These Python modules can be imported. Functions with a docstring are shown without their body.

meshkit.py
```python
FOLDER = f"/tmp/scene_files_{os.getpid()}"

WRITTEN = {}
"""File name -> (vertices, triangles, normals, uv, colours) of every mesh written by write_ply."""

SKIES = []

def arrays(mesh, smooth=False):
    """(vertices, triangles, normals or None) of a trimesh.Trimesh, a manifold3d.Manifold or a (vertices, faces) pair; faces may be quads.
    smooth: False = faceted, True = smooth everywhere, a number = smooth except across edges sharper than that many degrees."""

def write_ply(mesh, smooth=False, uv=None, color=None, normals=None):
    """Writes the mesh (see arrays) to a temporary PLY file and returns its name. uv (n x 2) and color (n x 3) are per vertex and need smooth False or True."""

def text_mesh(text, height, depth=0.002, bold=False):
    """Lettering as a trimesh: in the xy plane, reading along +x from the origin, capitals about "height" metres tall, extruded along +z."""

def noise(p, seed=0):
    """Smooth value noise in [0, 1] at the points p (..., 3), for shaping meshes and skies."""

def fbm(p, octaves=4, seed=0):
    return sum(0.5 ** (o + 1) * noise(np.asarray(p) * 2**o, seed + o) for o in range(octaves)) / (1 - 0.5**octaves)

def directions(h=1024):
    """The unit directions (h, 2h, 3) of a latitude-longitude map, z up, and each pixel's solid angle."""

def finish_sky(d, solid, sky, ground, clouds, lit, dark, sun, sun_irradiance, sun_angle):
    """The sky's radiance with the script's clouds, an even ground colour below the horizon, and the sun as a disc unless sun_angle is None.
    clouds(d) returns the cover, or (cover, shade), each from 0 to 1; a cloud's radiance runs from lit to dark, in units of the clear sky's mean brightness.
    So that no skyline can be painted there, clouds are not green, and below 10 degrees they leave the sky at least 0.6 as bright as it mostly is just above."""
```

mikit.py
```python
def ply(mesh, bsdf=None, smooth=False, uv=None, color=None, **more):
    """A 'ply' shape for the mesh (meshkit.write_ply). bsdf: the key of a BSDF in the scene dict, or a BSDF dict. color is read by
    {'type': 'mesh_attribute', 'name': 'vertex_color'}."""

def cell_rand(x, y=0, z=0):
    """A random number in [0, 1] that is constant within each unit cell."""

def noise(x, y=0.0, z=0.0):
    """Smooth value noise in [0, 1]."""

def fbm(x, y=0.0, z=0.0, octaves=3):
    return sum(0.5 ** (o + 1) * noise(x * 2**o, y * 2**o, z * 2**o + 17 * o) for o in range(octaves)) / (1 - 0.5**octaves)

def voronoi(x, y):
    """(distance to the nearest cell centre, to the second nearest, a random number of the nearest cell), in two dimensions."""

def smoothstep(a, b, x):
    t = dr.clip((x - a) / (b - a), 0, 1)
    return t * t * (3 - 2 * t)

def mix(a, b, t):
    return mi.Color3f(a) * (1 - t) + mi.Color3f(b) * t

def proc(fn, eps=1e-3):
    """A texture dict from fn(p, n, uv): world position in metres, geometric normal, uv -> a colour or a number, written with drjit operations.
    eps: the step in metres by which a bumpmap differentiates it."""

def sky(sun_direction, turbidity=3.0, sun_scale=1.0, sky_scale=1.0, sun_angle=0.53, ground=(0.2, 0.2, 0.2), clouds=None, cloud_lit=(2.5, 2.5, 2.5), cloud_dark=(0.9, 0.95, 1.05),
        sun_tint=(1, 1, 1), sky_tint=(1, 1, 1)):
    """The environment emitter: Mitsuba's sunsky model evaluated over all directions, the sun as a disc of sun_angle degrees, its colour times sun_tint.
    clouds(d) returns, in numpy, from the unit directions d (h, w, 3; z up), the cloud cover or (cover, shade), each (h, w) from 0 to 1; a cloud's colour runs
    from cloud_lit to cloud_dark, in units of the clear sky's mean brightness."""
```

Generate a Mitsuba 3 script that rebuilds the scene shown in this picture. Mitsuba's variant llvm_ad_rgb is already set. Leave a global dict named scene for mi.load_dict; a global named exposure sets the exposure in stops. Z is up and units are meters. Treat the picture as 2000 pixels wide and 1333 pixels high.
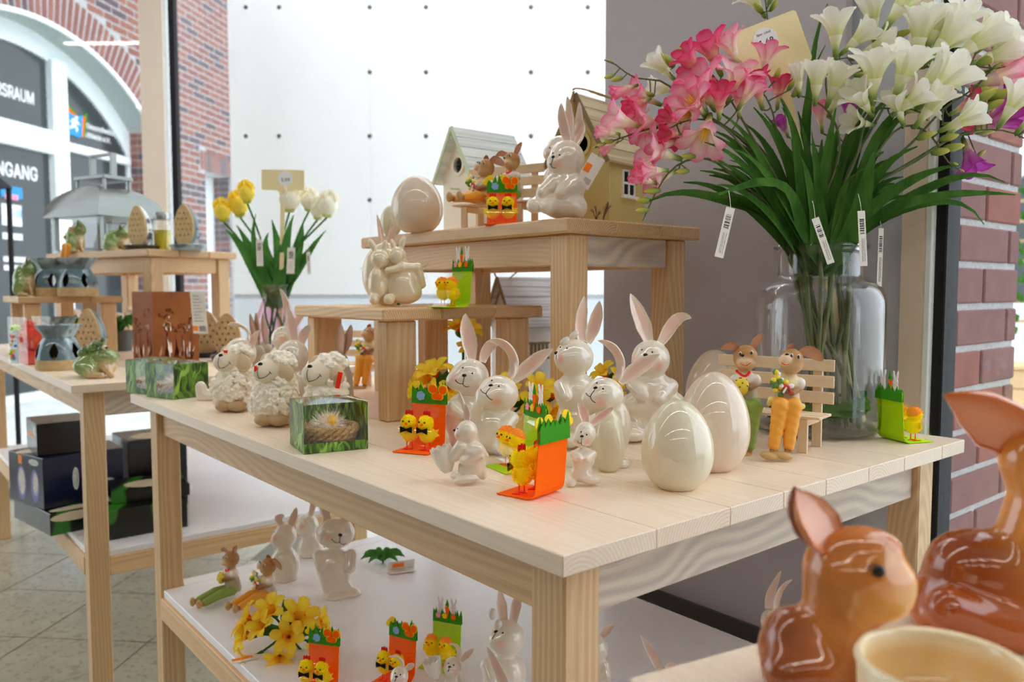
import math, random
import numpy as np, trimesh, drjit as dr, mitsuba as mi
import manifold3d as m3
from shapely.geometry import Polygon, Point, box as sbox
from shapely.ops import unary_union
from shapely import affinity
import mikit, meshkit
from mikit import proc, noise, fbm, cell_rand, smoothstep, mix, voronoi

# ------------------------------------------------------------------ camera
FPX, EYE, H = 1560.0, 1.0, 0.78          # focal length in pixels of the 2000 px frame, eye height, table height
PITCH, HEAD = math.atan2(100.5, FPX), math.radians(50.5)
FW = np.array([math.cos(HEAD), math.sin(HEAD), 0]); RT = np.array([math.sin(HEAD), -math.cos(HEAD), 0]); UP = np.array([0, 0, 1.0])
CF = FW*math.cos(PITCH) - UP*math.sin(PITCH); CU = FW*math.sin(PITCH) + UP*math.cos(PITCH)
CAM = np.array([-0.4443, -0.4729, EYE])
T4 = mi.ScalarTransform4f
scene, labels = {}, {}
scene['camera'] = {'type': 'thinlens', 'fov': math.degrees(2*math.atan(1000/FPX)), 'fov_axis': 'x', 'aperture_radius': 0.0021, 'focus_distance': 0.98,
                   'near_clip': 0.02, 'far_clip': 200.0,
                   'to_world': T4().look_at(origin=CAM.tolist(), target=(CAM+CF).tolist(), up=CU.tolist())}
# ------------------------------------------------------------------ sky, exposure
scene['sky'] = {'type': 'constant', 'radiance': {'type': 'rgb', 'value': [2.2, 2.42, 2.62]}}
exposure = 0.0
TUBE = [21, 20, 18.2]                   # radiance of the shop's ceiling tubes


def ray(px, py): return CF + (px-1000)/FPX*RT - (py-666.5)/FPX*CU
def at(px, py, z):
    """The point of the horizontal plane at height z that the camera sees at a pixel."""
    d = ray(px, py); return CAM + d*((z-CAM[2])/d[2])
def ad(px, py, dep):
    d = ray(px, py); return CAM + d*(dep/(d @ FW))
def ld(lat, dep, z=0.0): return np.array([CAM[0], CAM[1], 0]) + RT*lat + FW*dep + UP*z
def depth(p): return float((np.asarray(p)-CAM) @ FW)
def pj(p): q = np.asarray(p, float)-CAM; z = q @ CF; return 1000+FPX*(q @ RT)/z, 666.5-FPX*(q @ CU)/z
def on(px, dep, z):
    """The point at a distance in the view's direction, at height z, in a pixel's column."""
    return CAM+RT*((px-1000)/FPX*(dep*math.cos(PITCH)-(z-CAM[2])*math.sin(PITCH)))+FW*dep+UP*(z-CAM[2])

# ------------------------------------------------------------------ bookkeeping
def numbered(key):
    used = lambda k: k in scene or k in labels or any(x.startswith(k+'__') for x in _roots.get(k, ()))
    if key not in _names: _names[key] = 0; return key
    _names[key] += 1
    return f'{key}_{_names[key]:03d}'
_names, _roots = {}, {}
def thing(name, label, cat, group=None):
    key = numbered(name); labels[key] = {'label': label, 'category': cat}
    if group: labels[key]['group'] = group
    return key
def struct(name, mesh=None, mat=None, smooth=False, **kw):
    key = numbered(name); labels[key] = {'label': kw.pop('label', name.replace('_', ' ')), 'kind': 'structure'}
    if mesh is not None: scene[key] = mikit.ply(mesh, mat, smooth, **kw)
    return key
def part(parent, name, mesh, mat, smooth=False, label=None, kind=None, uv=None, color=None, xf=None):
    """One mesh under its thing (or a shape dict that is already written, placed by xf)."""
    key = numbered(parent+'__'+name)
    if isinstance(mesh, dict): scene[key] = dict(mesh)
    else:
        if isinstance(mesh, W): mesh, uv = (mesh.v, mesh.f), mesh.uv
        if isinstance(mesh, CM): mesh, color = (mesh.v, mesh.f), mesh.c
        scene[key] = mikit.ply(mesh, mat, smooth, uv=uv, color=color)
    if xf is not None: scene[key]['to_world'] = T4(xf.tolist())
    if label or kind:
        labels[key] = {}
        if label: labels[key]['label'] = label
        if kind: labels[key]['kind'] = kind
    return key

# ------------------------------------------------------------------ materials
def rgb(r, g, b): return [((c/255+0.055)/1.055)**2.4 if c > 10 else c/255/12.92 for c in (r, g, b)]
def RGB(*c): return {'type': 'rgb', 'value': rgb(*c)}
def mat(key, color=None, rough=0.5, spec=0.5, metal=0.0, clear=0.0, sheen=0.0, two=True, **kw):
    d = {'type': 'principled', 'base_color': color if isinstance(color, dict) else {'type': 'rgb', 'value': color}, 'roughness': rough, 'specular': spec, 'metallic': metal}
    if clear: d.update(clearcoat=clear, clearcoat_gloss=0.95)
    if sheen: d.update(sheen=sheen)
    d.update(kw)
    scene[key] = {'type': 'twosided', 'bsdf': d} if two else d
VC = {'type': 'mesh_attribute', 'name': 'vertex_color'}

def wood_fn(light, dark, white=0.0, seed=0.0, contrast=1.0, wob=150, warp=0.0):
    L, D = rgb(*light), rgb(*dark)
    def fn(p, n, uv):
        u, v = uv.x, uv.y
        end = u > 400
        k = dr.floor((v+5)/10); w = v-10*k
        tone = cell_rand(k, 3+seed)
        cx = cell_rand(k, 7)*0.08-0.04
        # cathedral figure: rings of a log cut lengthwise
        w1 = w+0.016*noise(u*2.3+k*5.7, w*6, 8.0)+0.006*noise(u*8.0, w*25, k)+warp*(noise(u*4.5+k, w*5, 2.0)-0.5)+0.3*warp*(noise(u*13+k, w*16, 7.0)-0.5)
        rr = dr.sqrt(dr.square(w1-cx)+dr.square(0.008+0.05*noise(u*2.6+k*3.1, k, 2.0)))
        ring = dr.sin(rr*6.2832*wob+noise(u*2.0, w*30, k)*2.5)
        ring = 0.5+0.5*ring*(0.35+0.65*noise(u*1.5, w*40, k+3))
        fine = noise(u*9, w*900, k)*0.5+noise(u*25, w*2200, k)*0.5
        t = ring*0.42*contrast+0.35*fine+0.25*noise(u*1.1, w*12, k+9)
        knot = dr.square(noise(u*3.3+k*1.7, w*7.0+k, 5.5))
        t = t+1.2*smoothstep(0.74, 0.86, knot)
        er = dr.sqrt(dr.square(u-500-cx*3)+dr.square(w+0.03))
        te = 0.5+0.5*dr.sin(er*6.2832*240)
        t = dr.select(end, 0.25+0.55*te+0.3*noise(u*700, w*700), t)
        c = mix(L, D, dr.clip(t*0.95-0.08, 0, 1.2))
        c = c*(0.90+0.2*tone)
        if white: c = mix(c, rgb(238, 231, 224), white*(0.55+0.45*noise(u*4, w*40, k)))
        return c
    return proc(fn)
mat('wood', wood_fn((233, 199, 153), (184, 140, 92)), 0.45, 0.4)
mat('wood_top', wood_fn((236, 214, 186), (206, 172, 136), 0.36, 2.0, 0.55), 0.36, 0.5)
mat('wood_grey', wood_fn((222, 204, 178), (156, 132, 120), 0.22, 4.0, 1.5, 75, 0.10), 0.5, 0.4)
mat('wood_raw', wood_fn((238, 214, 180), (214, 184, 146), 0.1, 1.0, 0.5), 0.6, 0.3)
def glaze(key, c, ior=1.62): scene[key] = {'type': 'plastic', 'diffuse_reflectance': c, 'int_ior': ior, 'nonlinear': False}
mat('ceramic', VC, 0.035, 1.0, clear=1.0)
glaze('pearl', proc(lambda p, n, uv: mix(rgb(228, 217, 192), rgb(222, 216, 184), noise(p.x*20, p.y*20, p.z*20))), 1.75)
glaze('pearl_pink', proc(lambda p, n, uv: mix(rgb(230, 212, 192), rgb(226, 207, 186), noise(p.x*20, p.y*20, p.z*20))), 1.7)
mat('paint', VC, 0.5, 0.4)
mat('matte', VC, 0.9, 0.15)
mat('felt', proc(lambda p, n, uv: mi.Color3f(1.0)), 0.9, 0.1)
def felt(key, c):
    C0 = rgb(*c)
    mat(key, proc(lambda p, n, uv: mi.Color3f(C0)*(0.82+0.36*noise(p.x*1500, p.y*1500, p.z*1500))), 0.95, 0.1, sheen=0.4)
for k_, c_ in dict(felt_orange=(255, 106, 12), felt_lime=(176, 222, 26), felt_green=(62, 145, 34), felt_yellow=(250, 215, 50), felt_blue=(140, 182, 228), felt_pink=(245, 160, 185),
                   felt_white=(240, 236, 236), felt_black=(24, 24, 24), felt_red=(214, 36, 28), fuzz_yellow=(255, 226, 20), fuzz_orange=(255, 158, 60)).items(): felt(k_, c_)
del scene['felt']
mat('black_gloss', rgb(14, 13, 13), 0.15, 0.5)
mat('black_matte', rgb(20, 20, 22), 0.6, 0.3)
glaze('white_gloss', RGB(230, 224, 212))
mat('white_paint', rgb(243, 245, 246), 0.5, 0.4)
mat('melamine', rgb(236, 233, 236), 0.28, 0.5)
mat('paper', rgb(236, 232, 226), 0.7, 0.3)
mat('cream_board', rgb(247, 233, 184), 0.4, 0.4)
mat('sticker_orange', rgb(255, 140, 40), 0.5, 0.3)
mat('sticker_red', rgb(255, 52, 22), 0.4, 0.3)
mat('ink', rgb(30, 30, 34), 0.6, 0.2)
mat('ink_grey', rgb(120, 120, 124), 0.6, 0.2)
mat('ink_white', rgb(245, 245, 245), 0.6, 0.2)
mat('steel', rgb(176, 180, 180), 0.32, metal=1.0)
mat('steel_dark', rgb(96, 96, 92), 0.4, metal=0.7)
mat('brass', rgb(190, 160, 90), 0.3, metal=1.0)
mat('grey_metal', rgb(142, 147, 143), 0.38, metal=0.55)
mat('rust', proc(lambda p, n, uv: mix(rgb(122, 62, 24), rgb(158, 92, 38), fbm(p.x*22, p.y*22, p.z*22))), 0.62, 0.35)
mat('straw', proc(lambda p, n, uv: mix(rgb(128, 94, 52), rgb(208, 172, 118), noise(p.x*900, p.y*900, p.z*300))), 0.8, 0.2)
mat('feather', rgb(246, 236, 226), 0.9, 0.1, sheen=0.5)
mat('stem_green', proc(lambda p, n, uv: mix(rgb(72, 88, 46), rgb(106, 116, 66), noise(p.x*120, p.y*120, p.z*40))), 0.45, 0.4)
scene['leaf'] = {'type': 'principledthin', 'base_color': proc(lambda p, n, uv: mix(rgb(44, 84, 36), rgb(92, 136, 62), noise(p.x*60, p.y*60, p.z*20)*0.7+0.3*noise(p.x*400, p.y*400, p.z*60))), 'roughness': 0.35, 'diff_trans': 0.5, 'spec_trans': 0.0}
scene['leaf_tulip'] = {'type': 'principledthin', 'base_color': proc(lambda p, n, uv: mix(rgb(58, 110, 50), rgb(92, 146, 72), noise(p.x*60, p.y*60, p.z*20))), 'roughness': 0.4, 'diff_trans': 0.5, 'spec_trans': 0.0}
scene['petal'] = {'type': 'principledthin', 'base_color': VC, 'roughness': 0.5, 'diff_trans': 0.7, 'spec_trans': 0.0}
mat('bud', VC, 0.45, 0.4)
scene['glass'] = {'type': 'dielectric', 'int_ior': 1.5, 'ext_ior': 1.0}
scene['glass_pink'] = {'type': 'thindielectric', 'int_ior': 1.5, 'specular_transmittance': {'type': 'rgb', 'value': rgb(248, 214, 226)}}
scene['glass_thin'] = {'type': 'thindielectric', 'int_ior': 1.5}
scene['film'] = {'type': 'thindielectric', 'int_ior': 1.42}
scene['pane'] = {'type': 'thindielectric', 'int_ior': 1.45, 'specular_transmittance': {'type': 'rgb', 'value': [0.97, 0.98, 0.98]}}
scene['tube_light'] = {'type': 'diffuse', 'reflectance': {'type': 'rgb', 'value': 0.8}}

# ------------------------------------------------------------------ mesh helpers
class W:          # wood mesh: vertices, faces, uv
    def __init__(s, v, f, uv): s.v, s.f, s.uv = v, f, uv
class CM:         # coloured mesh: vertices, faces, vertex colours
    def __init__(s, v, f, c): s.v, s.f, s.c = np.asarray(v, float), np.asarray(f, int), np.asarray(c, float)
def vf(m):
    if isinstance(m, (tuple, list)): return np.asarray(m[0], float), np.asarray(m[1], int)
    if isinstance(m, (CM, W)): return m.v, m.f
    if hasattr(m, 'to_mesh'):
        q = m.to_mesh(); return np.array(q.vert_properties[:, :3], float), np.array(q.tri_verts, int)
    return np.array(m.vertices, float), np.array(m.faces, int)
def join(ms):
    V, F, C, U, n = [], [], [], [], 0
    for m in ms:
        v, f = vf(m); V.append(v); F.append(f+n); n += len(v)
        if isinstance(m, CM): C.append(m.c)
        if isinstance(m, W): U.append(m.uv)
    V, F = np.vstack(V), np.vstack(F)
    if C: return CM(V, F, np.vstack(C))
    if U: return W(V, F, np.vstack(U))
    return V, F
def xform(m, M):
    v, f = vf(m); w = v @ M[:3, :3].T + M[:3, 3]
    if np.linalg.det(M[:3, :3]) < 0: f = f[:, ::-1]
    if isinstance(m, CM): return CM(w, f, m.c)
    if isinstance(m, W): return W(w, f, m.uv)
    return w, f
def frame(o, x, y, z, s=1.0):
    M = np.eye(4); M[:3, 0], M[:3, 1], M[:3, 2], M[:3, 3] = np.asarray(x)*s, np.asarray(y)*s, np.asarray(z)*s, o; return M
def yawframe(o, ang, s=1.0):
    """ang degrees: the local -y axis (an object's front) points to cos(ang) right + sin(ang) away, as seen by the camera."""
    a = math.radians(ang); fr = RT*math.cos(a)+FW*math.sin(a)
    return frame(o, np.cross(-fr, UP)*1.0, -fr, UP, s)
def shift(m, *d): M = np.eye(4); M[:3, 3] = d; return xform(m, M)
def norm(a): a = np.asarray(a, float); return a/max(np.linalg.norm(a), 1e-12)
def hull(pts):
    h = trimesh.convex.convex_hull(np.asarray(pts, float)); return np.array(h.vertices), np.array(h.faces)
def rbox(lo, hi, b=0.002):
    lo, hi = np.asarray(lo, float), np.asarray(hi, float); b = min(b, 0.45*(hi-lo).min())
    P = []
    for i in np.ndindex(2, 2, 2):
        c = np.where(i, hi, lo); s = np.where(i, -1, 1)
        for a in range(3):
            q = c.copy()
            for k in range(3):
                if k != a: q[k] += s[k]*b
            P.append(q)
    return hull(P)
_board = [0]
def wboard(lo, hi, grain, b=0.002, xf=None):
    v, f = rbox(lo, hi, b); _board[0] += 1; k = _board[0]
    P = v[f].reshape(-1, 3); n = np.repeat(np.abs(np.cross(v[f[:, 1]]-v[f[:, 0]], v[f[:, 2]]-v[f[:, 0]])), 3, axis=0)
    c = (np.asarray(lo)+np.asarray(hi))/2; Q = P-c
    o = [a for a in range(3) if a != grain]
    isend = n.argmax(1) == grain
    across = np.where(n[:, o[0]] > n[:, o[1]], Q[:, o[1]]+0.021, Q[:, o[0]])
    u = np.where(isend, 500+Q[:, o[0]], Q[:, grain]+(k*1.37) % 20); vv = np.where(isend, Q[:, o[1]], across)+10*(k % 37+1)
    m = W(P, np.arange(len(P)).reshape(-1, 3), np.stack([u, vv], 1))
    return xform(m, xf) if xf is not None else m
def box(lo, hi): return rbox(lo, hi, 1e-9) if False else (np.array([[x, y, z] for x in (lo[0], hi[0]) for y in (lo[1], hi[1]) for z in (lo[2], hi[2])], float), np.array([[0,1,3],[0,3,2],[4,6,7],[4,7,5],[0,4,5],[0,5,1],[2,3,7],[2,7,6],[0,2,6],[0,6,4],[1,5,7],[1,7,3]]))
def ball(c, r, sub=2, R=None):
    m = trimesh.creation.icosphere(subdivisions=sub); v = np.array(m.vertices)*np.asarray(r, float)
    if R is not None: v = v @ np.asarray(R).T
    return v+np.asarray(c), np.array(m.faces)
def spline(P, n):
    P = np.asarray(P, float); k = len(P)
    if k == 2: t = np.linspace(0, 1, n)[:, None]; return P[0]*(1-t)+P[1]*t
    from scipy.interpolate import CubicSpline
    d = np.r_[0, np.cumsum(np.linalg.norm(np.diff(P[:, :3], axis=0), axis=1)+1e-9)]
    return CubicSpline(d/d[-1], P)(np.linspace(0, 1, n))
def tube(P, r, n=8, seg=None, caps=True, closed=False):
    P = np.asarray(P, float)
    if seg: P = spline(P, seg)
    m = len(P); r = np.broadcast_to(np.interp(np.linspace(0, 1, m), np.linspace(0, 1, np.size(r)), np.atleast_1d(r)), (m,))
    t = np.gradient(P, axis=0)
    if closed: t = np.roll(P, -1, 0)-np.roll(P, 1, 0)
    t /= np.linalg.norm(t, axis=1, keepdims=True)+1e-12
    a = norm(np.cross(t[0], [0.31, 0.17, 0.93] if abs(t[0, 2]) < 0.9 else [1, 0.1, 0])); A = []
    for i in range(m):
        a = norm(a-t[i]*(a @ t[i])); A.append(a)
    A = np.array(A); B = np.cross(t, A); g = np.arange(n)*2*math.pi/n
    V = (P[:, None]+r[:, None, None]*(A[:, None]*np.cos(g)[None, :, None]+B[:, None]*np.sin(g)[None, :, None])).reshape(-1, 3)
    F = []
    for i in range(m if closed else m-1):
        j = (i+1) % m
        for k in range(n): l = (k+1) % n; F += [[i*n+k, j*n+l, j*n+k], [i*n+k, i*n+l, j*n+l]]
    if caps and not closed:
        V = np.vstack([V, P[:1], P[-1:]])
        for k in range(n): l = (k+1) % n; F += [[m*n, k, l][::-1], [m*n+1, (m-1)*n+l, (m-1)*n+k][::-1]]
    F = np.array(F)[:, ::-1]
    return V, F
def lathe(prof, n=48, close=False):
    """Profile (radius, z) from bottom to top turned about z. close: joins the last point to the first."""
    p = np.asarray(prof, float); m = len(p); g = np.arange(n)*2*math.pi/n
    V = np.stack([p[:, None, 0]*np.cos(g), p[:, None, 0]*np.sin(g), np.repeat(p[:, 1:2], n, 1)], -1).reshape(-1, 3); F = []
    for i in range(m if close else m-1):
        j = (i+1) % m
        for k in range(n): l = (k+1) % n; F += [[i*n+k, i*n+l, j*n+l], [i*n+k, j*n+l, j*n+k]]
    mm = trimesh.Trimesh(V, np.array(F), process=True); mm.update_faces(mm.nondegenerate_faces())
    return np.array(mm.vertices), np.array(mm.faces)
def prism(poly, h0, h1):
    """Shapely polygon in xy extruded in z."""
    gs = getattr(poly, 'geoms', [poly])
    return join([shift(trimesh.creation.extrude_polygon(g, h1-h0, engine='earcut'), 0, 0, h0) for g in gs])
def paint(m, c): v, f = vf(m); return CM(v, f, np.tile(rgb(*c), (len(v), 1)))

# ------------------------------------------------------------------ blended bodies (one continuous surface)
class Body:
    """Ellipsoids and tapered bones melted into one surface, laid out in a frame of photo pixels about the thing's own base:
    x right, y up (both as photo pixels), d away from the camera; s metres per pixel."""
    def __init__(s, b, k=6.0, ref=None, scale=None, yaw=0.0):
        s.b = np.asarray(b, float); s.px, s.py = ref or pj(s.b); s.s, s.k, s.P, s.spots = scale or depth(s.b)/FPX, k, [], []
        s.flat = ref is not None; a = math.radians(yaw); x = RT*math.cos(a)+FW*math.sin(a)          # yaw: turned anticlockwise as seen from above
        s.M = frame(s.b, x, np.cross(UP, x), UP, s.s)
    def L(s, px, py, d=0.0):
        if s.flat: return np.array([px-s.px, d, s.py-py], float)
        q = ad(px, py, depth(s.b)+d*s.s)-s.b; return np.array([q @ RT, q @ FW, q @ UP])/s.s
    def ell(s, px, py, rx, ry, d=0, rd=None, rot=0, c=None):
        a = math.radians(rot); R = np.array([[math.cos(a), 0, math.sin(a)], [0, 1, 0], [-math.sin(a), 0, math.cos(a)]])   # rot: clockwise in the picture
        s.P.append(('e', s.L(px, py, d), np.array([rx, rd if rd else min(rx, ry), ry], float), R, c)); return s
    def bone(s, a, b, r0, r1, c=None):
        A, B = s.L(*a), s.L(*b); s.P.append(('b', A, B, (r0, r1), c)); return s
    def spot(s, px, py, r, c, d=None, w=1.0): s.spots.append((px, py, r, c, w)); return s
    def dist(s, Q, p):
        if p[0] == 'e':
            q = (Q-p[1]) @ p[3]; k0 = np.linalg.norm(q/p[2], axis=-1); k1 = np.linalg.norm(q/p[2]**2, axis=-1)
            return k0*(k0-1)/np.maximum(k1, 1e-9)
        ab = p[2]-p[1]; t = np.clip(((Q-p[1]) @ ab)/max(ab @ ab, 1e-9), 0, 1)
        return np.linalg.norm(Q-p[1]-t[..., None]*ab, axis=-1)-(p[3][0]+(p[3][1]-p[3][0])*t)
    def field(s, Q, floor=True):
        f = None
        for p in s.P:
            d = s.dist(Q, p)
            if f is None: f = d
            else:
                h = np.maximum(s.k-np.abs(f-d), 0)/s.k; f = np.minimum(f, d)-h*h*s.k*0.25
        return np.maximum(f, -Q[..., 2]) if floor else f
    def build(s, cell=2.0, base=(240, 232, 218), blend=5.0, bump=None, shade=None):
        lo = np.min([np.minimum(p[1]-max(p[2]), p[1]) if p[0] == 'e' else np.minimum(p[1]-max(p[3]), p[2]-max(p[3])) for p in s.P], 0)-2*cell
        hi = np.max([p[1]+max(p[2]) if p[0] == 'e' else np.maximum(p[1]+max(p[3]), p[2]+max(p[3])) for p in s.P], 0)+2*cell
        lo[2] = max(lo[2], -2*cell)
        ax = [np.arange(lo[i], hi[i]+cell, cell) for i in range(3)]
        Q = np.stack(np.meshgrid(*ax, indexing='ij'), -1).astype(np.float32)
        f = np.full(Q.shape[:3], 1e3, np.float32)
        for p in s.P:
            if p[0] == 'e': r = np.abs(p[3]) @ p[2]; a, b = p[1]-r, p[1]+r
            else: a, b = np.minimum(p[1]-p[3][0], p[2]-p[3][1]), np.maximum(p[1]+p[3][0], p[2]+p[3][1])
            i0 = np.clip(((a-lo-s.k)/cell-2).astype(int), 0, None); i1 = np.ceil((b-lo+s.k)/cell+3).astype(int)
            sl = tuple(slice(x, y) for x, y in zip(i0, i1)); g = f[sl]; d = s.dist(Q[sl], p)
            h = np.maximum(s.k-np.abs(g-d), 0)/s.k; f[sl] = np.minimum(g, d)-h*h*s.k*0.25
        f = np.maximum(f, -Q[..., 2])
        if bump is not None: f = f+bump(Q)
        v, F = surface_net(f); v = v*cell+np.array([a[0] for a in ax])
        c = np.zeros((len(v), 3)); w = np.zeros(len(v))
        for p in (s.P if any(q[4] for q in s.P) else s.P[:1]):
            k = np.exp(-np.maximum(s.dist(v, p), -2*blend)/blend); c += k[:, None]*np.array(rgb(*(p[4] or base))); w += k
        c = c/np.maximum(w, 1e-30)[:, None] if any(q[4] for q in s.P) else np.tile(rgb(*base), (len(v), 1)).astype(float)
        for px, py, r, col, ww in s.spots:
            q = s.snap(px, py)
            k = ww*np.exp(-(np.linalg.norm(v-q, axis=1)/r)**2*1.2); c = c*(1-k[:, None])+k[:, None]*np.array(rgb(*col))
        if shade is not None: c = shade(v, c)
        return xform(CM(v, F, c), s.M)
    def snap(s, px, py, back=False):
        """The foremost point of the surface at a pixel (in the frame of the thing's own base)."""
        d = np.linspace(-160, 160, 641); Q = np.stack([np.full_like(d, px-s.px), d, np.full_like(d, s.py-py)], -1) if s.flat else np.array([s.L(px, py, x) for x in (d[0], d[-1])]); Q = Q if s.flat else Q[0]+(Q[1]-Q[0])*np.linspace(0, 1, 641)[:, None]
        f = s.field(Q, False); i = np.nonzero(f < 0)[0]
        if len(i) == 0: return Q[np.argmin(f)]
        i = i[0]
        if i == 0: return Q[0]
        t = f[i-1]/(f[i-1]-f[i]); return Q[i-1]*(1-t)+Q[i]*t
    def bead(s, px, py, r, sink=0.35, flat=None):
        q = s.snap(px, py); R = np.atleast_1d(r)
        rr = (r, r*0.6, r) if np.size(r) == 1 else (r[0], min(r)*0.6, r[1])
        return xform(ball(q+[0, sink*0.3*np.max(rr), 0], rr, 2), s.M)
    def line(s, pts, r=0.9, n=10):
        P = spline([(x, y, 0) for x, y in pts], n); return xform(tube([s.snap(x, y) for x, y, _ in P], r, 6), s.M)
    def ear(s, pts, w, face=(0, -1, 0), inner=(232, 178, 166), base=(240, 232, 218), deep=0.5, n=18, m=20):
        """An ear: pts (px, py, d) from root to tip, half width w along it, its hollow side turned to 'face' (right, away, up)."""
        P = spline([s.L(*p) for p in pts], n); ts = np.linspace(0, 1, n)
        wd = np.interp(ts, np.linspace(0, 1, len(w)), w)*np.where(ts > 0.82, np.sqrt(np.maximum(1-((ts-0.82)/0.18)**2, 0.004)), 1)
        t = np.gradient(P, axis=0); t /= np.linalg.norm(t, axis=1, keepdims=True)
        f = np.asarray(face, float); f = f-t*(t @ f)[:, None]; f /= np.linalg.norm(f, axis=1, keepdims=True)+1e-9
        lat = np.cross(t, f); g = np.arange(m)*2*math.pi/m; sn, cs = np.sin(g), np.cos(g)
        off = np.where(sn > 0, -0.30*sn+0.10, deep*sn*1.3+0.04)
        cs2 = np.sign(cs)*np.abs(cs)**0.8
        V = P[:, None]+wd[:, None, None]*(lat[:, None]*cs2[None, :, None]+f[:, None]*off[None, :, None])
        pk = 0.92*np.clip((sn-0.15)/0.85, 0, 1)[None, :]*np.clip(np.sin(math.pi*np.clip(ts*1.02+0.02, 0, 1)), 0, 1)[:, None]**0.6
        C = np.array(rgb(*base))*(1-pk[..., None])+np.array(rgb(*inner))*pk[..., None]
        F = []
        for i in range(n-1):
            for k in range(m): l = (k+1) % m; F += [[i*m+k, i*m+l, (i+1)*m+l], [i*m+k, (i+1)*m+l, (i+1)*m+k]]
        for k in range(1, m-1): F += [[0, k+1, k], [(n-1)*m, (n-1)*m+k, (n-1)*m+k+1]]
        V, F = V.reshape(-1, 3), np.array(F)
        mesh = trimesh.Trimesh(V, F, process=False)
        if mesh.volume < 0: F = F[:, ::-1]
        return xform(CM(V, F, C.reshape(-1, 3)), s.M)
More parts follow.
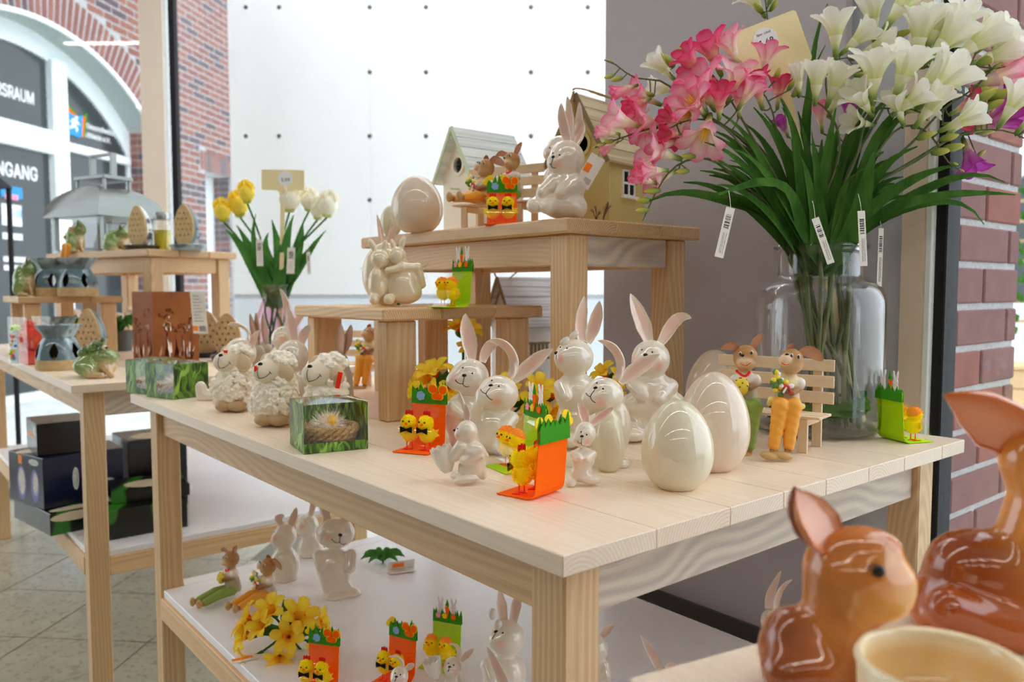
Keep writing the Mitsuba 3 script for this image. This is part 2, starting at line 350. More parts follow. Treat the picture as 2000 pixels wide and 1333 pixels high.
def surface_net(f):
    n = np.array(f.shape); inside = f < 0
    c = [inside[i:n[0]-1+i, j:n[1]-1+j, k:n[2]-1+k] for i in (0, 1) for j in (0, 1) for k in (0, 1)]
    tot = sum(x.astype(np.int8) for x in c); act = (tot > 0) & (tot < 8)
    idx = -np.ones(act.shape, np.int64); cells = np.argwhere(act); idx[act] = np.arange(len(cells))
    acc, cnt = np.zeros((len(cells), 3)), np.zeros(len(cells))
    val = lambda o: f[cells[:, 0]+o[0], cells[:, 1]+o[1], cells[:, 2]+o[2]]
    for a in np.ndindex(2, 2, 2):
        for ax in range(3):
            if a[ax]: continue
            b = list(a); b[ax] = 1; fa, fb = val(a), val(b); x = (fa < 0) != (fb < 0)
            t = np.where(x, fa/np.where(x, fa-fb, 1), 0); p = np.tile(np.array(a, float), (len(cells), 1)); p[:, ax] += t
            acc += np.where(x[:, None], p, 0); cnt += x
    V = cells+acc/np.maximum(cnt, 1)[:, None]; F = []
    for ax in range(3):
        o = [i for i in range(3) if i != ax]
        sl = [slice(1, -1)]*3; sl[ax] = slice(0, -1); s2 = list(sl); s2[ax] = slice(1, None)
        A, B = inside[tuple(sl)], inside[tuple(s2)]
        for sign in (True, False):
            e = np.argwhere((A != B) & (A == sign))
            if not len(e): continue
            e = e+np.array([0 if i == ax else 1 for i in range(3)])
            def cell(da, db): q = e.copy(); q[:, o[0]] -= da; q[:, o[1]] -= db; return idx[q[:, 0], q[:, 1], q[:, 2]]
            q = np.stack([cell(1, 1), cell(0, 1), cell(0, 0), cell(1, 0)], 1)
            if (ax != 1) != sign: q = q[:, ::-1]
            F.append(q[:, [0, 1, 2]]); F.append(q[:, [0, 2, 3]])
    F = np.vstack(F)
    a, b, c = V[F[:, 0]], V[F[:, 1]], V[F[:, 2]]
    return V, (F if np.einsum('ij,ij->i', a, np.cross(b, c)).sum() > 0 else F[:, ::-1])

# ================================================================== THE SETTING
RS = random.Random(7)
GX = 0.90                               # the shop window's plane (it runs along the tables, x = GX), the shop lies on its low side
def hitx(px, py, x):                    # where a pixel's ray meets a plane x = const
    d = ray(px, py); return CAM + d*((x-CAM[0])/d[0])
for k_, a_, b_ in (('brick_red', (128, 82, 76), (146, 96, 88)), ('brick_dark', (92, 74, 80), (106, 88, 92)), ('brick_orange', (140, 90, 78), (154, 106, 92)), ('brick_pillar', (118, 84, 84), (132, 97, 95))):
    mat(k_, (lambda A, B: proc(lambda p, n, uv: mix(A, B, fbm(p.x*26, p.y*26, p.z*26))*(0.93+0.14*noise(p.x*400, p.y*400, p.z*400))))(rgb(*a_), rgb(*b_)), 0.85, 0.2)
mat('mortar', proc(lambda p, n, uv: mi.Color3f(rgb(176, 174, 174))*(0.85+0.3*noise(p.x*150, p.y*150, p.z*150))), 0.95, 0.1)
mat('grey_panel', proc(lambda p, n, uv: mix(rgb(172, 166, 172), rgb(178, 172, 178), noise(p.x*3, p.y*3, p.z*3))), 0.6, 0.3)
mat('grey_light', rgb(190, 194, 202), 0.5, 0.3)
mat('beige_frame', rgb(226, 208, 190), 0.45, 0.4)
mat('upvc', rgb(240, 246, 248), 0.3, 0.5)
mat('soffit', rgb(170, 180, 176), 0.8, 0.2)
mat('glass_dark', rgb(58, 64, 66), 0.12, 0.5)
mat('plaster', rgb(176, 172, 168), 0.9, 0.1)
mat('shop_wall', rgb(128, 120, 112), 0.9, 0.1)
def tile_fn(p, n, uv):
    s = smoothstep(0.66, 0.8, noise(p.x*90, p.y*90, 1.0))
    c = mix(rgb(184, 177, 157), rgb(164, 157, 136), fbm(p.x*9, p.y*9, 3.0))
    return mix(c, rgb(140, 132, 112), s*0.55)
mat('tile', proc(tile_fn), 0.22, 0.5)
mat('grout', rgb(128, 124, 112), 0.9, 0.1)
mat('paving', proc(lambda p, n, uv: mix(rgb(196, 198, 192), rgb(214, 216, 210), noise(p.x*8, p.y*8, 0.0))), 0.8, 0.2)

# ceiling and far walls of the shop, floor, ground outside
f_ = struct('floor', box((-5, -5, -0.06), (GX+0.06, 4.6, -0.004)), 'grout', label='stone tiled shop floor under the tables')
tsize, ta = 0.345, math.radians(5.0)
TU = RT*math.cos(ta)-FW*math.sin(ta); TV = RT*math.sin(ta)+FW*math.cos(ta)       # tile directions: about 5 degrees off the view
tile = mikit.ply(rbox((0.002, 0.002, -0.02), (tsize-0.002, tsize-0.002, 0), 0.0015), 'tile')
o_ = at(65, 1246, 0)
for i in range(-6, 8):
    for j in range(-4, 7):
        q = o_+TU*tsize*i+TV*tsize*j; c = q+(TU+TV)*tsize/2
        if c[0] > GX-0.1 or c[1] > 4.3: continue
        part(f_, 'tile', tile, None, xf=frame(q, TU, TV, UP))
struct('ceiling', box((-5, -5, 2.95), (GX+0.1, 4.4, 3.05)), 'plaster', label='white shop ceiling above the tables')
struct('wall_rear', box((-5, -5.1, 0), (GX, -5, 2.95)), 'shop_wall', label='plain wall at the rear of the shop')
struct('wall_side', box((-5.1, -5, 0), (-5, 4.4, 2.95)), 'shop_wall', label='plain inner side wall of the shop')
struct('ground', box((-30, -30, -0.3), (40, 40, -0.07)), 'paving', label='light paving outside the shop')
# ceiling tubes
ORD = ('first', 'second', 'third', 'fourth', 'fifth', 'sixth')
def tube_lamp(a, b, r, i):
    k = thing('ceiling_tube', f'bright ceiling strip lamp, {ORD[i]} from left in the {ORD[r]} row from the window', 'lamp', 'strip lamps under the ceiling')
    a, b = np.asarray(a, float), np.asarray(b, float); t = norm(b-a); s = np.cross(UP, t)
    L = np.linalg.norm(b-a); M = frame(a, t, s, UP)
    part(k, 'housing', xform(box((0, -0.035, -0.03), (L, 0.035, 0.02)), M), 'white_paint')
    d = mikit.ply(xform(box((0.02, -0.022, -0.045), (L-0.02, 0.022, -0.03)), M), 'tube_light'); d['emitter'] = {'type': 'area', 'radiance': {'type': 'rgb', 'value': TUBE}}
    part(k, 'tube', d, None)
ROWS = ((2.66, -3.48, 3), (0.58, -4.0, 4), (-1.5, -3.6, 4), (-3.4, -3.6, 4))
for r_, (dp, la, n_) in enumerate(ROWS):
    for i in range(n_): tube_lamp(ld(la+1.52*i, dp, 2.9), ld(la+1.52*i+1.45, dp, 2.9), r_, i)

# the brick facade across the way: t along it (away from the camera), z up
FA, FU = ld(-4.487, 7.0), norm(RT*0.17+FW*0.985); FN = np.cross(FU, UP)
def fac(t, z, off=0.0): return FA+FU*t-FN*off+UP*z          # off: set back into the wall
FM = lambda t, z, off=0.0: frame(fac(t, z, off), FU, -FN, UP)
fk = struct('wall_left', label='red brick facade with a big arched shop door across the way')
arch_c, arch_r, t_r = np.array([0.6, 1.2]), 2.32, 2.30
def archpoly(r, tl=-1.15, tr=2.35, z0=-0.1):
    return Point(*arch_c).buffer(r, 96).intersection(sbox(tl, z0, tr, 9))
hole = archpoly(arch_r, -1.1, t_r)
opening2 = sbox(3.36, -0.1, 4.04, 2.52)
wallp = sbox(-2.5, -0.1, 7.5, 5.6).difference(hole).difference(opening2)
V_ = prism(wallp, 0, 0.45); V_ = (V_[0][:, [0, 2, 1]], V_[1][:, ::-1])     # plane xy -> t z
part(fk, 'mortar', xform(shift(V_, 0, 0.003, 0), frame(FA, FU, -FN, UP)), 'mortar', label='grey mortar wall behind the bricks')
ring = Point(*arch_c).buffer(arch_r+0.37, 96).difference(Point(*arch_c).buffer(arch_r, 96))
keep_off = unary_union([hole, Point(*arch_c).buffer(arch_r+0.375, 96).intersection(sbox(-2.5, 2.6, 2.6, 9)), opening2, sbox(3.24, 2.515, 4.16, 2.765)])
bm = {}
def brick(l, h, m_):
    k = (round(l, 3), h, m_)
    if k not in bm: bm[k] = mikit.ply(rbox((0, -0.003, 0), (l, 0.08, h), 0.003), m_)
    return bm[k]
def brickmat(): return RS.choice(['brick_red']*5+['brick_orange']*3+['brick_dark']*3)
single, extra = [], []
for r in range(8, 67):
    z = r*0.083
    for i in range(-8, 30):
        t0 = i*0.252+(0.126 if r % 2 else 0); l, h = 0.232, 0.064
        if t0 > 7 or t0 < -2: continue
        b = sbox(t0, z, t0+l, z+h)
        if b.intersects(keep_off):
            cut = b.difference(keep_off)
            if cut.is_empty or cut.geom_type != 'Polygon' or cut.area < 0.3*b.area: continue
            x0, y0, x1, y1 = cut.bounds
            if (x1-x0)*(y1-y0) > 1.02*cut.area:      # at the arch: keep the bricks that stay clear of it
                inner = [x for x in np.linspace(t0, t0+l, 7)]
                best = None
                for a in inner:
                    for c in inner:
                        if c-a > 0.05 and not sbox(a, z, c, z+h).intersects(keep_off) and (best is None or c-a > best[1]-best[0]): best = (a, c)
                if best is None: continue
                t0, l = best[0], best[1]-best[0]
            else: t0, l = x0, x1-x0
        M = FM(t0, z); m_ = brickmat()
        vis = (1.05 < t0 < 2.2 and z > 3.2 and z < 4.5) or (2.82 < t0 < 4.25 and 1.15 < z < 4.95)
        (single if vis else extra).append((l, h, m_, M))
for l, h, m_, M in single[:300]: part(fk, 'brick', brick(l, h, m_), None, xf=M)
for m0 in ('brick_red', 'brick_orange', 'brick_dark'):
    ms = [xform(rbox((0, -0.003, 0), (l, 0.08, h), 0.003), M) for l, h, m_, M in extra+single[300:] if m_ == m0]
    part(fk, 'brick_field', join(ms), m0, kind='stuff')
for i in range(int(2*math.asin(1.75/arch_r)/(0.078/arch_r))):
    a = math.asin(1.75/arch_r)-0.02-i*0.078/arch_r
    if arch_c[0]+arch_r*math.sin(a) < -0.4: continue
    M = FM(arch_c[0], arch_c[1]) @ np.array([[math.cos(a), 0, math.sin(a), 0], [0, 1, 0, 0], [-math.sin(a), 0, math.cos(a), 0], [0, 0, 0, 1.0]])
    part(fk, 'arch_brick', mikit.ply(xform(rbox((-0.029, -0.004, arch_r+0.012), (0.029, 0.09, arch_r+0.36), 0.004), M), RS.choice(['brick_red', 'brick_red', 'brick_dark', 'brick_orange'])), None)
for i in range(11):
    part(fk, 'lintel_brick', brick(0.060, 0.24, RS.choice(['brick_red', 'brick_dark'])), None, xf=FM(3.26+i*0.081, 2.52))
# reveal of the arch, its white edge, jamb
def strip(poly_out, poly_in, o0, o1):
    v = prism(poly_out.difference(poly_in), o0, o1); return xform((v[0][:, [0, 2, 1]], v[1][:, ::-1]), frame(FA, FU, -FN, UP))
part(fk, 'soffit', strip(archpoly(arch_r+0.02, -1.15, 2.9, 2.86), archpoly(arch_r-0.005, -1.15, 2.9, 2.0), 0.0, 0.42), 'soffit', label='grey rendered underside of the arch')
part(fk, 'arch_edge', strip(archpoly(arch_r+0.004, -1.2, t_r+0.01, 2.85), archpoly(arch_r-0.035, -1.2, t_r+0.01, 2.0), -0.03, 0.0), 'upvc', label='white metal edge of the arch')
for r in range(12, 36):
    for j in range(2):
        M = frame(fac(t_r-0.002, r*0.083, 0.06+j*0.15), -FN, FU, UP)
        part(fk, 'jamb_brick', mikit.ply(xform(rbox((0, -0.006, 0), (0.14, 0.06, 0.071), 0.004), M), brickmat()), None)
        if 13 < r < 31: part(fk, 'jamb_brick', mikit.ply(xform(rbox((0, -0.006, 0), (0.14, 0.06, 0.071), 0.004), frame(fac(4.038, r*0.083, 0.06+j*0.15), -FN, FU, UP)), RS.choice(['brick_dark', 'brick_red'])), None)
d2 = struct('door_2', label='narrow white door in the brick facade')
part(d2, 'leaf', xform(rbox((3.36, 0.28, 0), (4.04, 0.34, 2.52), 0.005), frame(FA, FU, -FN, UP)), 'upvc')
part(d2, 'frame', xform(rbox((3.36, 0.2, 0), (3.52, 0.3, 2.5), 0.01), frame(FA, FU, -FN, UP)), 'upvc')
# the arched door: frame set back 0.3
dk = struct('door_1', label='white framed arched glass door with lettering in the brick facade')
MF = frame(FA-FN*0.3, FU, -FN, UP)
fr_o, fr_i = archpoly(arch_r-0.135, -1.1, 2.30), archpoly(arch_r-0.205, -1.1, 2.245)
def fprism(poly, a, b): v = prism(poly, a, b); return xform((v[0][:, [0, 2, 1]], v[1][:, ::-1]), MF)
part(dk, 'frame', fprism(archpoly(arch_r+0.03, -1.1, 2.33).difference(fr_i), 0.0, 0.07), 'upvc')
part(dk, 'mullion', xform(rbox((1.05, -0.05, 0), (1.26, 0.06, 3.3), 0.012), MF), 'upvc')
part(dk, 'transom', xform(rbox((-1.1, -0.04, 2.35), (1.06, 0.06, 2.58), 0.012), MF), 'upvc')
part(dk, 'transom', xform(rbox((1.25, -0.03, 2.42), (2.27, 0.06, 2.51), 0.01), MF), 'upvc')
for x0, x1, z0, z1 in ((-1.1, 1.05, 2.58, 9), (1.26, 2.245, 2.51, 9), (-1.1, 1.05, 0, 2.35), (1.26, 2.245, 0, 2.42)):
    part(dk, 'pane', fprism(fr_i.intersection(sbox(x0, z0, x1, z1)), 0.03, 0.05), 'glass_dark', label='dark reflecting glass pane')
def ftext(txt, h, t_end, z, sx=1.0, m_='ink_white', bold=True):
    m = meshkit.text_mesh(txt, h, 0.004, bold); v, f = vf(m); v[:, 0] *= sx; w = v[:, 0].max()
    v = np.stack([v[:, 0]+t_end-w, 0.028-v[:, 2], v[:, 1]+z], 1)
    part(dk, 'lettering', xform((v, f[:, ::-1]), MF), m_, label='white lettering on the glass')
ftext('KURSRAUM', 0.112, 0.875, 2.80, 0.72); ftext('EINGANG', 0.125, 0.885, 2.062, 0.82)
ftext('Gesundheitssport', 0.052, 2.2, 2.72); ftext('Uthlede e.V.', 0.052, 1.99, 2.625)
def flat(pts, a, b): return fprism(Polygon(pts), a, b)
part(dk, 'emblem', flat([(1.30, 2.93), (1.42, 2.86), (1.50, 2.80), (1.62, 2.88), (1.58, 2.62), (1.40, 2.60), (1.30, 2.63)], 0.020, 0.026), 'felt_green', label='green leaf of the emblem')
part(dk, 'emblem', flat([(1.28, 2.92), (1.38, 2.85), (1.50, 2.79), (1.585, 2.84), (1.545, 2.61), (1.30, 2.61)], 0.016, 0.022), 'felt_orange', label='orange leaf of the emblem')
mat('emblem_blue', rgb(48, 150, 214), 0.5, 0.3)
part(dk, 'emblem', flat([(1.265, 2.90), (1.31, 2.84), (1.39, 2.81), (1.46, 2.81), (1.54, 2.84), (1.52, 2.615), (1.49, 2.595), (1.33, 2.60), (1.27, 2.625)], 0.012, 0.018), 'emblem_blue', label='blue shield of the emblem')
part(dk, 'emblem', fprism(unary_union([Point(1.445, 2.795).buffer(0.018), Polygon([(1.385, 2.775), (1.44, 2.78), (1.455, 2.735), (1.42, 2.705), (1.375, 2.72)]), Polygon([(1.38, 2.72), (1.42, 2.72), (1.40, 2.68), (1.34, 2.66), (1.335, 2.675)]), Polygon([(1.40, 2.72), (1.425, 2.71), (1.46, 2.68), (1.44, 2.64), (1.425, 2.65), (1.43, 2.675)]), Polygon([(1.44, 2.765), (1.49, 2.735), (1.485, 2.72), (1.43, 2.745)]), Polygon([(1.39, 2.77), (1.345, 2.74), (1.355, 2.725), (1.40, 2.75)])]), 0.008, 0.013), 'ink_white', label='white running figure of the emblem')
for x0, x1, z0, z1, m_ in ((0.42, 0.68, 1.86, 1.97, 'emblem_blue'), (0.46, 0.62, 1.845, 1.895, 'felt_pink'), (0.42, 0.66, 1.60, 1.80, 'white_paint'), (0.50, 0.66, 1.68, 1.76, 'emblem_blue'), (0.42, 0.66, 1.47, 1.53, 'white_paint'), (0.42, 0.72, 1.26, 1.31, 'ink_white'), (0.42, 0.72, 1.18, 1.23, 'ink_white')):
    part(dk, 'notice', xform(rbox((x0, 0.020 if m_ != 'felt_pink' else 0.015, z0), (x1, 0.028, z1), 0.001), MF), m_, label='small coloured notice stuck on the glass')

# white boards outside, nearly square to the view, screwed on posts
wk = struct('wall_back', label='wall of white boards with dark screws outside the window')
wa = math.radians(7); WU = RT*math.cos(wa)-FW*math.sin(wa); WN = np.cross(WU, UP)     # WN towards the camera
W0 = ld(-0.3481*4.72, 4.72); WMt = frame(W0, WU, -WN, UP)
def wall_at(px, py):
    d = ray(px, py); t = ((W0-CAM) @ WN)/(d @ WN); p = CAM+d*t; return (p-W0) @ WU, p[2]
zs = wall_at(800, 578)[1]
xs = [0.0]+[wall_at(px, 300)[0] for px in (722, 832, 1037, 1148)]+[wall_at(1178, 300)[0]+0.5, wall_at(1178, 300)[0]+1.6]
for a, b in zip(xs[:-1], xs[1:]):
    part(wk, 'board', xform(rbox((a+0.0004, 0, zs+0.006), (b-0.0004, 0.03, 4.6), 0.0006), WMt), 'white_paint')
mat('board_low', rgb(226, 234, 242), 0.5, 0.3)
part(wk, 'lower_board', xform(rbox((0, 0.012, 0), (xs[-1], 0.03, zs-0.012), 0.002), WMt), 'board_low')
part(wk, 'rail', xform(rbox((0, 0.006, zs-0.012), (xs[-1], 0.03, zs+0.006), 0.002), WMt), 'grey_light')
sc = mikit.ply(xform(ball((0, 0, 0), (0.013, 0.005, 0.013), 1), np.eye(4)), 'steel_dark')
for px in (722, 832, 1037, 1148, 545, 480):
    for py in (14, 141, 266, 391):
        if px in (545, 480) and py not in (14, 266): continue
        x, z = wall_at(px, py); part(wk, 'screw', sc, None, xf=frame(W0+WU*x+UP*z, WU, -WN, UP))

# window posts and panes of the shop window, grey boards behind the pane
w1 = struct('window_1', label='shop window post with beige inner face and black gasket at the corner')
lp = lambda px: (ad(px, 560, 4.35), )[0]
def post(k, px0, px1, m_, dep, th=0.05, back=0.0, z1=2.95):
    a, b = ad(px0, 560, dep+back), ad(px1, 560, dep+back); a[2] = b[2] = 0; u = norm(b-a); L = np.linalg.norm(b-a)
    part(k, 'post' if m_ == 'beige_frame' else 'gasket' if m_ == 'black_matte' else 'rim', xform(rbox((0, 0, 0), (L, th, z1), 0.003), frame(a, u, np.cross(UP, u), UP)), m_)
post(w1, 285, 331, 'beige_frame', 4.35, 0.12); post(w1, 330.5, 340, 'upvc', 4.35, 0.10, 0.005); post(w1, 339.5, 353, 'black_matte', 4.35, 0.05, 0.02)
w2 = struct('window_2', label='shop window post with white rim and black gasket beside the brick pillar')
yR = hitx(1800, 560, GX)[1]
def ypost(k, name, px0, px1, x0, x1, m_):
    ya, yb = hitx(px0, 560, x0)[1], hitx(px1, 560, x0)[1]
    part(k, name, rbox((x0, min(ya, yb), 0), (x1, max(ya, yb), 2.95), 0.002), m_)
ypost(w2, 'post', 1757, 1804, GX-0.03, GX+0.04, 'beige_frame'); ypost(w2, 'rim', 1804, 1818, GX-0.032, GX+0.03, 'upvc'); ypost(w2, 'gasket', 1818, 1846, GX-0.02, GX+0.03, 'black_matte')
part(w2, 'pane', box((GX+0.005, -4.9, 0.0), (GX+0.006, hitx(1846, 560, GX)[1], 2.95))if False else (np.array([[GX+.005, -1.2, 0.0], [GX+.005, hitx(1846, 560, GX)[1], 0.0], [GX+.005, hitx(1846, 560, GX)[1], 2.95], [GX+.005, -1.2, 2.95]]), np.array([[0, 1, 2], [0, 2, 3]])), 'pane', label='clear window pane beside the pillar')
yP0, yP1 = hitx(1178, 560, GX-0.05)[1], hitx(1640, 560, GX-0.05)[1]
gp = struct('wall_panel', rbox((GX-0.05, yP1, 0.0), (GX-0.03, yP0, 2.95), 0.002), 'grey_panel', label='grey board standing inside the shop window behind the table')
mat('plinth_grey', rgb(74, 72, 70), 0.6, 0.3)
struct('baseboard_right', rbox((GX-0.056, yP1, 0.0), (GX-0.0505, yP0, 0.365), 0.001), 'plinth_grey', label='dark plinth along the foot of the grey board')
struct('wall_panel', rbox((GX-0.01, hitx(1770, 560, GX-0.01)[1], 0.0), (GX+0.005, yP1+0.05, 2.95), 0.002), 'grey_light', label='light grey board between the grey board and the window post')
def vpane(a, b): a, b = np.array(a), np.array(b); return (np.array([[a[0], a[1], 0], [b[0], b[1], 0], [b[0], b[1], 2.95], [a[0], a[1], 2.95]]), np.array([[0, 1, 2], [0, 2, 3]]))
c0, c1 = ad(286, 560, 4.40), ad(352, 560, 4.40)
part(w1, 'pane', vpane(c0, c0-RT*2.6+FW*0.05), 'pane', label='clear window pane left of the post')
part(w1, 'pane', vpane(c1, W0-WN*0.0), 'pane', label='clear narrow window pane between the post and the white boards')
# brick pillar outside, its side seen past the post
pk = struct('wall_right', label='pillar of large red bricks outside the window')
P0 = ad(1838, 560, 1.53); P0[2] = 0; nx = 8; LB = 0.262
part(pk, 'mortar', rbox((P0[0], P0[1]+0.006, -0.05), (P0[0]+0.395, P0[1]+0.6, 3.6), 0.003), 'mortar')
zz = [CAM[2]-(y-566)/FPX*1.56 for y in (515, 600)]; dz = (zz[0]-zz[1])
for r in range(-1, 38):
    z = zz[1]+0.006+(r-11)*dz
    for i in range(-1, 3):
        a = P0[0]+0.082+i*LB+(0.131 if r % 2 else 0); b = a+LB-0.011; a, b = max(a, P0[0]), min(b, P0[0]+0.395)
        if b-a > 0.02 and -0.05 < z < 3.5: part(pk, 'brick', mikit.ply(rbox((a, P0[1], z), (b, P0[1]+0.1, z+dz-0.014), 0.003), RS.choice(['brick_pillar']*3+['brick_red'])), None)
# what shows past the pillar: a white house front, a trellis with ivy, a wooden planter
hk = thing('house', 'pale house front with an arched window seen past the brick pillar', 'house')
hb = ad(2030, 560, 9.0); hb[2] = 0; HM = frame(hb, RT, FW, UP)
part(hk, 'wall', xform(rbox((-0.9, 0.3, 0), (3.0, 0.5, 4.5), 0.01), HM), 'white_paint')
part(hk, 'roof', xform(rbox((-1.0, 0.0, 2.95), (3.0, 0.4, 3.1), 0.01), HM), 'steel_dark')
part(hk, 'window', xform((lambda v: (v[0][:, [0, 2, 1]], v[1][:, ::-1]))(prism(Point(0.15, 1.9).buffer(0.45, 24).union(sbox(-0.3, 0.9, 0.6, 1.9)), 0.22, 0.31)), HM), 'glass_dark')
tk = thing('trellis', 'ivy covered wooden trellis seen past the brick pillar', 'trellis')
tb = ad(2010, 560, 6.0); tb[2] = 0; TM = frame(tb, RT, FW, UP)
for i in range(7):
    part(tk, 'slat', xform(rbox((-0.45+i*0.15, 0, 0.7), (-0.425+i*0.15, 0.02, 1.75), 0.002), TM), 'wood')
    part(tk, 'slat', xform(rbox((-0.45, 0.02, 0.75+i*0.15), (0.5, 0.04, 0.775+i*0.15), 0.002), TM), 'wood') if False else part(tk, 'slat', wboard((-0.45, 0.02, 0.75+i*0.15), (0.5, 0.04, 0.775+i*0.15), 0, 0.002, TM), 'wood')
for k in [x for x in list(scene) if x.startswith(tk)]: pass
lv = []
for i in range(260):
    c = np.array([RS.uniform(-0.45, 0.5), RS.uniform(-0.05, 0.0), RS.uniform(0.7, 1.8)]); a, b = RS.uniform(0, 6.28), RS.uniform(-0.6, 0.6)
    u = np.array([math.cos(a), b, math.sin(a)])*0.045; w = np.array([-math.sin(a), RS.uniform(-.5, .5), math.cos(a)])*0.03
    lv.append((np.array([c-u, c+w, c+u, c-w]), np.array([[0, 1, 2], [0, 2, 3]])))
part(tk, 'ivy', xform(join(lv), TM), 'leaf', kind='stuff')
bk = thing('planter', 'low wooden planter on the paving past the brick pillar', 'planter')
pb = ad(2020, 690, 5.2); pb[2] = 0; PM = frame(pb, norm(RT-FW*0.15), norm(FW+RT*0.15), UP)
for i in range(3): part(bk, 'board', wboard((-0.5, 0, 0.10+i*0.125), (0.9, 0.03, 0.22+i*0.125), 0, 0.004, PM), 'wood')
part(bk, 'rim', wboard((-0.52, -0.02, 0.475), (0.92, 0.4, 0.5), 0, 0.004, PM), 'wood')
part(bk, 'base', xform(rbox((-0.48, 0.03, -0.07), (0.88, 0.36, 0.47), 0.004), PM), 'black_matte')

# ================================================================== TABLES AND RISERS
TW, TL = 0.807, 1.334
def rotz(x0, y0, a): c, s_ = math.cos(math.radians(a)), math.sin(math.radians(a)); return np.array([[c, -s_, 0, x0], [s_, c, 0, y0], [0, 0, 1, 0], [0, 0, 0, 1.0]])
def display_table(x0, y0, label, shelf_z=0.37, top=H, w=TW, l=TL, nb=8, rot=0.0):
    k = thing('display_table', label, 'table', None); M = rotz(x0, y0, rot)
    R = random.Random(int(x0*1000)); e = [0]
    while len(e) < nb: e.append(e[-1]+w/nb*R.uniform(0.75, 1.25))
    e.append(w)
    for a, b in zip(e[:-1], e[1:]): part(k, 'board', wboard((a, 0, top-0.019), (b, l, top), 1, 0.0009, M), 'wood_top')
    L0, lw = 0.03, 0.046; zt = top-0.0195
    for lx in (L0, w-L0-lw):
        for ly in (L0, l-L0-lw): part(k, 'leg', wboard((lx, ly, 0), (lx+lw, ly+lw, zt), 2, 0.0025, M), 'wood')
    az = top-0.082
    for lx in (L0+0.012, w-L0-lw+0.01): part(k, 'apron', wboard((lx, L0+lw, az), (lx+0.022, l-L0-lw, zt), 1, 0.0015, M), 'wood')
    for ly in (L0+0.010, l-L0-lw+0.012): part(k, 'apron', wboard((L0+lw, ly, az), (w-L0-lw, ly+0.022, zt), 0, 0.0015, M), 'wood_grey')
    s = shelf_z
    part(k, 'shelf', xform(rbox((L0+0.004, L0+lw+0.001, s-0.016), (w-L0-0.006, l-L0-lw-0.001, s), 0.0015), M), 'melamine', label='white coated lower shelf')
    part(k, 'shelf', xform(rbox((L0+lw+0.001, L0+0.006, s-0.016), (w-L0-lw-0.001, L0+lw+0.001, s), 0.0015), M), 'melamine', label='white coated lower shelf') 
    part(k, 'shelf', xform(rbox((L0+lw+0.001, l-L0-lw-0.001, s-0.016), (w-L0-lw-0.001, l-L0-0.006, s), 0.0015), M), 'melamine', label='white coated lower shelf')
    for lx in (L0, w-L0-0.024): part(k, 'rail', wboard((lx-0.002, L0+lw, s-0.062), (lx+0.022, l-L0-lw, s-0.0165), 1, 0.0015, M), 'wood')
    for ly in (L0+0.002, l-L0-0.026): part(k, 'rail', wboard((L0+lw, ly, s-0.062), (w-L0-lw, ly+0.022, s-0.0165), 0, 0.0015, M), 'wood')
    return k
display_table(0, 0, 'pale whitewashed pine display table in the middle crowded with ceramic rabbits')
display_table(-0.066, 1.575, 'pale pine display table at the left with frogs and oil burners on it', l=1.75)
t3 = at(1228, 1325, H); ra = math.radians(-12)
display_table(t3[0]+TL*math.sin(ra), t3[1]-TL*math.cos(ra), 'pale pine table in the near right corner carrying the brown ceramic deer', rot=-12)
def riser(x0, y0, w, l, top, label, leg=(0.045, 0.045), slab=0.024, apron=0.0, inset=0.018, base=H, mt='wood', nb=3, rot=0.0):
    k = thing('riser', label, 'riser'); M = np.eye(4); M = rotz(x0, y0, rot)
    for i in range(nb): part(k, 'board', wboard((w*i/nb, 0, top-slab), (w*(i+1)/nb, l, top), 1, 0.003, M), mt)
    for lx in (inset, w-inset-leg[0]):
        for ly in (inset, l-inset-leg[1]): part(k, 'leg', wboard((lx, ly, base), (lx+leg[0], ly+leg[1], top-slab-0.0005), 2, 0.003, M), 'wood')
    if apron:
        z1, z0 = top-slab-0.0005, top-slab-apron
        for lx in (inset+0.008, w-inset-0.028): part(k, 'apron', wboard((lx, inset+leg[1], z0), (lx+0.02, l-inset-leg[1], z1), 1, 0.0015, M), 'wood')
        for ly in (inset+0.008, l-inset-0.028): part(k, 'apron', wboard((inset+leg[0], ly, z0), (w-inset-leg[0], ly+0.02, z1), 0, 0.0015, M), 'wood_grey' if y0 < 1.3 else 'wood')
    return k
tn = ad(1110, 424, 1.235); TR = (tn[0], tn[1], 0.327, 0.65, tn[2])          # tall riser: x, y, width, length, top
riser(*TR, 'tall pine riser on the middle table carrying eggs, birdhouses and a brown rabbit bench', apron=0.05, slab=0.023)
LR = (0.211, 0.648, 0.345, 0.335, 0.970)
riser(*LR, 'low pine riser on the middle table with the cream embracing rabbits on top', leg=(0.058, 0.033), slab=0.021)
n2 = ad(288, 486, 2.50); LT = (n2[0], n2[1], 0.327, 0.65, n2[2])
riser(*LT, 'tall pine riser on the left table under the grey metal lantern', apron=0.05, slab=0.023, rot=15.7)
LL = (-0.05, 2.40, 0.30, 0.33, 0.978)
riser(*LL, 'low pine riser on the left table with two blue oil burners on top', leg=(0.045, 0.033), slab=0.021)

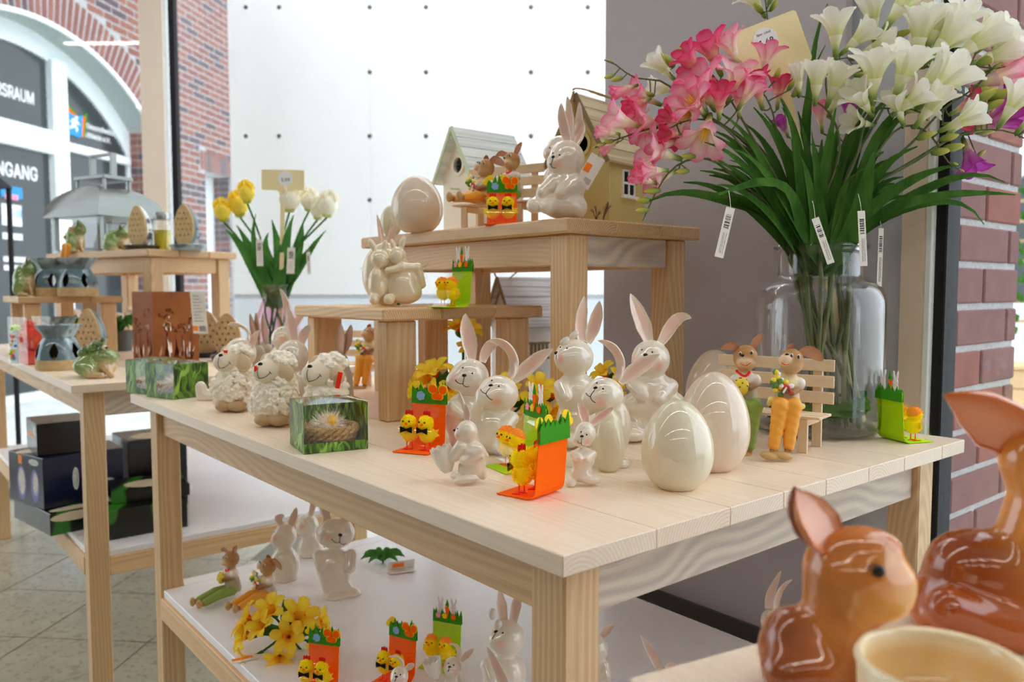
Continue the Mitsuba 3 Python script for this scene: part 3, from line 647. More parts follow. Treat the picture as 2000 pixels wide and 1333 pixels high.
# ================================================================== CERAMIC FIGURES
CREAM, PINK, BLUSH = (226, 215, 198), (228, 184, 168), (230, 158, 138)
def finish(B, name, label, cat='rabbit figurine', group=None, ears=(), eyes=(), nose=None, mouth=(), spots=(), base=CREAM, cell=2.0, eye_r=1.9, nose_r=4.0, line_r=0.75, mesh='ceramic', inner=PINK, eb=None, bump=None, shade=None, blend=5.0):
    k = thing(name, label, cat, group)
    for sx, sy, r, *col in spots: B.spot(sx, sy, r, col[0] if col else BLUSH, w=0.7)
    part(k, 'body', B.build(cell, base, bump=bump, shade=shade, blend=blend), mesh, True)
    for pts, w, face, *rest in ears: part(k, 'ear', B.ear(pts, w, face, inner, eb or base, *rest), mesh, True)
    for e in eyes: part(k, 'eye', B.bead(e[0], e[1], e[2] if len(e) > 2 else eye_r), 'black_gloss', True)
    if nose: part(k, 'nose', B.bead(nose[0], nose[1], (nose_r*1.15, nose_r*0.85)), 'black_gloss', True)
    for l in mouth: part(k, 'mouth', B.line(l, line_r), 'black_gloss', True)
    return k
CAMF = (0, -1, 0)
# A: standing behind, head tilted, one tall ear
B = Body(on(913, 1.125, H), 8)
B.ell(917, 737, 38, 36, 0, 36).ell(893, 744, 22, 19, -16, 18).ell(906, 815, 41, 48, 6, 38).ell(912, 862, 36, 40, 6, 34).bone((885, 795, -22), (905, 812, -38), 13, 11).bone((945, 790, -12), (935, 822, -34), 13, 11).ell(900, 898, 17, 13, -22, 24).ell(936, 896, 17, 13, -14, 24)
finish(B, 'rabbit_figurine', 'white ceramic rabbit with a tall upright ear behind the seated rabbit with big foot', 'rabbit figurine',
       ears=[([(921, 704, 2), (918, 676, 3), (912, 645, 2), (909, 612, 0)], [8, 15, 14, 4], (0.1, -1, 0)), ([(942, 708, 6), (950, 686, 8), (962, 673, 6), (976, 674, 2)], [7, 11, 12, 6], (0.2, -1, -0.4))],
       eyes=[(904, 719), (922.5, 730)], nose=(907, 734), mouth=[[(907, 737), (904, 750)], [(904, 750), (896, 749), (889, 742)], [(904, 750), (909, 755.5), (916, 755)]], spots=[(886, 738, 9), (939, 758, 11)])
# B: seated, big foot forward
B = Body(at(968, 886, H), 8)
B.ell(973, 770, 40, 37, 0, 38).ell(950, 774, 22, 21, -20, 20).ell(962, 832, 46, 46, 8, 40).ell(955, 858, 52, 32, 10, 42).bone((925, 812, -10), (938, 786, -30), 13, 9).bone((1000, 818, -8), (985, 840, -36), 14, 11)
B.ell(984, 864, 16, 26, -44, 9, 4, (234, 234, 212)).bone((970, 868, 0), (982, 868, -30), 20, 15).ell(1008, 872, 15, 18, -26, 14).bone((930, 868, 0), (918, 872, -30), 20, 15)
finish(B, 'rabbit_figurine', 'seated white ceramic rabbit with a curled ear and a big foot held out', 'rabbit figurine',
       ears=[([(996, 737, 0), (1003, 704, 0), (991, 680, -3), (953, 666, -8)], [9, 12.5, 12, 4], (-0.75, -0.7, -0.3)), ([(1003, 746, 2), (1030, 719, 2), (1057, 696, 0), (1081, 682, -2)], [6, 15, 13, 4], (0.15, -1, 0.35))],
       eyes=[(960.7, 744), (974, 755)], nose=(958.7, 754), mouth=[[(958, 757), (953, 763), (949, 769.5)], [(949, 769.5), (943, 767), (938.5, 761)], [(949, 769.5), (954, 777), (962, 782)]], spots=[(970, 785, 11)])
# C: small, back turned, holding a scalloped cup
B = Body(at(915, 944, H), 5)
B.ell(912, 844, 21, 23, 0, 21).ell(899, 849, 12, 12, -6, 12).ell(921, 886, 27, 26, 2, 24).bone((900, 872, -8), (886, 892, -4), 12, 12).ell(919, 916, 25, 24, 2, 22).bone((905, 900, -18), (940, 893, -12), 8, 6).bone((935, 880, -4), (950, 890, -2), 13, 5).bone((938, 905, 4), (943, 930, 4), 10, 8).ell(911, 938, 25, 8, -20, 10, -6).ell(890, 929, 12, 8, -8, 12)
k = finish(B, 'rabbit_figurine', 'small white ceramic rabbit in a coat, holding a scalloped cup at the table edge', 'rabbit figurine',
       ears=[([(911, 828, 0), (912, 808, 0), (907, 789, 0)], [6, 8, 3], (-0.5, -1, 0)), ([(916, 828, 8), (906, 795, 8), (896, 763, 6)], [5, 6.5, 2.5], (-0.8, -0.6, 0))],
       eyes=[(894, 838, 1.5)], nose=(887.5, 841), nose_r=2.6, spots=[(893, 853, 7)], cell=1.6)
cup = lathe([(0, 0), (9, 1), (16, 12), (20, 30), (22, 50), (20.5, 50), (18, 31), (13, 13), (0, 6)], 48); v = cup[0]
a_ = np.arctan2(v[:, 1], v[:, 0]); v[:, 2] += np.where(v[:, 2] > 40, 5*np.abs(np.cos(a_*5)), 0)
part(k, 'cup', xform(xform((v, cup[1]), frame((-40, 6, 20), norm((0.95, 0, 0.3)), (0, 1, 0), norm((-0.3, 0, 0.95)))), B.M), 'white_gloss', 30)
# D: tall, looking up to the left, bow on the forehead
B = Body(on(1124, 1.10, H), 8)
B.ell(1121, 699, 38, 36, 0, 37).ell(1103, 700, 20, 22, -14, 20).ell(1124, 768, 42, 42, 6, 36).ell(1126, 822, 40, 46, 6, 34).bone((1095, 755, -14), (1104, 775, -34), 14, 11).bone((1160, 755, -6), (1150, 785, -28), 14, 12).ell(1112, 862, 18, 13, -22, 24).ell(1148, 862, 18, 13, -16, 24)
k = finish(B, 'rabbit_figurine', 'tall white ceramic rabbit with a bow on its forehead, gazing left', 'rabbit figurine',
       ears=[([(1138, 668, 2), (1134, 640, 2), (1137, 612, 0), (1141, 578, 0)], [8, 12, 11, 3], (0.25, -1, 0)), ([(1147, 670, 4), (1160, 638, 4), (1167, 612, 2), (1171, 588, 0)], [8, 13, 12, 4], (-0.2, -1, 0.15))],
       eyes=[(1107.5, 681), (1095, 679)], nose=(1087, 690), mouth=[[(1087.5, 694), (1086, 702)]], spots=[(1094, 702, 9)])
for dx in (-13, 11): part(k, 'bow', xform(ball(B.L(1113+dx*0.75, 660-dx*0.5, -16), (11, 5, 6.5), 2, np.array([[0.8, 0, -0.6], [0, 1, 0], [0.6, 0, 0.8]])), B.M), 'white_gloss', True)
# E: hugging an egg
B = Body(at(1188, 914, H), 8)
B.ell(1179, 773, 39, 36, 0, 36).ell(1157, 778, 21, 19, -16, 18).ell(1196, 835, 38, 60, 26, 26).bone((1150, 800, -4), (1144, 782, -22), 12, 8).ell(1210, 905, 22, 14, 10, 22)
k = finish(B, 'rabbit_figurine', 'white ceramic rabbit with one curled ear leaning over a cream egg', 'rabbit figurine',
       ears=[([(1205, 742, 0), (1211, 706, 0), (1198, 681, -3), (1167, 666, -8)], [8, 11, 11, 3], (-0.75, -0.7, -0.3)), ([(1212, 750, 2), (1240, 724, 2), (1264, 708, 0), (1288, 692, -2)], [6, 15, 14, 4], (0.1, -1, 0.35))],
       eyes=[(1166, 749), (1178, 760)], nose=(1163.5, 758.6), mouth=[[(1162, 762), (1157, 768), (1153, 775)], [(1153, 775), (1148, 773), (1145, 768)], [(1153, 775), (1156, 782), (1163, 787)]], spots=[(1173, 786, 11)])
egg_prof = lambda n=40: [(math.sin(t)*(1-0.16*math.cos(t))*1.0 if 0 < t < math.pi else 0.0, -math.cos(t)) for t in np.linspace(0, math.pi, n)]
def egg_mesh(rx, hgt, flat=0.05):
    """An egg of half width rx and height hgt with its foot cut flat, standing on z = 0."""
    P = [(0.0, 0.0)]
    for t in np.linspace(0, math.pi, 48):
        r, z = math.sin(t)*(1+0.13*math.cos(t)), (1-math.cos(t))/2
        z = (z-flat)/(1-flat)
        if z > 0.001: P.append((r*rx/1.012 if t < math.pi-1e-6 else 0.0, z*hgt))
        else: P[-1] = (0.0, 0.0); r0 = r
    t0 = math.acos(1-2*flat); P = [(0.0, 0.0), (math.sin(t0)*(1+0.13*math.cos(t0))*rx*0.97/1.012, 0.0)]+[p for p in P if p[1] > 0.002*hgt]
    return lathe(P, 64)
part(k, 'egg', xform(egg_mesh(33, 122), B.M @ np.array([[1, 0, 0, -3], [0, 1, 0, -26], [0, 0, 1, 0], [0, 0, 0, 1.0]])), 'pearl', 35, label='cream pearl egg')
# F: tall rabbit in a jacket
B = Body(at(1250, 862, H), 9)
B.ell(1271, 702, 37, 38, 0, 36).ell(1258, 707, 24, 20, -17, 20).ell(1272, 758, 42, 34, 6, 34).ell(1268, 796, 46, 34, 6, 38).ell(1245, 832, 36, 32, 6, 34).bone((1237, 752, -10), (1256, 772, -38), 14, 11).bone((1310, 755, 0), (1288, 782, -32), 15, 12).ell(1236, 850, 24, 13, -20, 22).ell(1278, 850, 20, 12, 2, 22).bone((1232, 790, -10), (1315, 790, 0), 20, 24)
finish(B, 'rabbit_figurine', 'tallest white ceramic rabbit, long ears apart, behind the eggs before the grey board', 'rabbit figurine',
       ears=[([(1268, 672, 2), (1257, 636, 2), (1244, 604, 0), (1231, 573, -2)], [9, 17, 14, 4], (0.25, -1, 0.1)), ([(1288, 672, 2), (1309, 640, 2), (1328, 621, 0), (1351, 622, -4)], [8, 13, 13, 5], (0.1, -1, -0.2))],
       eyes=[(1254, 684), (1274, 688.5)], nose=(1261, 694), mouth=[[(1261, 698), (1259, 708)]], spots=[(1287, 715, 11), (1238, 704, 9)])
# G: small, in front
B = Body(at(1138, 948, H), 6)
B.ell(1143, 848, 21, 24, 0, 20).ell(1133, 859, 15, 15, -8, 14).ell(1138, 897, 24, 24, 2, 20).ell(1136, 925, 22, 18, 2, 18).ell(1156, 938, 19, 9, -8, 12).ell(1115, 944, 10, 8, -10, 14).bone((1120, 888, -8), (1132, 896, -24), 8, 7).bone((1158, 888, -6), (1146, 898, -24), 8, 7)
finish(B, 'rabbit_figurine', 'small white ceramic rabbit with pink cheeks standing beside the orange felt bag', 'rabbit figurine',
       ears=[([(1144, 830, 2), (1141, 812, 2), (1129, 787, 0)], [6, 10, 4], (0.1, -1, 0)), ([(1154, 832, 2), (1174, 814, 2), (1198, 796, 0)], [5, 9, 4], (0, -1, 0.3))], inner=(226, 168, 156),
       eyes=[(1135, 844.5, 1.7), (1146, 849.7, 1.7)], nose=(1136.5, 853), nose_r=3.2, mouth=[[(1136.5, 856), (1135, 867)], [(1135, 867), (1131, 866), (1128.5, 862)], [(1135, 867), (1138, 871), (1144, 871)]], spots=[(1147, 864, 8), (1138, 900, 9, (240, 205, 190))], cell=1.6, line_r=0.6)
# pearl eggs
def egg(px, py, w, h, label, mat_='pearl', b=None):
    b = at(px, py, H) if b is None else b; s_ = depth(b)/FPX
    k = thing('ceramic_egg', label, 'egg'); scene[k] = mikit.ply(xform(egg_mesh(w/2*s_, h*s_), frame(b, RT, FW, UP)), mat_, 40)
egg(1322, 953, 142, 175, 'cream ceramic egg with a pearly sheen, nearest of the eggs at the table edge')
egg(1392, 917, 142, 194, 'large blush white ceramic egg right behind the pearly cream one', 'pearl_pink')
egg(1398, 830, 112, 147, 'white ceramic egg half hidden beside the bench with the brown rabbits', 'pearl_pink', on(1394, 1.30, H))
egg(815, 0, 101, 109, 'large blush white egg on the left end of the tall riser', 'pearl_pink', on(815, 1.565, TR[4]))
egg(766, 0, 42, 58, 'smaller cream egg behind the large egg on the tall riser', 'pearl', on(764, 1.66, TR[4]))

# H: sitting on the tall riser, and another one behind it
B = Body(on(1090, 1.31, TR[4]), 7)
B.ell(1107, 311, 34, 36, 0, 33).ell(1088, 318, 20, 20, -14, 18).ell(1103, 366, 40, 36, 4, 34).ell(1100, 400, 44, 28, 6, 38).bone((1078, 358, -14), (1058, 376, -30), 14, 11).bone((1122, 358, -12), (1096, 376, -36), 14, 12).bone((1060, 396, -10), (1042, 402, -34), 18, 14).bone((1085, 396, -14), (1068, 404, -42), 18, 14).ell(1128, 408, 18, 20, 8, 30)
finish(B, 'rabbit_figurine', 'white ceramic rabbit sitting on the tall riser before the yellow birdhouse', 'rabbit figurine',
       ears=[([(1110, 282, 2), (1102, 250, 2), (1097, 222, 0), (1096, 201, 0)], [7, 10, 9, 3], (-0.4, -1, 0)), ([(1124, 286, 4), (1132, 262, 4), (1134, 245, 2), (1124, 232, -2)], [6, 11, 10, 4], (-0.55, -0.8, 0))],
       eyes=[(1093, 303), (1080, 300)], nose=(1081, 307), nose_r=3.4, mouth=[[(1080, 310), (1076, 322)], [(1076, 322), (1080, 328), (1086, 328)], [(1076, 322), (1073, 320)]], spots=[(1090, 323, 9)])
B = Body(on(1098, 1.42, TR[4]), 7)
B.ell(1095, 296, 30, 30, 0, 28).ell(1078, 300, 17, 17, -12, 16).ell(1096, 352, 34, 36, 4, 30).ell(1092, 392, 38, 30, 6, 32).bone((1066, 395, -8), (1054, 402, -26), 15, 12)
finish(B, 'rabbit_figurine', 'white ceramic rabbit half hidden behind another one on the tall riser', 'rabbit figurine',
       ears=[([(1110, 275, 0), (1112, 240, 0), (1108, 188, 0)], [7, 9, 3], (-0.3, -1, 0)), ([(1120, 278, 0), (1130, 240, 0), (1131, 199, 0)], [7, 9, 3], (-0.5, -0.9, 0))], eyes=[(1074, 289, 1.6)], spots=[(1070, 303, 8)])
# embracing rabbits before an egg (low riser)
B = Body(on(768, 1.40, LR[4]), 4.5)
E2 = (228, 213, 184)
B.ell(754, 536, 47, 62, 24, 30).ell(742, 506, 18, 17, -20, 17).ell(777, 501, 16, 17, -20, 16).ell(739, 556, 20, 34, -10, 22).ell(736, 538, 12, 14, -26, 9).ell(788, 556, 30, 36, -6, 26).bone((758, 528, -36), (786, 522, -26), 6, 7).bone((786, 522, -26), (816, 522, -10), 9, 7).bone((816, 524, -10), (824, 556, -4), 9, 8).ell(792, 572, 32, 22, -8, 24)
B.ell(731, 585, 10, 11, -26, 12).ell(760, 585, 11, 11, -30, 13)
B.ell(728, 480, 6, 15, -18, 5, -28).ell(751, 482, 6, 13, -18, 5, 12).ell(768, 479, 5, 12, -18, 5, -18).ell(786, 475, 6, 15, -17, 5, 18)
k = finish(B, 'rabbit_pair_figurine', 'cream pearl figurine of two embracing rabbits on the low riser', 'rabbit figurine', base=E2, cell=1.3, blend=3)
B2 = Body(on(752, 1.50, LR[4]), 7)
B2.ell(754, 520, 22, 26, 4, 22).ell(756, 566, 26, 40, 6, 24)
finish(B2, 'rabbit_figurine', 'white rabbit with only two pink ears showing behind the embracing rabbits', 'rabbit figurine', ears=[([(749, 500, 0), (745, 466, 0), (736, 418, 0)], [5, 6, 2], (0.6, -1, 0)), ([(757, 500, 0), (765, 460, 0), (772, 436, -3)], [5, 8, 6], (0.1, -1, 0.2))])

# sheep with woolly coats
def sheep(px, py, name_lab, ox, sc=1.0, group='woolly ceramic sheep'):
    b = at(px, py, H); B = Body(b, 7); X = lambda x: px+(x-ox)*sc; Y = lambda y: py+(y-804)*sc; S = sc
    wool = (247, 240, 224); skin, dark = (230, 216, 194), (190, 166, 130)
    B.ell(X(456), Y(764), 42*S, 42*S, 4, 38*S, 0, wool).ell(X(462), Y(735), 30*S, 32*S, 4, 30*S, 0, wool).ell(X(463), Y(697), 30*S, 24*S, 2, 26*S, 0, wool)
    lump = np.random.default_rng(px); Cc = lump.normal(size=(230, 3)); Cc /= np.linalg.norm(Cc, axis=1, keepdims=True)
    W_ = Body(b, 2.0)
    for c in Cc:
        for (cx, cy, rx, ry, rd) in ((456, 764, 42, 41, 38),):
            if c[2]*1 < -0.85: continue
            W_.ell(X(cx+c[0]*rx), Y(cy-c[2]*ry), 6.2*S, 6.2*S, 4+c[1]*rd*S, 6.2*S)
    for c in Cc[:90]: W_.ell(X(462+c[0]*30), Y(732-c[2]*26), 6.5*S, 6.5*S, 4+c[1]*30*S, 6.5*S)
    for c in Cc[90:150]:
        if c[2] > -0.1: W_.ell(X(466+c[0]*26), Y(694-c[2]*17), 6*S, 6*S, 3+c[1]*24*S, 6*S)
    W_.ell(X(456), Y(764), 40*S, 40*S, 4, 37*S).ell(X(462), Y(733), 29*S, 30*S, 4, 29*S).ell(X(464), Y(695), 26*S, 20*S, 3, 24*S)
    k = thing('sheep_figurine', name_lab, 'sheep figurine', group)
    part(k, 'wool', W_.build(1.4*S, wool, bump=lambda Q: 5.0*(meshkit.noise(Q*0.2, 3)-0.5)+2.5*(meshkit.noise(Q*0.42, 5)-0.5)), 'matte', True)
    Hd = Body(b, 6); Hd.ell(X(446), Y(709), 24*S, 22*S, -16*S, 20*S, 0, skin).ell(X(434), Y(710), 17*S, 17*S, -24*S, 15*S, -20, (236, 224, 200)).ell(X(462), Y(706), 20*S, 18*S, -10*S, 18*S, 0, dark)
    part(k, 'face', Hd.build(1.5*S, skin, blend=4), 'paint', True)
    for ex, ey, dd in ((474, 711, -20), (447, 694, 18)):
        Er = Body(b, 4); Er.ell(X(ex), Y(ey), 16*S, 18*S, dd*S, 9*S, -25, (212, 190, 154)); part(k, 'ear', Er.build(1.5*S), 'paint', True)
    part(k, 'nose', Hd.bead(X(431), Y(697), (4.4*S, 3.8*S)), 'black_gloss', True)
    for l in ([(428, 701), (426, 712), (429, 722)], [(429, 722), (440, 719), (449, 711)], [(447, 709), (451, 714)]): part(k, 'mouth', Hd.line([(X(a), Y(c)) for a, c in l], 0.55*S), 'black_matte', True)
    Ft = Body(b, 5)
    for fx, fd in ((438, -22), (464, -26)): Ft.ell(X(fx), Y(795), 17*S, 11*S, fd*S, 20*S, 0, (182, 152, 112))
    part(k, 'feet', Ft.build(1.6*S), 'paint', True)
    return k, Hd, X, Y, S
k, Hd, X, Y, S = sheep(456, 802, 'woolly ceramic sheep farthest left of the three, beside the small grass printed box', 456)
part(k, 'price_sticker', xform(rbox((-4, -1, -3), (4, 0, 3), 0.2), Hd.M @ frame(Hd.snap(X(441), Y(691))+[0, -0.5, 1.5], (1, 0, 0), (0, 1, 0), (0, 0, 1))), 'sticker_red')
k, Hd, X, Y, S = sheep(527, 830, 'woolly ceramic sheep in the middle of the three sheep', 448, 1.1)
part(k, 'price_sticker', xform(rbox((-3, -1, -6), (3, 0, 5), 0.2), Hd.M @ frame(Hd.snap(X(424), Y(704))+[-1, -0.5, 0], (1, 0, 0), (0, 1, 0), (0, 0, 1))), 'sticker_red')
k, Hd, X, Y, S = sheep(650, 840, 'woolly ceramic sheep with a red sticker on its ear behind the clear box', 470, 1.15)
part(k, 'price_sticker', xform(rbox((-4.5, -1, -16), (4.5, 0, 16), 0.2), Hd.M @ frame(Hd.L(662, 743, -36), (0.97, 0, -0.22), (0, 1, 0), (0.22, 0, 0.97))), 'sticker_red')

# white rabbits behind the sheep
B = Body(at(430, 782, H), 7)
B.ell(470, 690, 30, 30, 6, 28).ell(462, 745, 34, 44, 8, 30).bone((440, 772, 4), (398, 774, -2), 13, 10).bone((397, 776, -2), (392, 755, -4), 13, 10)
finish(B, 'rabbit_figurine', 'seated white ceramic rabbit behind the left sheep, stretching out one leg', 'rabbit figurine',
       ears=[([(484, 668, 0), (483, 648, 0), (470, 637, 0), (443, 636, 0)], [6, 8, 7, 2], (-0.6, -0.5, -0.7)), ([(486, 688, 0), (494, 665, 0), (506, 645, 0)], [6, 9, 3], (-0.3, -1, 0.2))])
B = Body(on(572, 1.42, H), 7)
B.ell(572, 696, 30, 32, 0, 30).ell(555, 702, 16, 17, -14, 16).ell(576, 756, 34, 40, 4, 30).ell(580, 790, 34, 26, 6, 30)
finish(B, 'rabbit_figurine', 'white ceramic rabbit right behind the middle sheep, one ear upright and one out', 'rabbit figurine',
       ears=[([(574, 670, 0), (570, 640, 0), (560, 598, 0)], [8, 10, 3], (0.2, -1, 0)), ([(586, 676, 0), (592, 658, 0), (606, 636, -3)], [7, 10, 5], (0, -1, 0.2))], eyes=[(563, 686), (571, 688, 1.0)], nose=(551, 688), mouth=[[(551, 691), (547, 700)]])
B = Body(on(552, 1.66, H), 7)
B.ell(553, 660, 22, 22, 0, 22).ell(545, 664, 13, 13, -9, 12).ell(548, 712, 26, 36, 4, 24).ell(550, 754, 28, 30, 6, 24).bone((535, 700, -8), (530, 712, -20), 10, 8)
finish(B, 'rabbit_figurine', 'white ceramic rabbit with a rosy cheek in front of the pink tulip vase', 'rabbit figurine',
       ears=[([(561, 640, 0), (562, 612, 0), (546, 563, 0)], [7, 9, 3], (-0.5, -1, 0)), ([(568, 645, 2), (582, 625, 2), (596, 612, 0)], [6, 8, 3], (0, -1, 0.2))], eyes=[(543, 646, 1.3), (550, 643, 1.3)], spots=[(551, 662, 6)])
# grey brown rabbits
GB = (172, 156, 134)
def grey_rabbit(px, dep, pts, lab, tips, sc=1.0):
    B = Body(on(px, dep, H), 6); hx, hy = pts
    y0 = B.py
    B.ell(hx, hy, 20*sc, 20*sc, 0, 18*sc, 0, GB).ell(hx-10*sc, hy+4*sc, 12*sc, 12*sc, -9, 11, 0, (176, 160, 136)).bone((hx+4, hy+20*sc, 4), (hx+2, y0-24*sc, 4), 22*sc, 26*sc, GB)
    finish(B, 'rabbit_figurine', lab, 'rabbit figurine', ears=[([(hx+6*sc, hy-12*sc, 0), ((hx+tx)/2+3*sc, (hy+ty)/2, 0), (tx, ty, 0)], [7*sc, 10*sc, 3*sc], (-0.7, -0.8, 0)) for tx, ty in tips], inner=(214, 152, 128), eb=GB, base=GB, mesh='paint', eyes=[(hx-6*sc, hy-5*sc, 1.4)])
grey_rabbit(660, 1.335, (655, 712), 'grey brown rabbit figurine with long pink ears, towering behind the right sheep', [(665, 631), (686, 634)], 1.35)
grey_rabbit(499, 1.72, (497, 690), 'grey brown rabbit figurine between the left sheep and the pink vase', [(488, 612), (500, 610)], 1.0)
grey_rabbit(518, 1.80, (514, 688), 'grey brown rabbit figurine nearest the pink vase, partly behind its twin', [(513, 612)], 1.0)

# ================================================================== RESIN RABBITS IN CLOTHES, THEIR BENCHES
FUR, FUR2, MUZ = (176, 126, 74), (150, 104, 58), (226, 196, 160)
def resin_rabbit(label, seat, kind, yaw=0.0, legs='hang', sc=0.00066, group=None, k=None):
    """A rabbit sitting on its seat point; it looks to the left and up, front towards -d. kind: 'girl' (bouquet, orange trousers) or 'boy' (yellow egg, green trousers)."""
    girl = kind == 'girl'; ref = (1535, 800) if girl else (1458, 796)
    mk = lambda kk: Body(seat, kk, ref, sc, yaw)
    k = thing('resin_rabbit', label, 'rabbit figurine', group)
    B = mk(4)
    if girl:
        B.ell(1544, 702, 23, 25, 0, 23, 0, FUR).ell(1527, 699, 14, 12, -14, 12, -25, MUZ).ell(1542, 712, 20, 15, -6, 18, 0, (200, 160, 112)).bone((1540, 725, 0), (1538, 738, 0), 12, 15, FUR)
        B.ell(1538, 746, 24, 20, 0, 20, 0, (240, 222, 170)).ell(1558, 745, 12, 11, -6, 12, 0, (244, 236, 226)).ell(1516, 744, 10, 10, -8, 10, 0, (244, 236, 226))
        B.bone((1536, 762, 0), (1536, 788, 2), 23, 27, (204, 186, 172)).bone((1560, 752, -8), (1536, 762, -30), 8, 6, FUR2).bone((1514, 750, -12), (1526, 758, -28), 7, 5, FUR2)
        B.bone((1498, 776, -20), (1560, 790, -20), 5, 5, (236, 214, 120)).bone((1560, 790, -20), (1570, 796, 12), 5, 5, (236, 214, 120)).bone((1498, 776, -20), (1506, 790, 16), 5, 5, (236, 214, 120))
        ears = [([(1558, 690, 0), (1576, 683, -2), (1592, 690, -2), (1606, 702, -2)], [6, 12, 11, 4], (0, -1, -0.2)), ([(1540, 682, 4), (1543, 674, 2), (1548, 668, -2)], [7, 8, 3], (0.4, -0.8, 0))]
        eyes, nose, smile = [(1551, 692), (1537, 690)], (1528, 688), [(1517, 703), (1523, 707), (1532, 705)]
    else:
        B.ell(1454, 694, 24, 25, 0, 24, 0, FUR).ell(1449, 702, 16, 11, -15, 14, 0, MUZ).ell(1454, 706, 20, 13, -5, 18, 0, (200, 160, 112)).bone((1453, 716, 0), (1453, 730, 0), 12, 14, FUR)
        B.ell(1453, 740, 24, 19, 0, 19, 0, (240, 232, 222)).ell(1473, 738, 11, 11, -6, 11, 0, (246, 238, 230)).ell(1432, 738, 10, 10, -6, 10, 0, (246, 238, 230)).bone((1455, 760, 0), (1457, 786, 2), 22, 25, (186, 172, 148))
        B.bone((1475, 745, -8), (1452, 752, -28), 8, 6, FUR2).bone((1432, 744, -10), (1432, 756, -26), 7, 6, FUR2)
        ears = [([(1440, 680, 0), (1426, 672, -2), (1403, 678, -2)], [6, 9, 3], (0, -1, -0.3)), ([(1466, 676, 0), (1476, 660, -2), (1487, 645, -2)], [6, 9, 3], (0.1, -1, 0))]
        eyes, nose, smile = [(1460, 683), (1439, 686)], (1443, 689), [(1438, 704), (1446, 708), (1456, 702)]
    part(k, 'body', B.build(1.5, FUR, blend=2.2), 'paint', True)
    for e, w, f in ears: part(k, 'ear', B.ear(e, w, f, (196, 140, 116), FUR), 'paint', True)
    for i, (x, y) in enumerate(eyes):
        part(k, 'eye', join([paint(B.bead(x, y, (3.3, 4.5)), (250, 250, 246)), paint(shift(B.bead(x-0.5, y+0.3, (2.7, 3.9)), *(-B.M[:3, 1]*1.1)), (22, 16, 14))]), 'ceramic', True)
    part(k, 'nose', B.bead(nose[0], nose[1], (4.0, 2.8)), 'black_matte', True); part(k, 'mouth', B.line(smile, 0.8), 'sticker_red', True)
    col = (232, 160, 54) if girl else (134, 160, 70); hx, hy = (1532, 782) if girl else (1457, 784)
    Tr, Ft = mk(4), mk(3)
    for i, dx in enumerate((13, -13)):
        if legs == 'hang':
            a, b, c = (hx+dx, hy+4, -8), (hx+dx-7, hy+6, -34), (hx+dx*1.1-20, hy+80, -46)
            Tr.bone(a, b, 16, 16).bone(b, c, 16, 11); e = (c[0]-2, c[1]+16, c[2]-1)
        else:
            a, b, c = (hx+dx, hy+4, -10), (hx+dx*1.2, hy+2, -50), (hx+dx*1.3, hy+10, -104)
            Tr.bone(a, b, 15, 14).bone(b, c, 14, 11); e = (c[0], c[1]+2, c[2]-16)
        Ft.bone(c, e, 8, 7, FUR2)
        if legs == 'hang': Ft.ell(e[0]-10, e[1]+4, 18, 8, e[2]-6, 9, 12, (196, 158, 104))
        else: Ft.ell(e[0], e[1]-3, 9, 14, e[2]-6, 8, 0, (196, 158, 104))
    fold = lambda Q: 0.45*np.sin(Q[..., 2]*0.35+Q[..., 0]*0.2)
    part(k, 'trousers', nofloor(Tr, 1.6, col, fold), 'paint', True); part(k, 'feet', nofloor(Ft, 1.6, FUR2), 'paint', True)
    if girl:
        r = np.random.default_rng(5)
        for c_, n_ in (((245, 215, 60), 7), ((246, 240, 226), 5), ((90, 140, 50), 9)):
            ms = [ball(B.L(1512+r.normal()*7, 738+r.normal()*12, -24+r.normal()*4), 5.5 if c_[2] < 200 else 5, 1) for _ in range(n_)]
            part(k, 'bouquet', xform(paint(join(ms), c_), B.M), 'paint', True)
        bow = [ball(B.L(1519, 748, -32), (7, 2.5, 5), 1), ball(B.L(1533, 748, -32), (7, 2.5, 5), 1), ball(B.L(1526, 749, -34), 3, 1), tube([B.L(1524, 750, -33), B.L(1517, 762, -34)], 2.2, 6), tube([B.L(1528, 750, -33), B.L(1534, 763, -34)], 2.2, 6)]
        part(k, 'bow', xform(join([paint(m, (244, 234, 232) if i % 2 else (206, 60, 60)) for i, m in enumerate(bow)]), B.M), 'paint', True)
    else:
        e = ball(B.L(1439, 750, -26), (15, 12, 18), 3); part(k, 'painted_egg', xform(paint(e, (240, 214, 70)), B.M), 'paint', True, label='yellow egg held in the paws')
        r = np.random.default_rng(3); ds = []
        for _ in range(16):
            n = r.normal(size=3); n[1] = -abs(n[1]); n /= np.linalg.norm(n); ds.append(ball(B.L(1439, 750, -26)+n*[15, 12, 18], 1.6, 1))
        part(k, 'egg_dot', xform(paint(join(ds), (120, 70, 40)), B.M), 'paint', True, kind='stuff')
        part(k, 'tie', B.line([(1436, 720), (1448, 730), (1460, 722)], 2.6), 'sticker_red', True)
    return k
def nofloor(B, cell, col, bump=None):
    """Builds a body whose lower parts may hang below its seat."""
    drop = 300.0; P = []
    for p in B.P: P.append((p[0], p[1]+[0, 0, drop], p[2]+([0, 0, drop] if p[0] == 'b' else 0), *p[3:]))
    B.P = P; M0 = B.M.copy(); S = np.eye(4); S[2, 3] = -drop; B.M = M0 @ S
    m = B.build(cell, col, bump=bump, blend=2.0); B.M = M0
    return m
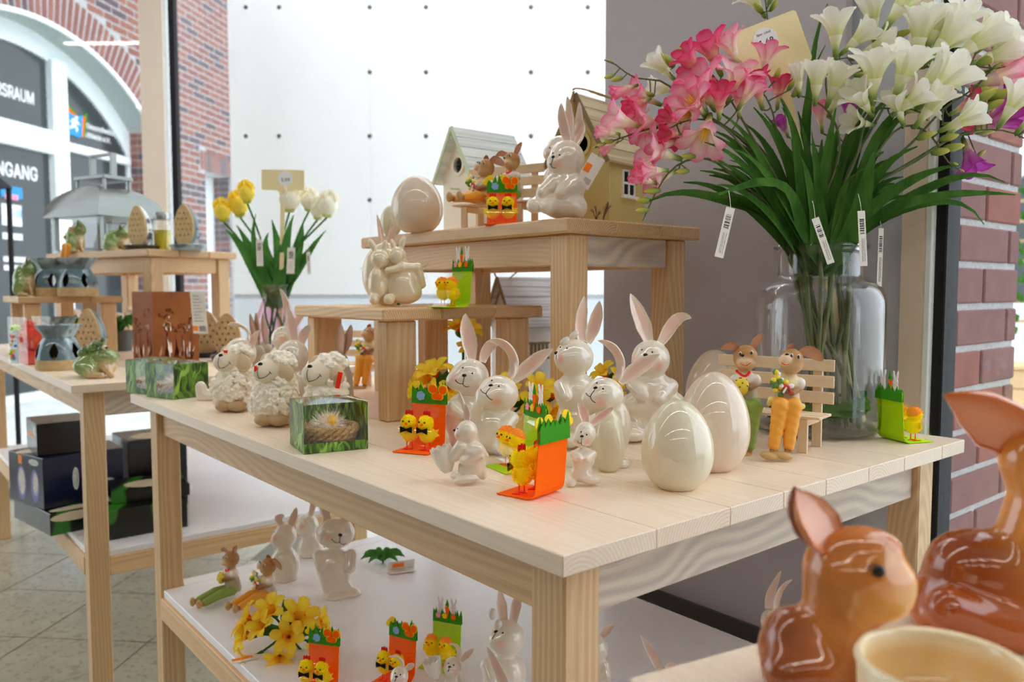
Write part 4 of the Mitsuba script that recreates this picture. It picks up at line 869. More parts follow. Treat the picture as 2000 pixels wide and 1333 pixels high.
def bench(label, o, ang, L=0.17, group=None):
    """o: the right end of the back on the ground; ang: where the bench looks."""
    k = thing('toy_bench', label, 'bench'); M = yawframe(o, ang); D = 0.056
    wb = lambda nm, lo, hi, g: part(k, nm, wboard(lo, hi, g, 0.0007, M), 'wood_raw')
    for i in range(3): wb('back_slat', (-L, -0.004, 0.062+i*0.0225), (0, 0.0, 0.0785+i*0.0225), 0)
    for i in range(3): wb('seat_slat', (-L, -0.008-(i+1)*0.017, 0.047), (0, -0.010-i*0.017, 0.0505), 0)
    for x in (-L+0.018, -0.030):
        wb('leg', (x, 0.0005, 0), (x+0.013, 0.0055, 0.118), 2); wb('leg', (x, -D, 0), (x+0.013, -D+0.005, 0.0465), 2)
        wb('bracket', (x+0.002, -D+0.005, 0.036), (x+0.011, 0.0, 0.0465), 1)
    return k, M
bo = on(1627, 1.092, H); k, M = bench('small wooden toy bench with the resin rabbit pair beside the glass vase', bo, -129)
sp = lambda M, x, y, z: (M @ np.array([x, y, z, 1.0]))[:3]
# seats: put each so that its reference falls on the photographed spot
resin_rabbit('brown resin rabbit with flowers and orange trousers on the bench by the vase', ad(1535, 801, 1.045), 'girl', 0)
resin_rabbit('brown resin rabbit with a yellow egg on the bench by the vase', ad(1458, 797, 1.085), 'boy', 0, sc=0.00068)
b2 = on(1064, 1.50, TR[4]); k, M = bench('small wooden toy bench on the tall riser behind the orange bag', b2, -122)
resin_rabbit('brown resin rabbit with orange trousers leaning against the white birdhouse', ad(945, 415, 1.475)*[1, 1, 0]+[0, 0, TR[4]+0.045], 'girl', -35, 'out')
resin_rabbit('brown resin rabbit with one pointed ear behind the orange bag on the tall riser', ad(1002, 400, 1.50)*[1, 1, 0]+[0, 0, TR[4]+0.060], 'boy', -28, 'hang')
S1 = 0.37
LTp = lambda a, b: np.array([LT[0], LT[1], LT[4]])+a*np.array([-math.sin(math.radians(15.7)), math.cos(math.radians(15.7)), 0])+b*np.array([math.cos(math.radians(15.7)), math.sin(math.radians(15.7)), 0])
resin_rabbit('brown resin rabbit with green trousers sitting on the lower shelf, legs stretched out', on(455, 1.60, S1)+[0, 0, 0.0128], 'boy', -36, 'out')
resin_rabbit('brown resin rabbit with ochre trousers sitting on the lower shelf', on(522, 1.57, S1)+[0, 0, 0.0128], 'girl', -34, 'out')
resin_rabbit('brown resin rabbit with orange trousers perched on the left tall riser', LTp(0.47, 0.012)+[0, 0, 0.0135], 'girl', -20, 'hang')
resin_rabbit('brown resin rabbit with orange trousers seen between the legs of the low riser', on(718, 1.80, H)+[0, 0, 0.055], 'girl', 10, 'hang')
bx = on(760, 1.86, H); bench('small wooden toy bench behind the legs of the low riser', bx, -110)

# ================================================================== FELT BAGS WITH CHICKS
def grass_poly(w, h, n, seed, base=0.4):
    r = random.Random(seed); p = [(-w/2, 0)]
    for i in range(n):
        x0, x1 = -w/2+w*i/n, -w/2+w*(i+1)/n; p += [(x0+w/n*0.1, h*base), ((x0+x1)/2+r.uniform(-1, 1)*w/n*0.35, h*r.uniform(0.65, 1.0))]
    p += [(w/2, h*base), (w/2, 0)]; return Polygon(p)
def flower_poly(r, n=5, a0=0.3): return unary_union([Point(r*0.62*math.cos(a0+i*2*math.pi/n), r*0.62*math.sin(a0+i*2*math.pi/n)).buffer(r*0.42, 6) for i in range(n)]+[Point(0, 0).buffer(r*0.4, 6)])
def bunny_poly(h): return unary_union([affinity.scale(Point(0, h*0.22).buffer(h*0.2, 8), 0.85, 1.1), Point(0, h*0.48).buffer(h*0.15, 8), affinity.rotate(affinity.scale(Point(-h*0.1, h*0.76).buffer(h*0.2, 8), 0.28, 1.1), 12), affinity.rotate(affinity.scale(Point(h*0.1, h*0.76).buffer(h*0.2, 8), 0.28, 1.1), -12)])
UPXZ = np.array([[1, 0, 0, 0], [0, 0, -1, 0], [0, 1, 0, 0], [0, 0, 0, 1.0]])        # polygon xy -> upright, facing -y
def fuzz(c, r, seed, n=420, ln=0.0012):
    """A pompom: a core with many short fibres."""
    g = np.random.default_rng(seed); d = g.normal(size=(n, 3)); d /= np.linalg.norm(d, axis=1, keepdims=True); c = np.asarray(c, float)
    s = np.cross(d, g.normal(size=(n, 3))); s /= np.linalg.norm(s, axis=1, keepdims=True); q = d*r*0.97+c; tip = c+d*(r+ln)+g.normal(size=(n, 3))*ln*0.35
    V = np.stack([q+s*0.0009, q-s*0.0009, tip], 1).reshape(-1, 3)
    return join([ball(c, r, 3), (V, np.arange(3*n).reshape(-1, 3))])
def chick(label, o, ang, kind, group='little fuzzy toy chicks'):
    k = thing('toy_chick', label, 'toy chick', group); M = yawframe(o, ang); P = lambda nm, m, mt, sm=False, **kw: part(k, nm, xform(m, M), mt, sm, **kw)
    sd = len(scene)
    P('body', fuzz((0, 0.001, 0.0215), 0.0112, sd), 'fuzz_yellow'); P('head', fuzz((0, -0.0025, 0.0375), 0.0104, sd+1), 'fuzz_yellow')
    if kind == 'orange':
        for dx, h in ((-0.004, 0.005), (0, 0.0075), (0.004, 0.005)): P('comb', xform(prism(affinity.scale(Point(dx, 0.0485+h*0.3).buffer(0.003, 6), 0.6, 1.3), -0.0006, 0.0006), UPXZ), 'felt_red')
        P('bow_tie', shift(xform(prism(Polygon([(-0.0085, -0.0045), (0, -0.0012), (0.0085, -0.0045), (0.0085, 0.0045), (0, 0.0012), (-0.0085, 0.0045)]), -0.0008, 0.0008), UPXZ), 0, -0.0125, 0.0285), 'felt_black')
    else:
        P('cap', fuzz((0, -0.0015, 0.0395), 0.0100, sd+2), 'fuzz_orange', label='orange tuft on the head')
    for s in (-1, 1):
        P('eye', ball((s*0.0045, -0.0125, 0.0400), 0.0013, 1), 'black_gloss', True)
        P('wing', xform(prism(Polygon([(0, 0.005), (0.009, 0.006), (0.006, 0.001), (0.010, -0.003), (0.001, -0.005), (-0.003, 0)]), -0.0006, 0.0006), frame((s*0.0098, -0.001, 0.0225), (s*0.85, 0.5, 0.15), (0, 0.1, 1), (-s*0.5, 0.85, 0))), 'felt_yellow')
        P('leg', join([tube([(s*0.0038, 0.0, 0.0125), (s*0.0040, 0.0, 0.0008)], 0.0008, 6)]+[tube([(s*0.004, 0.0, 0.0008), (s*0.004+a*0.005, -0.007, 0.0006)], 0.0007, 5) for a in (-0.7, 0, 0.7)]+[tube([(s*0.004, 0.0, 0.0008), (s*0.004, 0.004, 0.0006)], 0.0007, 5)]), 'sticker_red' if kind == 'orange' else 'felt_orange')
    P('beak', join([shift(trimesh.creation.cone(0.0022, 0.005, sections=8), 0, 0, 0)]), 'felt_orange') if False else P('beak', xform(trimesh.creation.cone(0.0024, 0.0055, sections=10), frame((0, -0.0122, 0.0368), (1, 0, 0), (0, 0, 1), (0, -1, 0))), 'felt_orange')
    return k
def chick_bag(kind, o, ang, where, w=0.053, h=0.074, bl=0.052, lean=0.10, chicks=True, tilt=0.0):
    """o: the middle of the panel's foot; the base runs forward from it."""
    col = {'orange': 'felt_orange', 'lime': 'felt_lime'}[kind]; adj = {'orange': 'orange', 'lime': 'lime green'}[kind]
    k = thing('chick_bag', f'{adj} felt chick bag {where}', 'gift bag'); M = yawframe(np.asarray(o)+[0, 0, 0.0006], ang)
    # side line of the felt: base, bend, panel
    pr = [(-bl, 0.0)]+[(-0.012+0.012*math.sin(a), 0.012-0.012*math.cos(a)) for a in np.linspace(0, math.pi/2, 6)]+[(lean*0.02, h*0.5), (lean*0.05, h)]
    th = 0.0011; n = len(pr); V = []
    for s in (-1, 1):
        for j, (y, z) in enumerate(pr):
            q = np.array(pr[min(j+1, n-1)])-np.array(pr[max(j-1, 0)]); q = q/np.linalg.norm(q); V.append((s*w/2, y, z)); V.append((s*w/2, y-q[1]*th, z+q[0]*th))
    V = np.array(V); F = []; m2 = 2*n
    for j in range(n-1):
        a, b, c, d = 2*j, 2*j+2, 2*j+1, 2*j+3
        F += [[a, m2+a, m2+b], [a, m2+b, b], [c, d, m2+d], [c, m2+d, m2+c], [a, b, d], [a, d, c], [m2+a, m2+c, m2+d], [m2+a, m2+d, m2+b]]
    F += [[0, 1, m2+1], [0, m2+1, m2], [2*n-2, m2+2*n-2, m2+2*n-1], [2*n-2, m2+2*n-1, 2*n-1]]
    part(k, 'felt_panel', xform((V, np.array(F)), M), col)
    y1 = pr[-1][0]
    gm = lambda poly, y, t=0.0011: xform(prism(poly, 0, t), frame((0, y1+y, h-0.014), (1, 0, 0), (0, 0, 1), (0, -1, 0)))
    P = lambda nm, m, mt, **kw: part(k, nm, xform(m, M), mt, **kw)
    sd = len(scene)
    for y in (-0.0015, 0.0016): P('grass_trim', gm(grass_poly(w*1.03, 0.033 if kind == 'orange' else 0.024, 6 if kind == 'orange' else 8, sd+int(y*1e4), 0.5), y), 'felt_green', label='green felt grass along the top')
    tr = lambda p, x, z: affinity.translate(p, x, z)
    if kind == 'orange':
        P('flower', gm(tr(flower_poly(0.0065, 6), -0.012, 0.011), -0.0028), 'felt_blue', label='small blue flower')
        for c_, sc_, yy in (('felt_yellow', 1.0, -0.0028), ('felt_orange', 0.78, -0.0040)):
            for a, r in ((0.5, 0.0095), (2.5, 0.0095), (-0.9, 0.0065), (-2.3, 0.0065)): P('butterfly', gm(tr(affinity.scale(Point(r*math.cos(a), r*math.sin(a)).buffer(r*0.78*sc_, 8), 1, 1), 0.0145, 0.016), yy+(0.0003 if a > 0 else 0)), c_)
            P('butterfly', gm(tr(affinity.rotate(sbox(-0.0018, -0.009, 0.0018, 0.009), 15), 0.0145, 0.015), yy-0.0012), 'felt_orange')
        for i in range(3): P('flower', gm(tr(affinity.scale(Point(-0.0285+0.004*i, 0.018+0.006*i-0.003*(i == 2)).buffer(0.0056, 8), 1.1, 0.8), 0, 0), 0.0005), 'felt_yellow', label='yellow felt petal')
    else:
        for x in (-0.013, 0.012): P('rabbit_cutout', gm(tr(bunny_poly(0.032), x, 0.012), 0.0003), 'felt_white', label='white felt rabbit cutout')
        P('carrot', gm(Polygon([(-0.003, 0.028), (0.004, 0.030), (0.003, 0.014), (0.0005, 0.008)]), -0.0028), 'felt_orange'); P('carrot_top', gm(Polygon([(-0.003, 0.029), (0.001, 0.042), (0.0045, 0.030)]), -0.0024), 'felt_green')
        for x, c_ in ((-0.016, 'felt_pink'), (-0.004, 'felt_yellow'), (0.013, 'felt_orange')): P('flower', gm(tr(flower_poly(0.0048, 5), x, 0.012), -0.0030), c_)
    # clear film from the trim down to the front of the base
    fp = spline([(y1-0.003, 0, h-0.012), (-0.022, 0, h*0.62), (-bl*0.78, 0, 0.026), (-bl+0.001, 0, 0.0012)], 14); V = np.array([[s*w*0.49, p[0], p[2]] for p in fp for s in (-1, 1)]); F = [[2*i, 2*i+1, 2*i+3] for i in range(13)]+[[2*i, 2*i+3, 2*i+2] for i in range(13)]
    part(k, 'clear_film', xform((V, np.array(F)), M), 'film', True, label='clear film front')
    if chicks:
        for i, x in enumerate((-0.0135, 0.0135)):
            side = ('left', 'right')[i]
            chick(f'{side} yellow chick in the {adj} bag {where}', sp(M, x, -0.028, 0.0012), ang+(-6 if i else 7), kind)
    return k
gap = lambda px, py, z=H: at(px, py, z)
chick_bag('orange', on(836, 1.105, H), -112, 'beside the low riser leg')
chick_bag('orange', on(1075, 0.835, H), 142, 'at the table edge, seen from its side')
chick_bag('lime', on(1040, 0.985, H), -152, 'behind the orange bag at the table edge')
chick_bag('orange', on(980, 1.43, TR[4]), -94, 'on the tall riser')
chick_bag('lime', on(900, 1.37, LR[4]), -138, 'on the low riser')
chick_bag('lime', on(1738, 1.15, H), 16, 'right of the glass vase')
chick_bag('orange', on(632, 1.245, S1), -105, 'against the daffodils on the lower shelf')
chick_bag('orange', on(785, 1.27, S1), -118, 'in the middle of the lower shelf')
chick_bag('lime', on(872, 1.33, S1), -112, 'on the lower shelf, its rabbit cutouts upright')

# ================================================================== BOXES WITH NESTS
def gp_fn(p, n, uv):
    h = p.x*0.8-p.y*0.6; w1 = noise(h*160, p.z*60, 1.0)*0.010
    b1 = noise((h+w1+p.z*0.18)*520, p.z*36, 3.0); b2 = noise((h-p.z*0.25-w1)*420, p.z*30, 9.0)
    c = mix(rgb(36, 66, 18), rgb(96, 146, 44), smoothstep(0.25, 0.7, b1)); c = mix(c, rgb(150, 192, 86), smoothstep(0.62, 0.86, b2)); return mix(c, rgb(22, 40, 12), smoothstep(0.7, 0.9, noise(h*240, p.z*50, 5.0))*0.7)
mat('grass_print', proc(gp_fn), 0.3, 0.5)
def nest_box(label, c0, c1, c2, hgt, win, nest_label):
    """c0: near corner of the foot, c1 the corner to the right, c2 the corner to the left; win: the face with the window ('right' or 'left')."""
    k = thing('nest_box', label, 'box'); c0, c1, c2 = (np.asarray(c, float) for c in (c0, c1, c2))
    x, y = norm(c1-c0), None; y = np.cross(UP, x); Lx = np.linalg.norm(c1-c0); Ly = abs((c2-c0) @ y); M = frame(c0+[0, 0, 0.0005], x, y, UP); t = 0.0008
    b = lambda lo, hi, nm='printed_card', mt='grass_print', **kw: part(k, nm, xform(rbox(lo, hi, 0.0002), M), mt, **kw)
    b((0, 0, 0), (Lx, Ly, t)); b((0, Ly-t, t), (Lx, Ly, hgt))
    if win == 'right': b((0, 0, t), (t, Ly, hgt)); b((Lx-t, 0, t), (Lx, Ly, hgt)); b((t, 0, t), (Lx-t, t, hgt*0.2)); b((Lx*0.985, 0, hgt*.2), (Lx-t, t, hgt))
    else: b((t, 0, t), (Lx, t, hgt)); b((Lx-t, t, t), (Lx, Ly-t, hgt)); b((0, t, t), (t, Ly-t, hgt*0.17)); b((0, Ly*0.62, hgt*0.17), (t, Ly-t, hgt))
    sheet = lambda P: (np.array(P, float), np.array([[0, 1, 2], [0, 2, 3]]))
    part(k, 'clear_window', xform(sheet([(t, 0.0004, hgt*.2), (Lx-t, 0.0004, hgt*.2), (Lx-t, 0.0004, hgt), (t, 0.0004, hgt)] if win == 'right' else [(0.0004, t, hgt*.17), (0.0004, Ly*0.62, hgt*.17), (0.0004, Ly*0.62, hgt), (0.0004, t, hgt)]), M), 'film')
    n = 13; g = np.linspace(0, 1, n); X, Y = np.meshgrid(g, g, indexing='ij'); Z = hgt+0.0005+0.0055*(np.sin(math.pi*X)*np.sin(math.pi*Y))**0.8; V = np.stack([X*Lx, Y*Ly, Z], -1).reshape(-1, 3)
    F = [[i*n+j, (i+1)*n+j, (i+1)*n+j+1] for i in range(n-1) for j in range(n-1)]+[[i*n+j, (i+1)*n+j+1, i*n+j+1] for i in range(n-1) for j in range(n-1)]
    part(k, 'clear_lid', xform((V, np.array(F)), M), 'film', True)
    nk = thing('straw_nest', nest_label, 'nest'); c = np.array([Lx*0.5, Ly*0.5, 0]); R = min(Lx, Ly)*0.42
    for i in range(3):
        ms = []
        for s in range(3):
            th = np.linspace(0, 2*math.pi, 90, endpoint=False); ph = th*7+s*2*math.pi/3; rr = R*(0.86+0.10*i)+0.0034*np.cos(ph)
            ms.append(tube(np.stack([c[0]+rr*np.cos(th), c[1]+rr*np.sin(th), 0.0085+0.0085*i+0.0038*np.sin(ph)], 1), 0.0030, 7, closed=True))
        part(nk, 'braid', xform(join(ms), M), 'straw', True)
    part(nk, 'floor', xform(shift(lathe([(0, 0), (R*0.86, 0), (R*0.86, 0.006), (0, 0.006)], 24), c[0], c[1], 0.0012), M), 'straw')
    r = np.random.default_rng(int(hgt*1e5)); fs = []
    for _ in range(900):
        a, q = r.uniform(0, 6.28), R*0.8*math.sqrt(r.uniform(0, 1)); b0 = np.array([c[0]+q*math.cos(a), c[1]+q*math.sin(a), 0.014+r.uniform(0, 0.008)])
        d = norm([r.normal()*0.8, r.normal()*0.8, r.uniform(0.2, 1.4)])*r.uniform(0.006, 0.016); w = norm(np.cross(d, r.normal(size=3)))*0.00045; fs.append((np.array([b0-w, b0+w, b0+d]), np.array([[0, 1, 2]])))
    part(nk, 'feathers', xform(join(fs), M), 'feather', kind='stuff'); part(nk, 'feather_tuft', xform(fuzz((c[0], c[1], 0.026), 0.013, 77, 700, 0.012), M), 'feather'); part(nk, 'yellow_feather', xform(fuzz((c[0]+0.002, c[1]-0.010, 0.037), 0.004, 78, 120, 0.006), M), 'felt_yellow')
    return k
hb = 97*depth(at(594, 889, H))/FPX
nest_box('clear lidded box printed with grass around a braided nest, nearest the table edge', at(594, 889, H), at(719, 877, H), at(554, 869, H), hb, 'right', 'braided straw nest with feathers in the large clear box')
q0, q1, q2 = at(340, 782, H), at(408, 773, H), at(273, 777, H)
nest_box('grass printed box with a small window at the left end of the table', q0, q1, q2, 0.070, 'left', 'straw nest in the box at the left end of the middle table')
dq = norm(q1-q0)*0.0+norm(np.cross(UP, norm(q1-q0)))*(abs((q2-q0) @ np.cross(UP, norm(q1-q0)))+0.006)+norm(q1-q0)*0.02
nest_box('grass printed box behind the one at the left end of the table', q0+dq, q1+dq, q2+dq, 0.070, 'left', 'straw nest in the rearmost grass printed box')

# ================================================================== BIRDHOUSES
def birdhouse(label, o, ang, W_, D, hw, ha, wall, edge, roof_c, over=0.022, hole=True):
    k = thing('birdhouse', label, 'birdhouse'); M = yawframe(o, ang); P = lambda nm, m, mt, sm=False, **kw: part(k, nm, xform(m, M), mt, sm, **kw)
    gable = Polygon([(-W_/2, 0), (W_/2, 0), (W_/2, hw), (0, ha), (-W_/2, hw)])
    hz = hw+(ha-hw)*0.22
    front = gable.difference(Point(0, hz).buffer(0.019, 32)) if hole else gable
    P('front_wall', shift(xform(prism(front, 0, 0.006), UPXZ), 0, 0.006, 0), wall); P('rear_wall', shift(xform(prism(gable, 0, 0.006), UPXZ), 0, D, 0), wall)
    for s in (-1, 1): P('side_wall', rbox((s*W_/2-(0.006 if s > 0 else 0), 0.006, 0), (s*W_/2+(0 if s > 0 else 0.006), D-0.006, hw), 0.0008), wall)
    P('floor', rbox((-W_/2+.006, .006, 0), (W_/2-.006, D-.006, 0.006), 0.0005), wall)
    if hole:
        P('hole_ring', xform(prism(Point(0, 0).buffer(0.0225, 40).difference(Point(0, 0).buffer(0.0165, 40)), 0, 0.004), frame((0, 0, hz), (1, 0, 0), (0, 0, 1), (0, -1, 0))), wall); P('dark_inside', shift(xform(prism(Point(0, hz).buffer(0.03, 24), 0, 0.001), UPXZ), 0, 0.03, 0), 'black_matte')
        P('perch', tube([(0, 0.0, hz-0.052), (0, -0.022, hz-0.052)], 0.0022, 8), edge)
    sl = math.atan2(ha-hw, W_/2); n = 5; Lr = (W_/2)/math.cos(sl)+over
    for s in (-1, 1):
        Mr = frame((0, -over, ha+0.004), (0, 1, 0), np.array([s*math.cos(sl), 0, -math.sin(sl)]), np.cross((0, 1, 0), (s*math.cos(sl), 0, -math.sin(sl))))
        for i in range(n): P('roof_board', xform(rbox((0.003, Lr*i/n+0.0004, -0.003), (D+2*over-0.001, Lr*(i+1)/n-0.0004, 0.003+0.0006*(i % 2)), 0.0008), Mr), roof_c)
        P('roof_edge', xform(rbox((0, 0.0, -0.0045), (0.0029, Lr+0.001, 0.0045), 0.0006), Mr), edge)
    return k, M, hz
mat('mint', rgb(196, 210, 174), 0.5, 0.4); mat('wall_cream', rgb(240, 230, 214), 0.6, 0.3); mat('wall_yellow', rgb(214, 196, 132), 0.6, 0.3); mat('wall_white', rgb(222, 220, 218), 0.6, 0.3)
def stripe(a, b): A, B_ = rgb(*a), rgb(*b); return proc(lambda p, n, uv: mix(A, B_, smoothstep(0.35, 0.75, noise(p.z*260, p.x*9+p.y*5, 3.0))))
mat('roof_pale', stripe((216, 224, 224), (236, 240, 240)), 0.5, 0.3); mat('roof_tan', stripe((222, 206, 174), (198, 180, 146)), 0.5, 0.3); mat('roof_grey', stripe((206, 200, 200), (182, 176, 176)), 0.5, 0.3); mat('edge_brown', rgb(134, 112, 78), 0.6, 0.3)
k, M, hz = birdhouse('white birdhouse with a mint green roof edge on the tall riser', on(897, 1.76, TR[4]), -142, 0.124, 0.13, 0.138, 0.234, 'wall_cream', 'mint', 'roof_pale')
part(k, 'hook', xform(tube([(0.006*math.cos(a), 0.05, 0.222+0.006*math.sin(a)) for a in np.linspace(0, 2*math.pi, 16)], 0.001, 6), M), 'brass', True)
k, M, hz = birdhouse('mustard yellow birdhouse with a white window on the tall riser', on(1135, 1.47, TR[4]), -132, 0.122, 0.115, 0.128, 0.235, 'wall_yellow', 'edge_brown', 'roof_tan')
WX = frame((0.061, 0.06, 0.082), (0, 1, 0), (0, 0, 1), (1, 0, 0)) 
part(k, 'window', xform(join([xform(prism(sbox(-0.02, -0.024, 0.02, 0.024).difference(unary_union([sbox(x, z, x+0.0145, z+0.0185) for x in (-0.0165, 0.002) for z in (-0.0205, 0.002)])), 0, 0.003), WX), xform(rbox((-0.024, -0.028, 0), (0.024, -0.023, 0.008), 0.0005), WX)]), M), 'white_paint', label='white window frame with four panes')
for x in (-0.0165, 0.002):
    for z in (-0.0205, 0.002): part(k, 'window_pane', xform(xform(rbox((x, z, 0.0002), (x+0.0145, z+0.0185, 0.0009), 0.0001), WX), M), 'black_matte')
r = random.Random(4)
def rope(P): return join([tube(P+np.array([[0.0012*math.cos(i*1.3+q), 0.0012*math.sin(i*1.3+q), 0] for i in range(len(P))]), 0.0012, 5) for q in (0, 3.14)])
part(k, 'rope', xform(rope(spline([(0.0, -0.024, 0.242), (0.004, -0.028, 0.20), (0.006, -0.026, 0.165), (0.0, -0.025, 0.155)], 40)), M), 'straw', True); part(k, 'rope', xform(rope(spline([(-0.004, -0.02, 0.246), (0.0, 0.03, 0.252), (0.012, 0.07, 0.246), (0.004, 0.02, 0.249)], 40)), M), 'straw', True); part(k, 'rope', xform(rope(spline([(0.0, -0.026, 0.158), (0.012, -0.03, 0.16), (0.016, -0.028, 0.152), (0.006, -0.03, 0.146), (0.0, -0.028, 0.156)], 30)), M), 'straw', True)
def twig(seed, h, n=16):
    r = random.Random(seed); ms = []
    def grow(p, d, l, lev):
        q = p+d*l; ms.append(tube([p, (p+q)/2+np.array([r.uniform(-1, 1), r.uniform(-1, 1), 0])*l*0.06, q], [0.0011*(0.7**lev), 0.0008*(0.7**lev)], 5))
        if lev < 3:
            for _ in range(3): grow(q-d*l*r.uniform(0, 0.5), norm(d+np.array([r.uniform(-1, 1), r.uniform(-1, 1), r.uniform(-0.1, 0.8)])*0.75), l*0.62, lev+1)
    grow(np.zeros(3), np.array([0.05, 0, 1.0]), h*0.4, 0); return join(ms)
mat('twig_purple', rgb(112, 72, 66), 0.8, 0.2)
tw = twig(3, 0.06); part(k, 'dried_twig', xform(shift(tw, 0.058, -0.012, 0.0), M), 'twig_purple'); part(k, 'dried_twig', xform(shift(twig(8, 0.05), 0.046, -0.018, 0.0), M), 'twig_purple')
tgM = frame(ad(1152, 335, 1.40), norm(RT*0.86-UP*0.5), FW, norm(UP*0.86+RT*0.5))
tg = thing('price_tag', 'white card tag with an orange sticker hanging before the yellow birdhouse', 'price tag')
part(tg, 'card', xform(rbox((-0.0135, 0, -0.03), (0.0135, 0.0006, 0.03), 0.0002), tgM), 'paper'); part(tg, 'sticker', xform(rbox((-0.0125, -0.0004, -0.004), (-0.001, 0, 0.012), 0.0002), tgM), 'sticker_orange'); part(tg, 'cord', xform(tube([(0, 0, 0.028), (-0.004, 0.004, 0.05), (0.0, 0.03, 0.075)], 0.0005, 5, seg=8), tgM), 'straw')
part(tg, 'print', xform(join([rbox((-0.002+i*0.0016, -0.0004, -0.022), (-0.0013+i*0.0016, 0, -0.012), 0.0001) for i in range(8)]), tgM), 'ink_grey')
k, M, hz = birdhouse('pale grey birdhouse with slatted windows under the tall riser', on(985, 1.90, H), -148, 0.118, 0.135, 0.145, 0.245, 'wall_white', 'edge_brown', 'roof_grey', hole=False)
for z in (0.06,): part(k, 'window', xform(join([rbox((0.059, 0.035+i*0.011, z), (0.062, 0.041+i*0.011, z+0.032), 0.0004) for i in range(5)]+[rbox((0.059, 0.03, z-0.004), (0.0615, 0.09, z), 0.0004), rbox((0.059, 0.03, z+0.032), (0.0615, 0.09, z+0.036), 0.0004)]), M), 'edge_brown')
part(k, 'rope', xform(rope(spline([(-0.004, -0.02, 0.25), (0.02, 0.0, 0.285), (0.035, 0.03, 0.28), (0.01, 0.02, 0.255), (0.006, -0.026, 0.19), (0.0, -0.024, 0.15)], 60)), M), 'edge_brown', True)
# blades of artificial grass behind the embracing rabbits
gk = thing('grass_tuft', 'thin pale artificial grass behind the embracing rabbits on the low riser', 'artificial plant')
gb = on(772, 1.56, LR[4])
gm_ = []
for i in range(18):
    a = r.uniform(-1, 1); h = r.uniform(0.05, 0.085); P = spline([gb+RT*r.uniform(-.01, .01), gb+RT*a*0.03+UP*h*0.6+FW*r.uniform(-.01, .01), gb+RT*a*0.075+UP*h], 8); gm_.append(tube(P, [0.0010, 0.0003], 4))
part(gk, 'blades', join(gm_), 'leaf_tulip', kind='stuff')

# ================================================================== FLOWERS
def strap(P, w, n=14, fold=0.35, face=None, wp=(0.55, 1.0, 0.95, 0.75, 0.12)):
    """A strap leaf along P, folded a little along its midrib."""
    P = spline(P, n); t = np.gradient(P, axis=0); t /= np.linalg.norm(t, axis=1, keepdims=True)
    f = np.asarray(-FW*0.8+UP*0.5 if face is None else face, float); lat = np.cross(t, f); lat /= np.linalg.norm(lat, axis=1, keepdims=True)+1e-9; nn = np.cross(lat, t)
    ww = w*np.interp(np.linspace(0, 1, n), np.linspace(0, 1, len(wp)), wp)
    V = np.stack([P-lat*ww[:, None]+nn*ww[:, None]*fold, P, P+lat*ww[:, None]+nn*ww[:, None]*fold], 1).reshape(-1, 3); F = []
    for i in range(n-1):
        for k in range(2): a = 3*i+k; F += [[a, a+1, a+4], [a, a+4, a+3]]
    return V, np.array(F)
def petal_mesh(openness, cols, width=0.135, ln=0.62, r0=0.10, z0=0.38, close=0.0, nu=8, nv=7):
    """One petal of a cup flower of size 1 (axis z); cols: (base, middle, tip, edge)."""
    V, C = [], []; cb, cm, ct, ce = (np.array(rgb(*c)) for c in cols)
    for i in range(nu):
        u = i/(nu-1); a = openness*(0.25+1.0*u**1.3); r = r0; z = z0
        # walk outwards along a curve that leans more and more
        m = 12; uu = np.linspace(0, u, m); aa = openness*(0.25+1.35*uu**1.3)-close*uu**1.2; r = r0+np.trapezoid(np.sin(aa), uu)*ln if u else r0; z = z0+np.trapezoid(np.cos(aa), uu)*ln if u else z0
        w = width*(0.50+1.35*u-0.35*u*u)*math.sqrt(max(1-max(0, (u-0.42)/0.58)**2.6, 0.012))
        for j in range(nv):
            v = -1+2*j/(nv-1); x = w*v; cup = -0.18*w*(v*v)*2*(1-0.4*u)
            n = np.array([-math.cos(aa[-1]), 0, math.sin(aa[-1])]) if u else np.array([-1.0, 0, 0.2])
            V.append(np.array([r, x, z])-n*cup*0.9+n*0.015*math.sin(9*v+5*u)*u)
            c = cb*(1-min(u*2.2, 1))+cm*min(u*2.2, 1); k = max(0, (u-0.45)/0.55)**1.2; c = c*(1-k)+ct*k; e = abs(v)**3*0.6*min(1, u*2); C.append(c*(1-e)+ce*e)
    F = []
    for i in range(nu-1):
        for j in range(nv-1): a = i*nv+j; F += [[a, a+1, a+nv+1], [a, a+nv+1, a+nv]]
    return CM(np.array(V), np.array(F), np.array(C))
PC = {'pink': ((252, 244, 206), (253, 206, 218), (246, 116, 166), (242, 92, 148)), 'light': ((252, 248, 214), (253, 236, 232), (248, 158, 190), (244, 122, 168)), 'deep': ((250, 226, 190), (244, 130, 162), (232, 62, 122), (226, 50, 112)),
      'white': ((226, 232, 150), (250, 248, 232), (253, 252, 246), (252, 252, 248)), 'purple': ((226, 170, 210), (206, 96, 190), (186, 66, 172), (170, 56, 158)),
      'yellow': ((206, 214, 110), (250, 226, 70), (253, 232, 110), (250, 226, 90)), 'tulip': ((214, 222, 150), (246, 244, 224), (252, 252, 246), (250, 240, 226)), 'daffodil': ((252, 190, 40), (254, 222, 60), (255, 236, 90), (252, 186, 50)), 'corona': ((236, 96, 24), (240, 110, 24), (246, 132, 30), (228, 70, 20))}
_pm = {}
def petal_ply(col, op, **kw):
    k = (col, op, tuple(sorted(kw.items())))
    if k not in _pm: m = petal_mesh(op, PC[col], **kw); _pm[k] = mikit.ply((m.v, m.f), 'petal', True, color=m.c)
    return _pm[k]
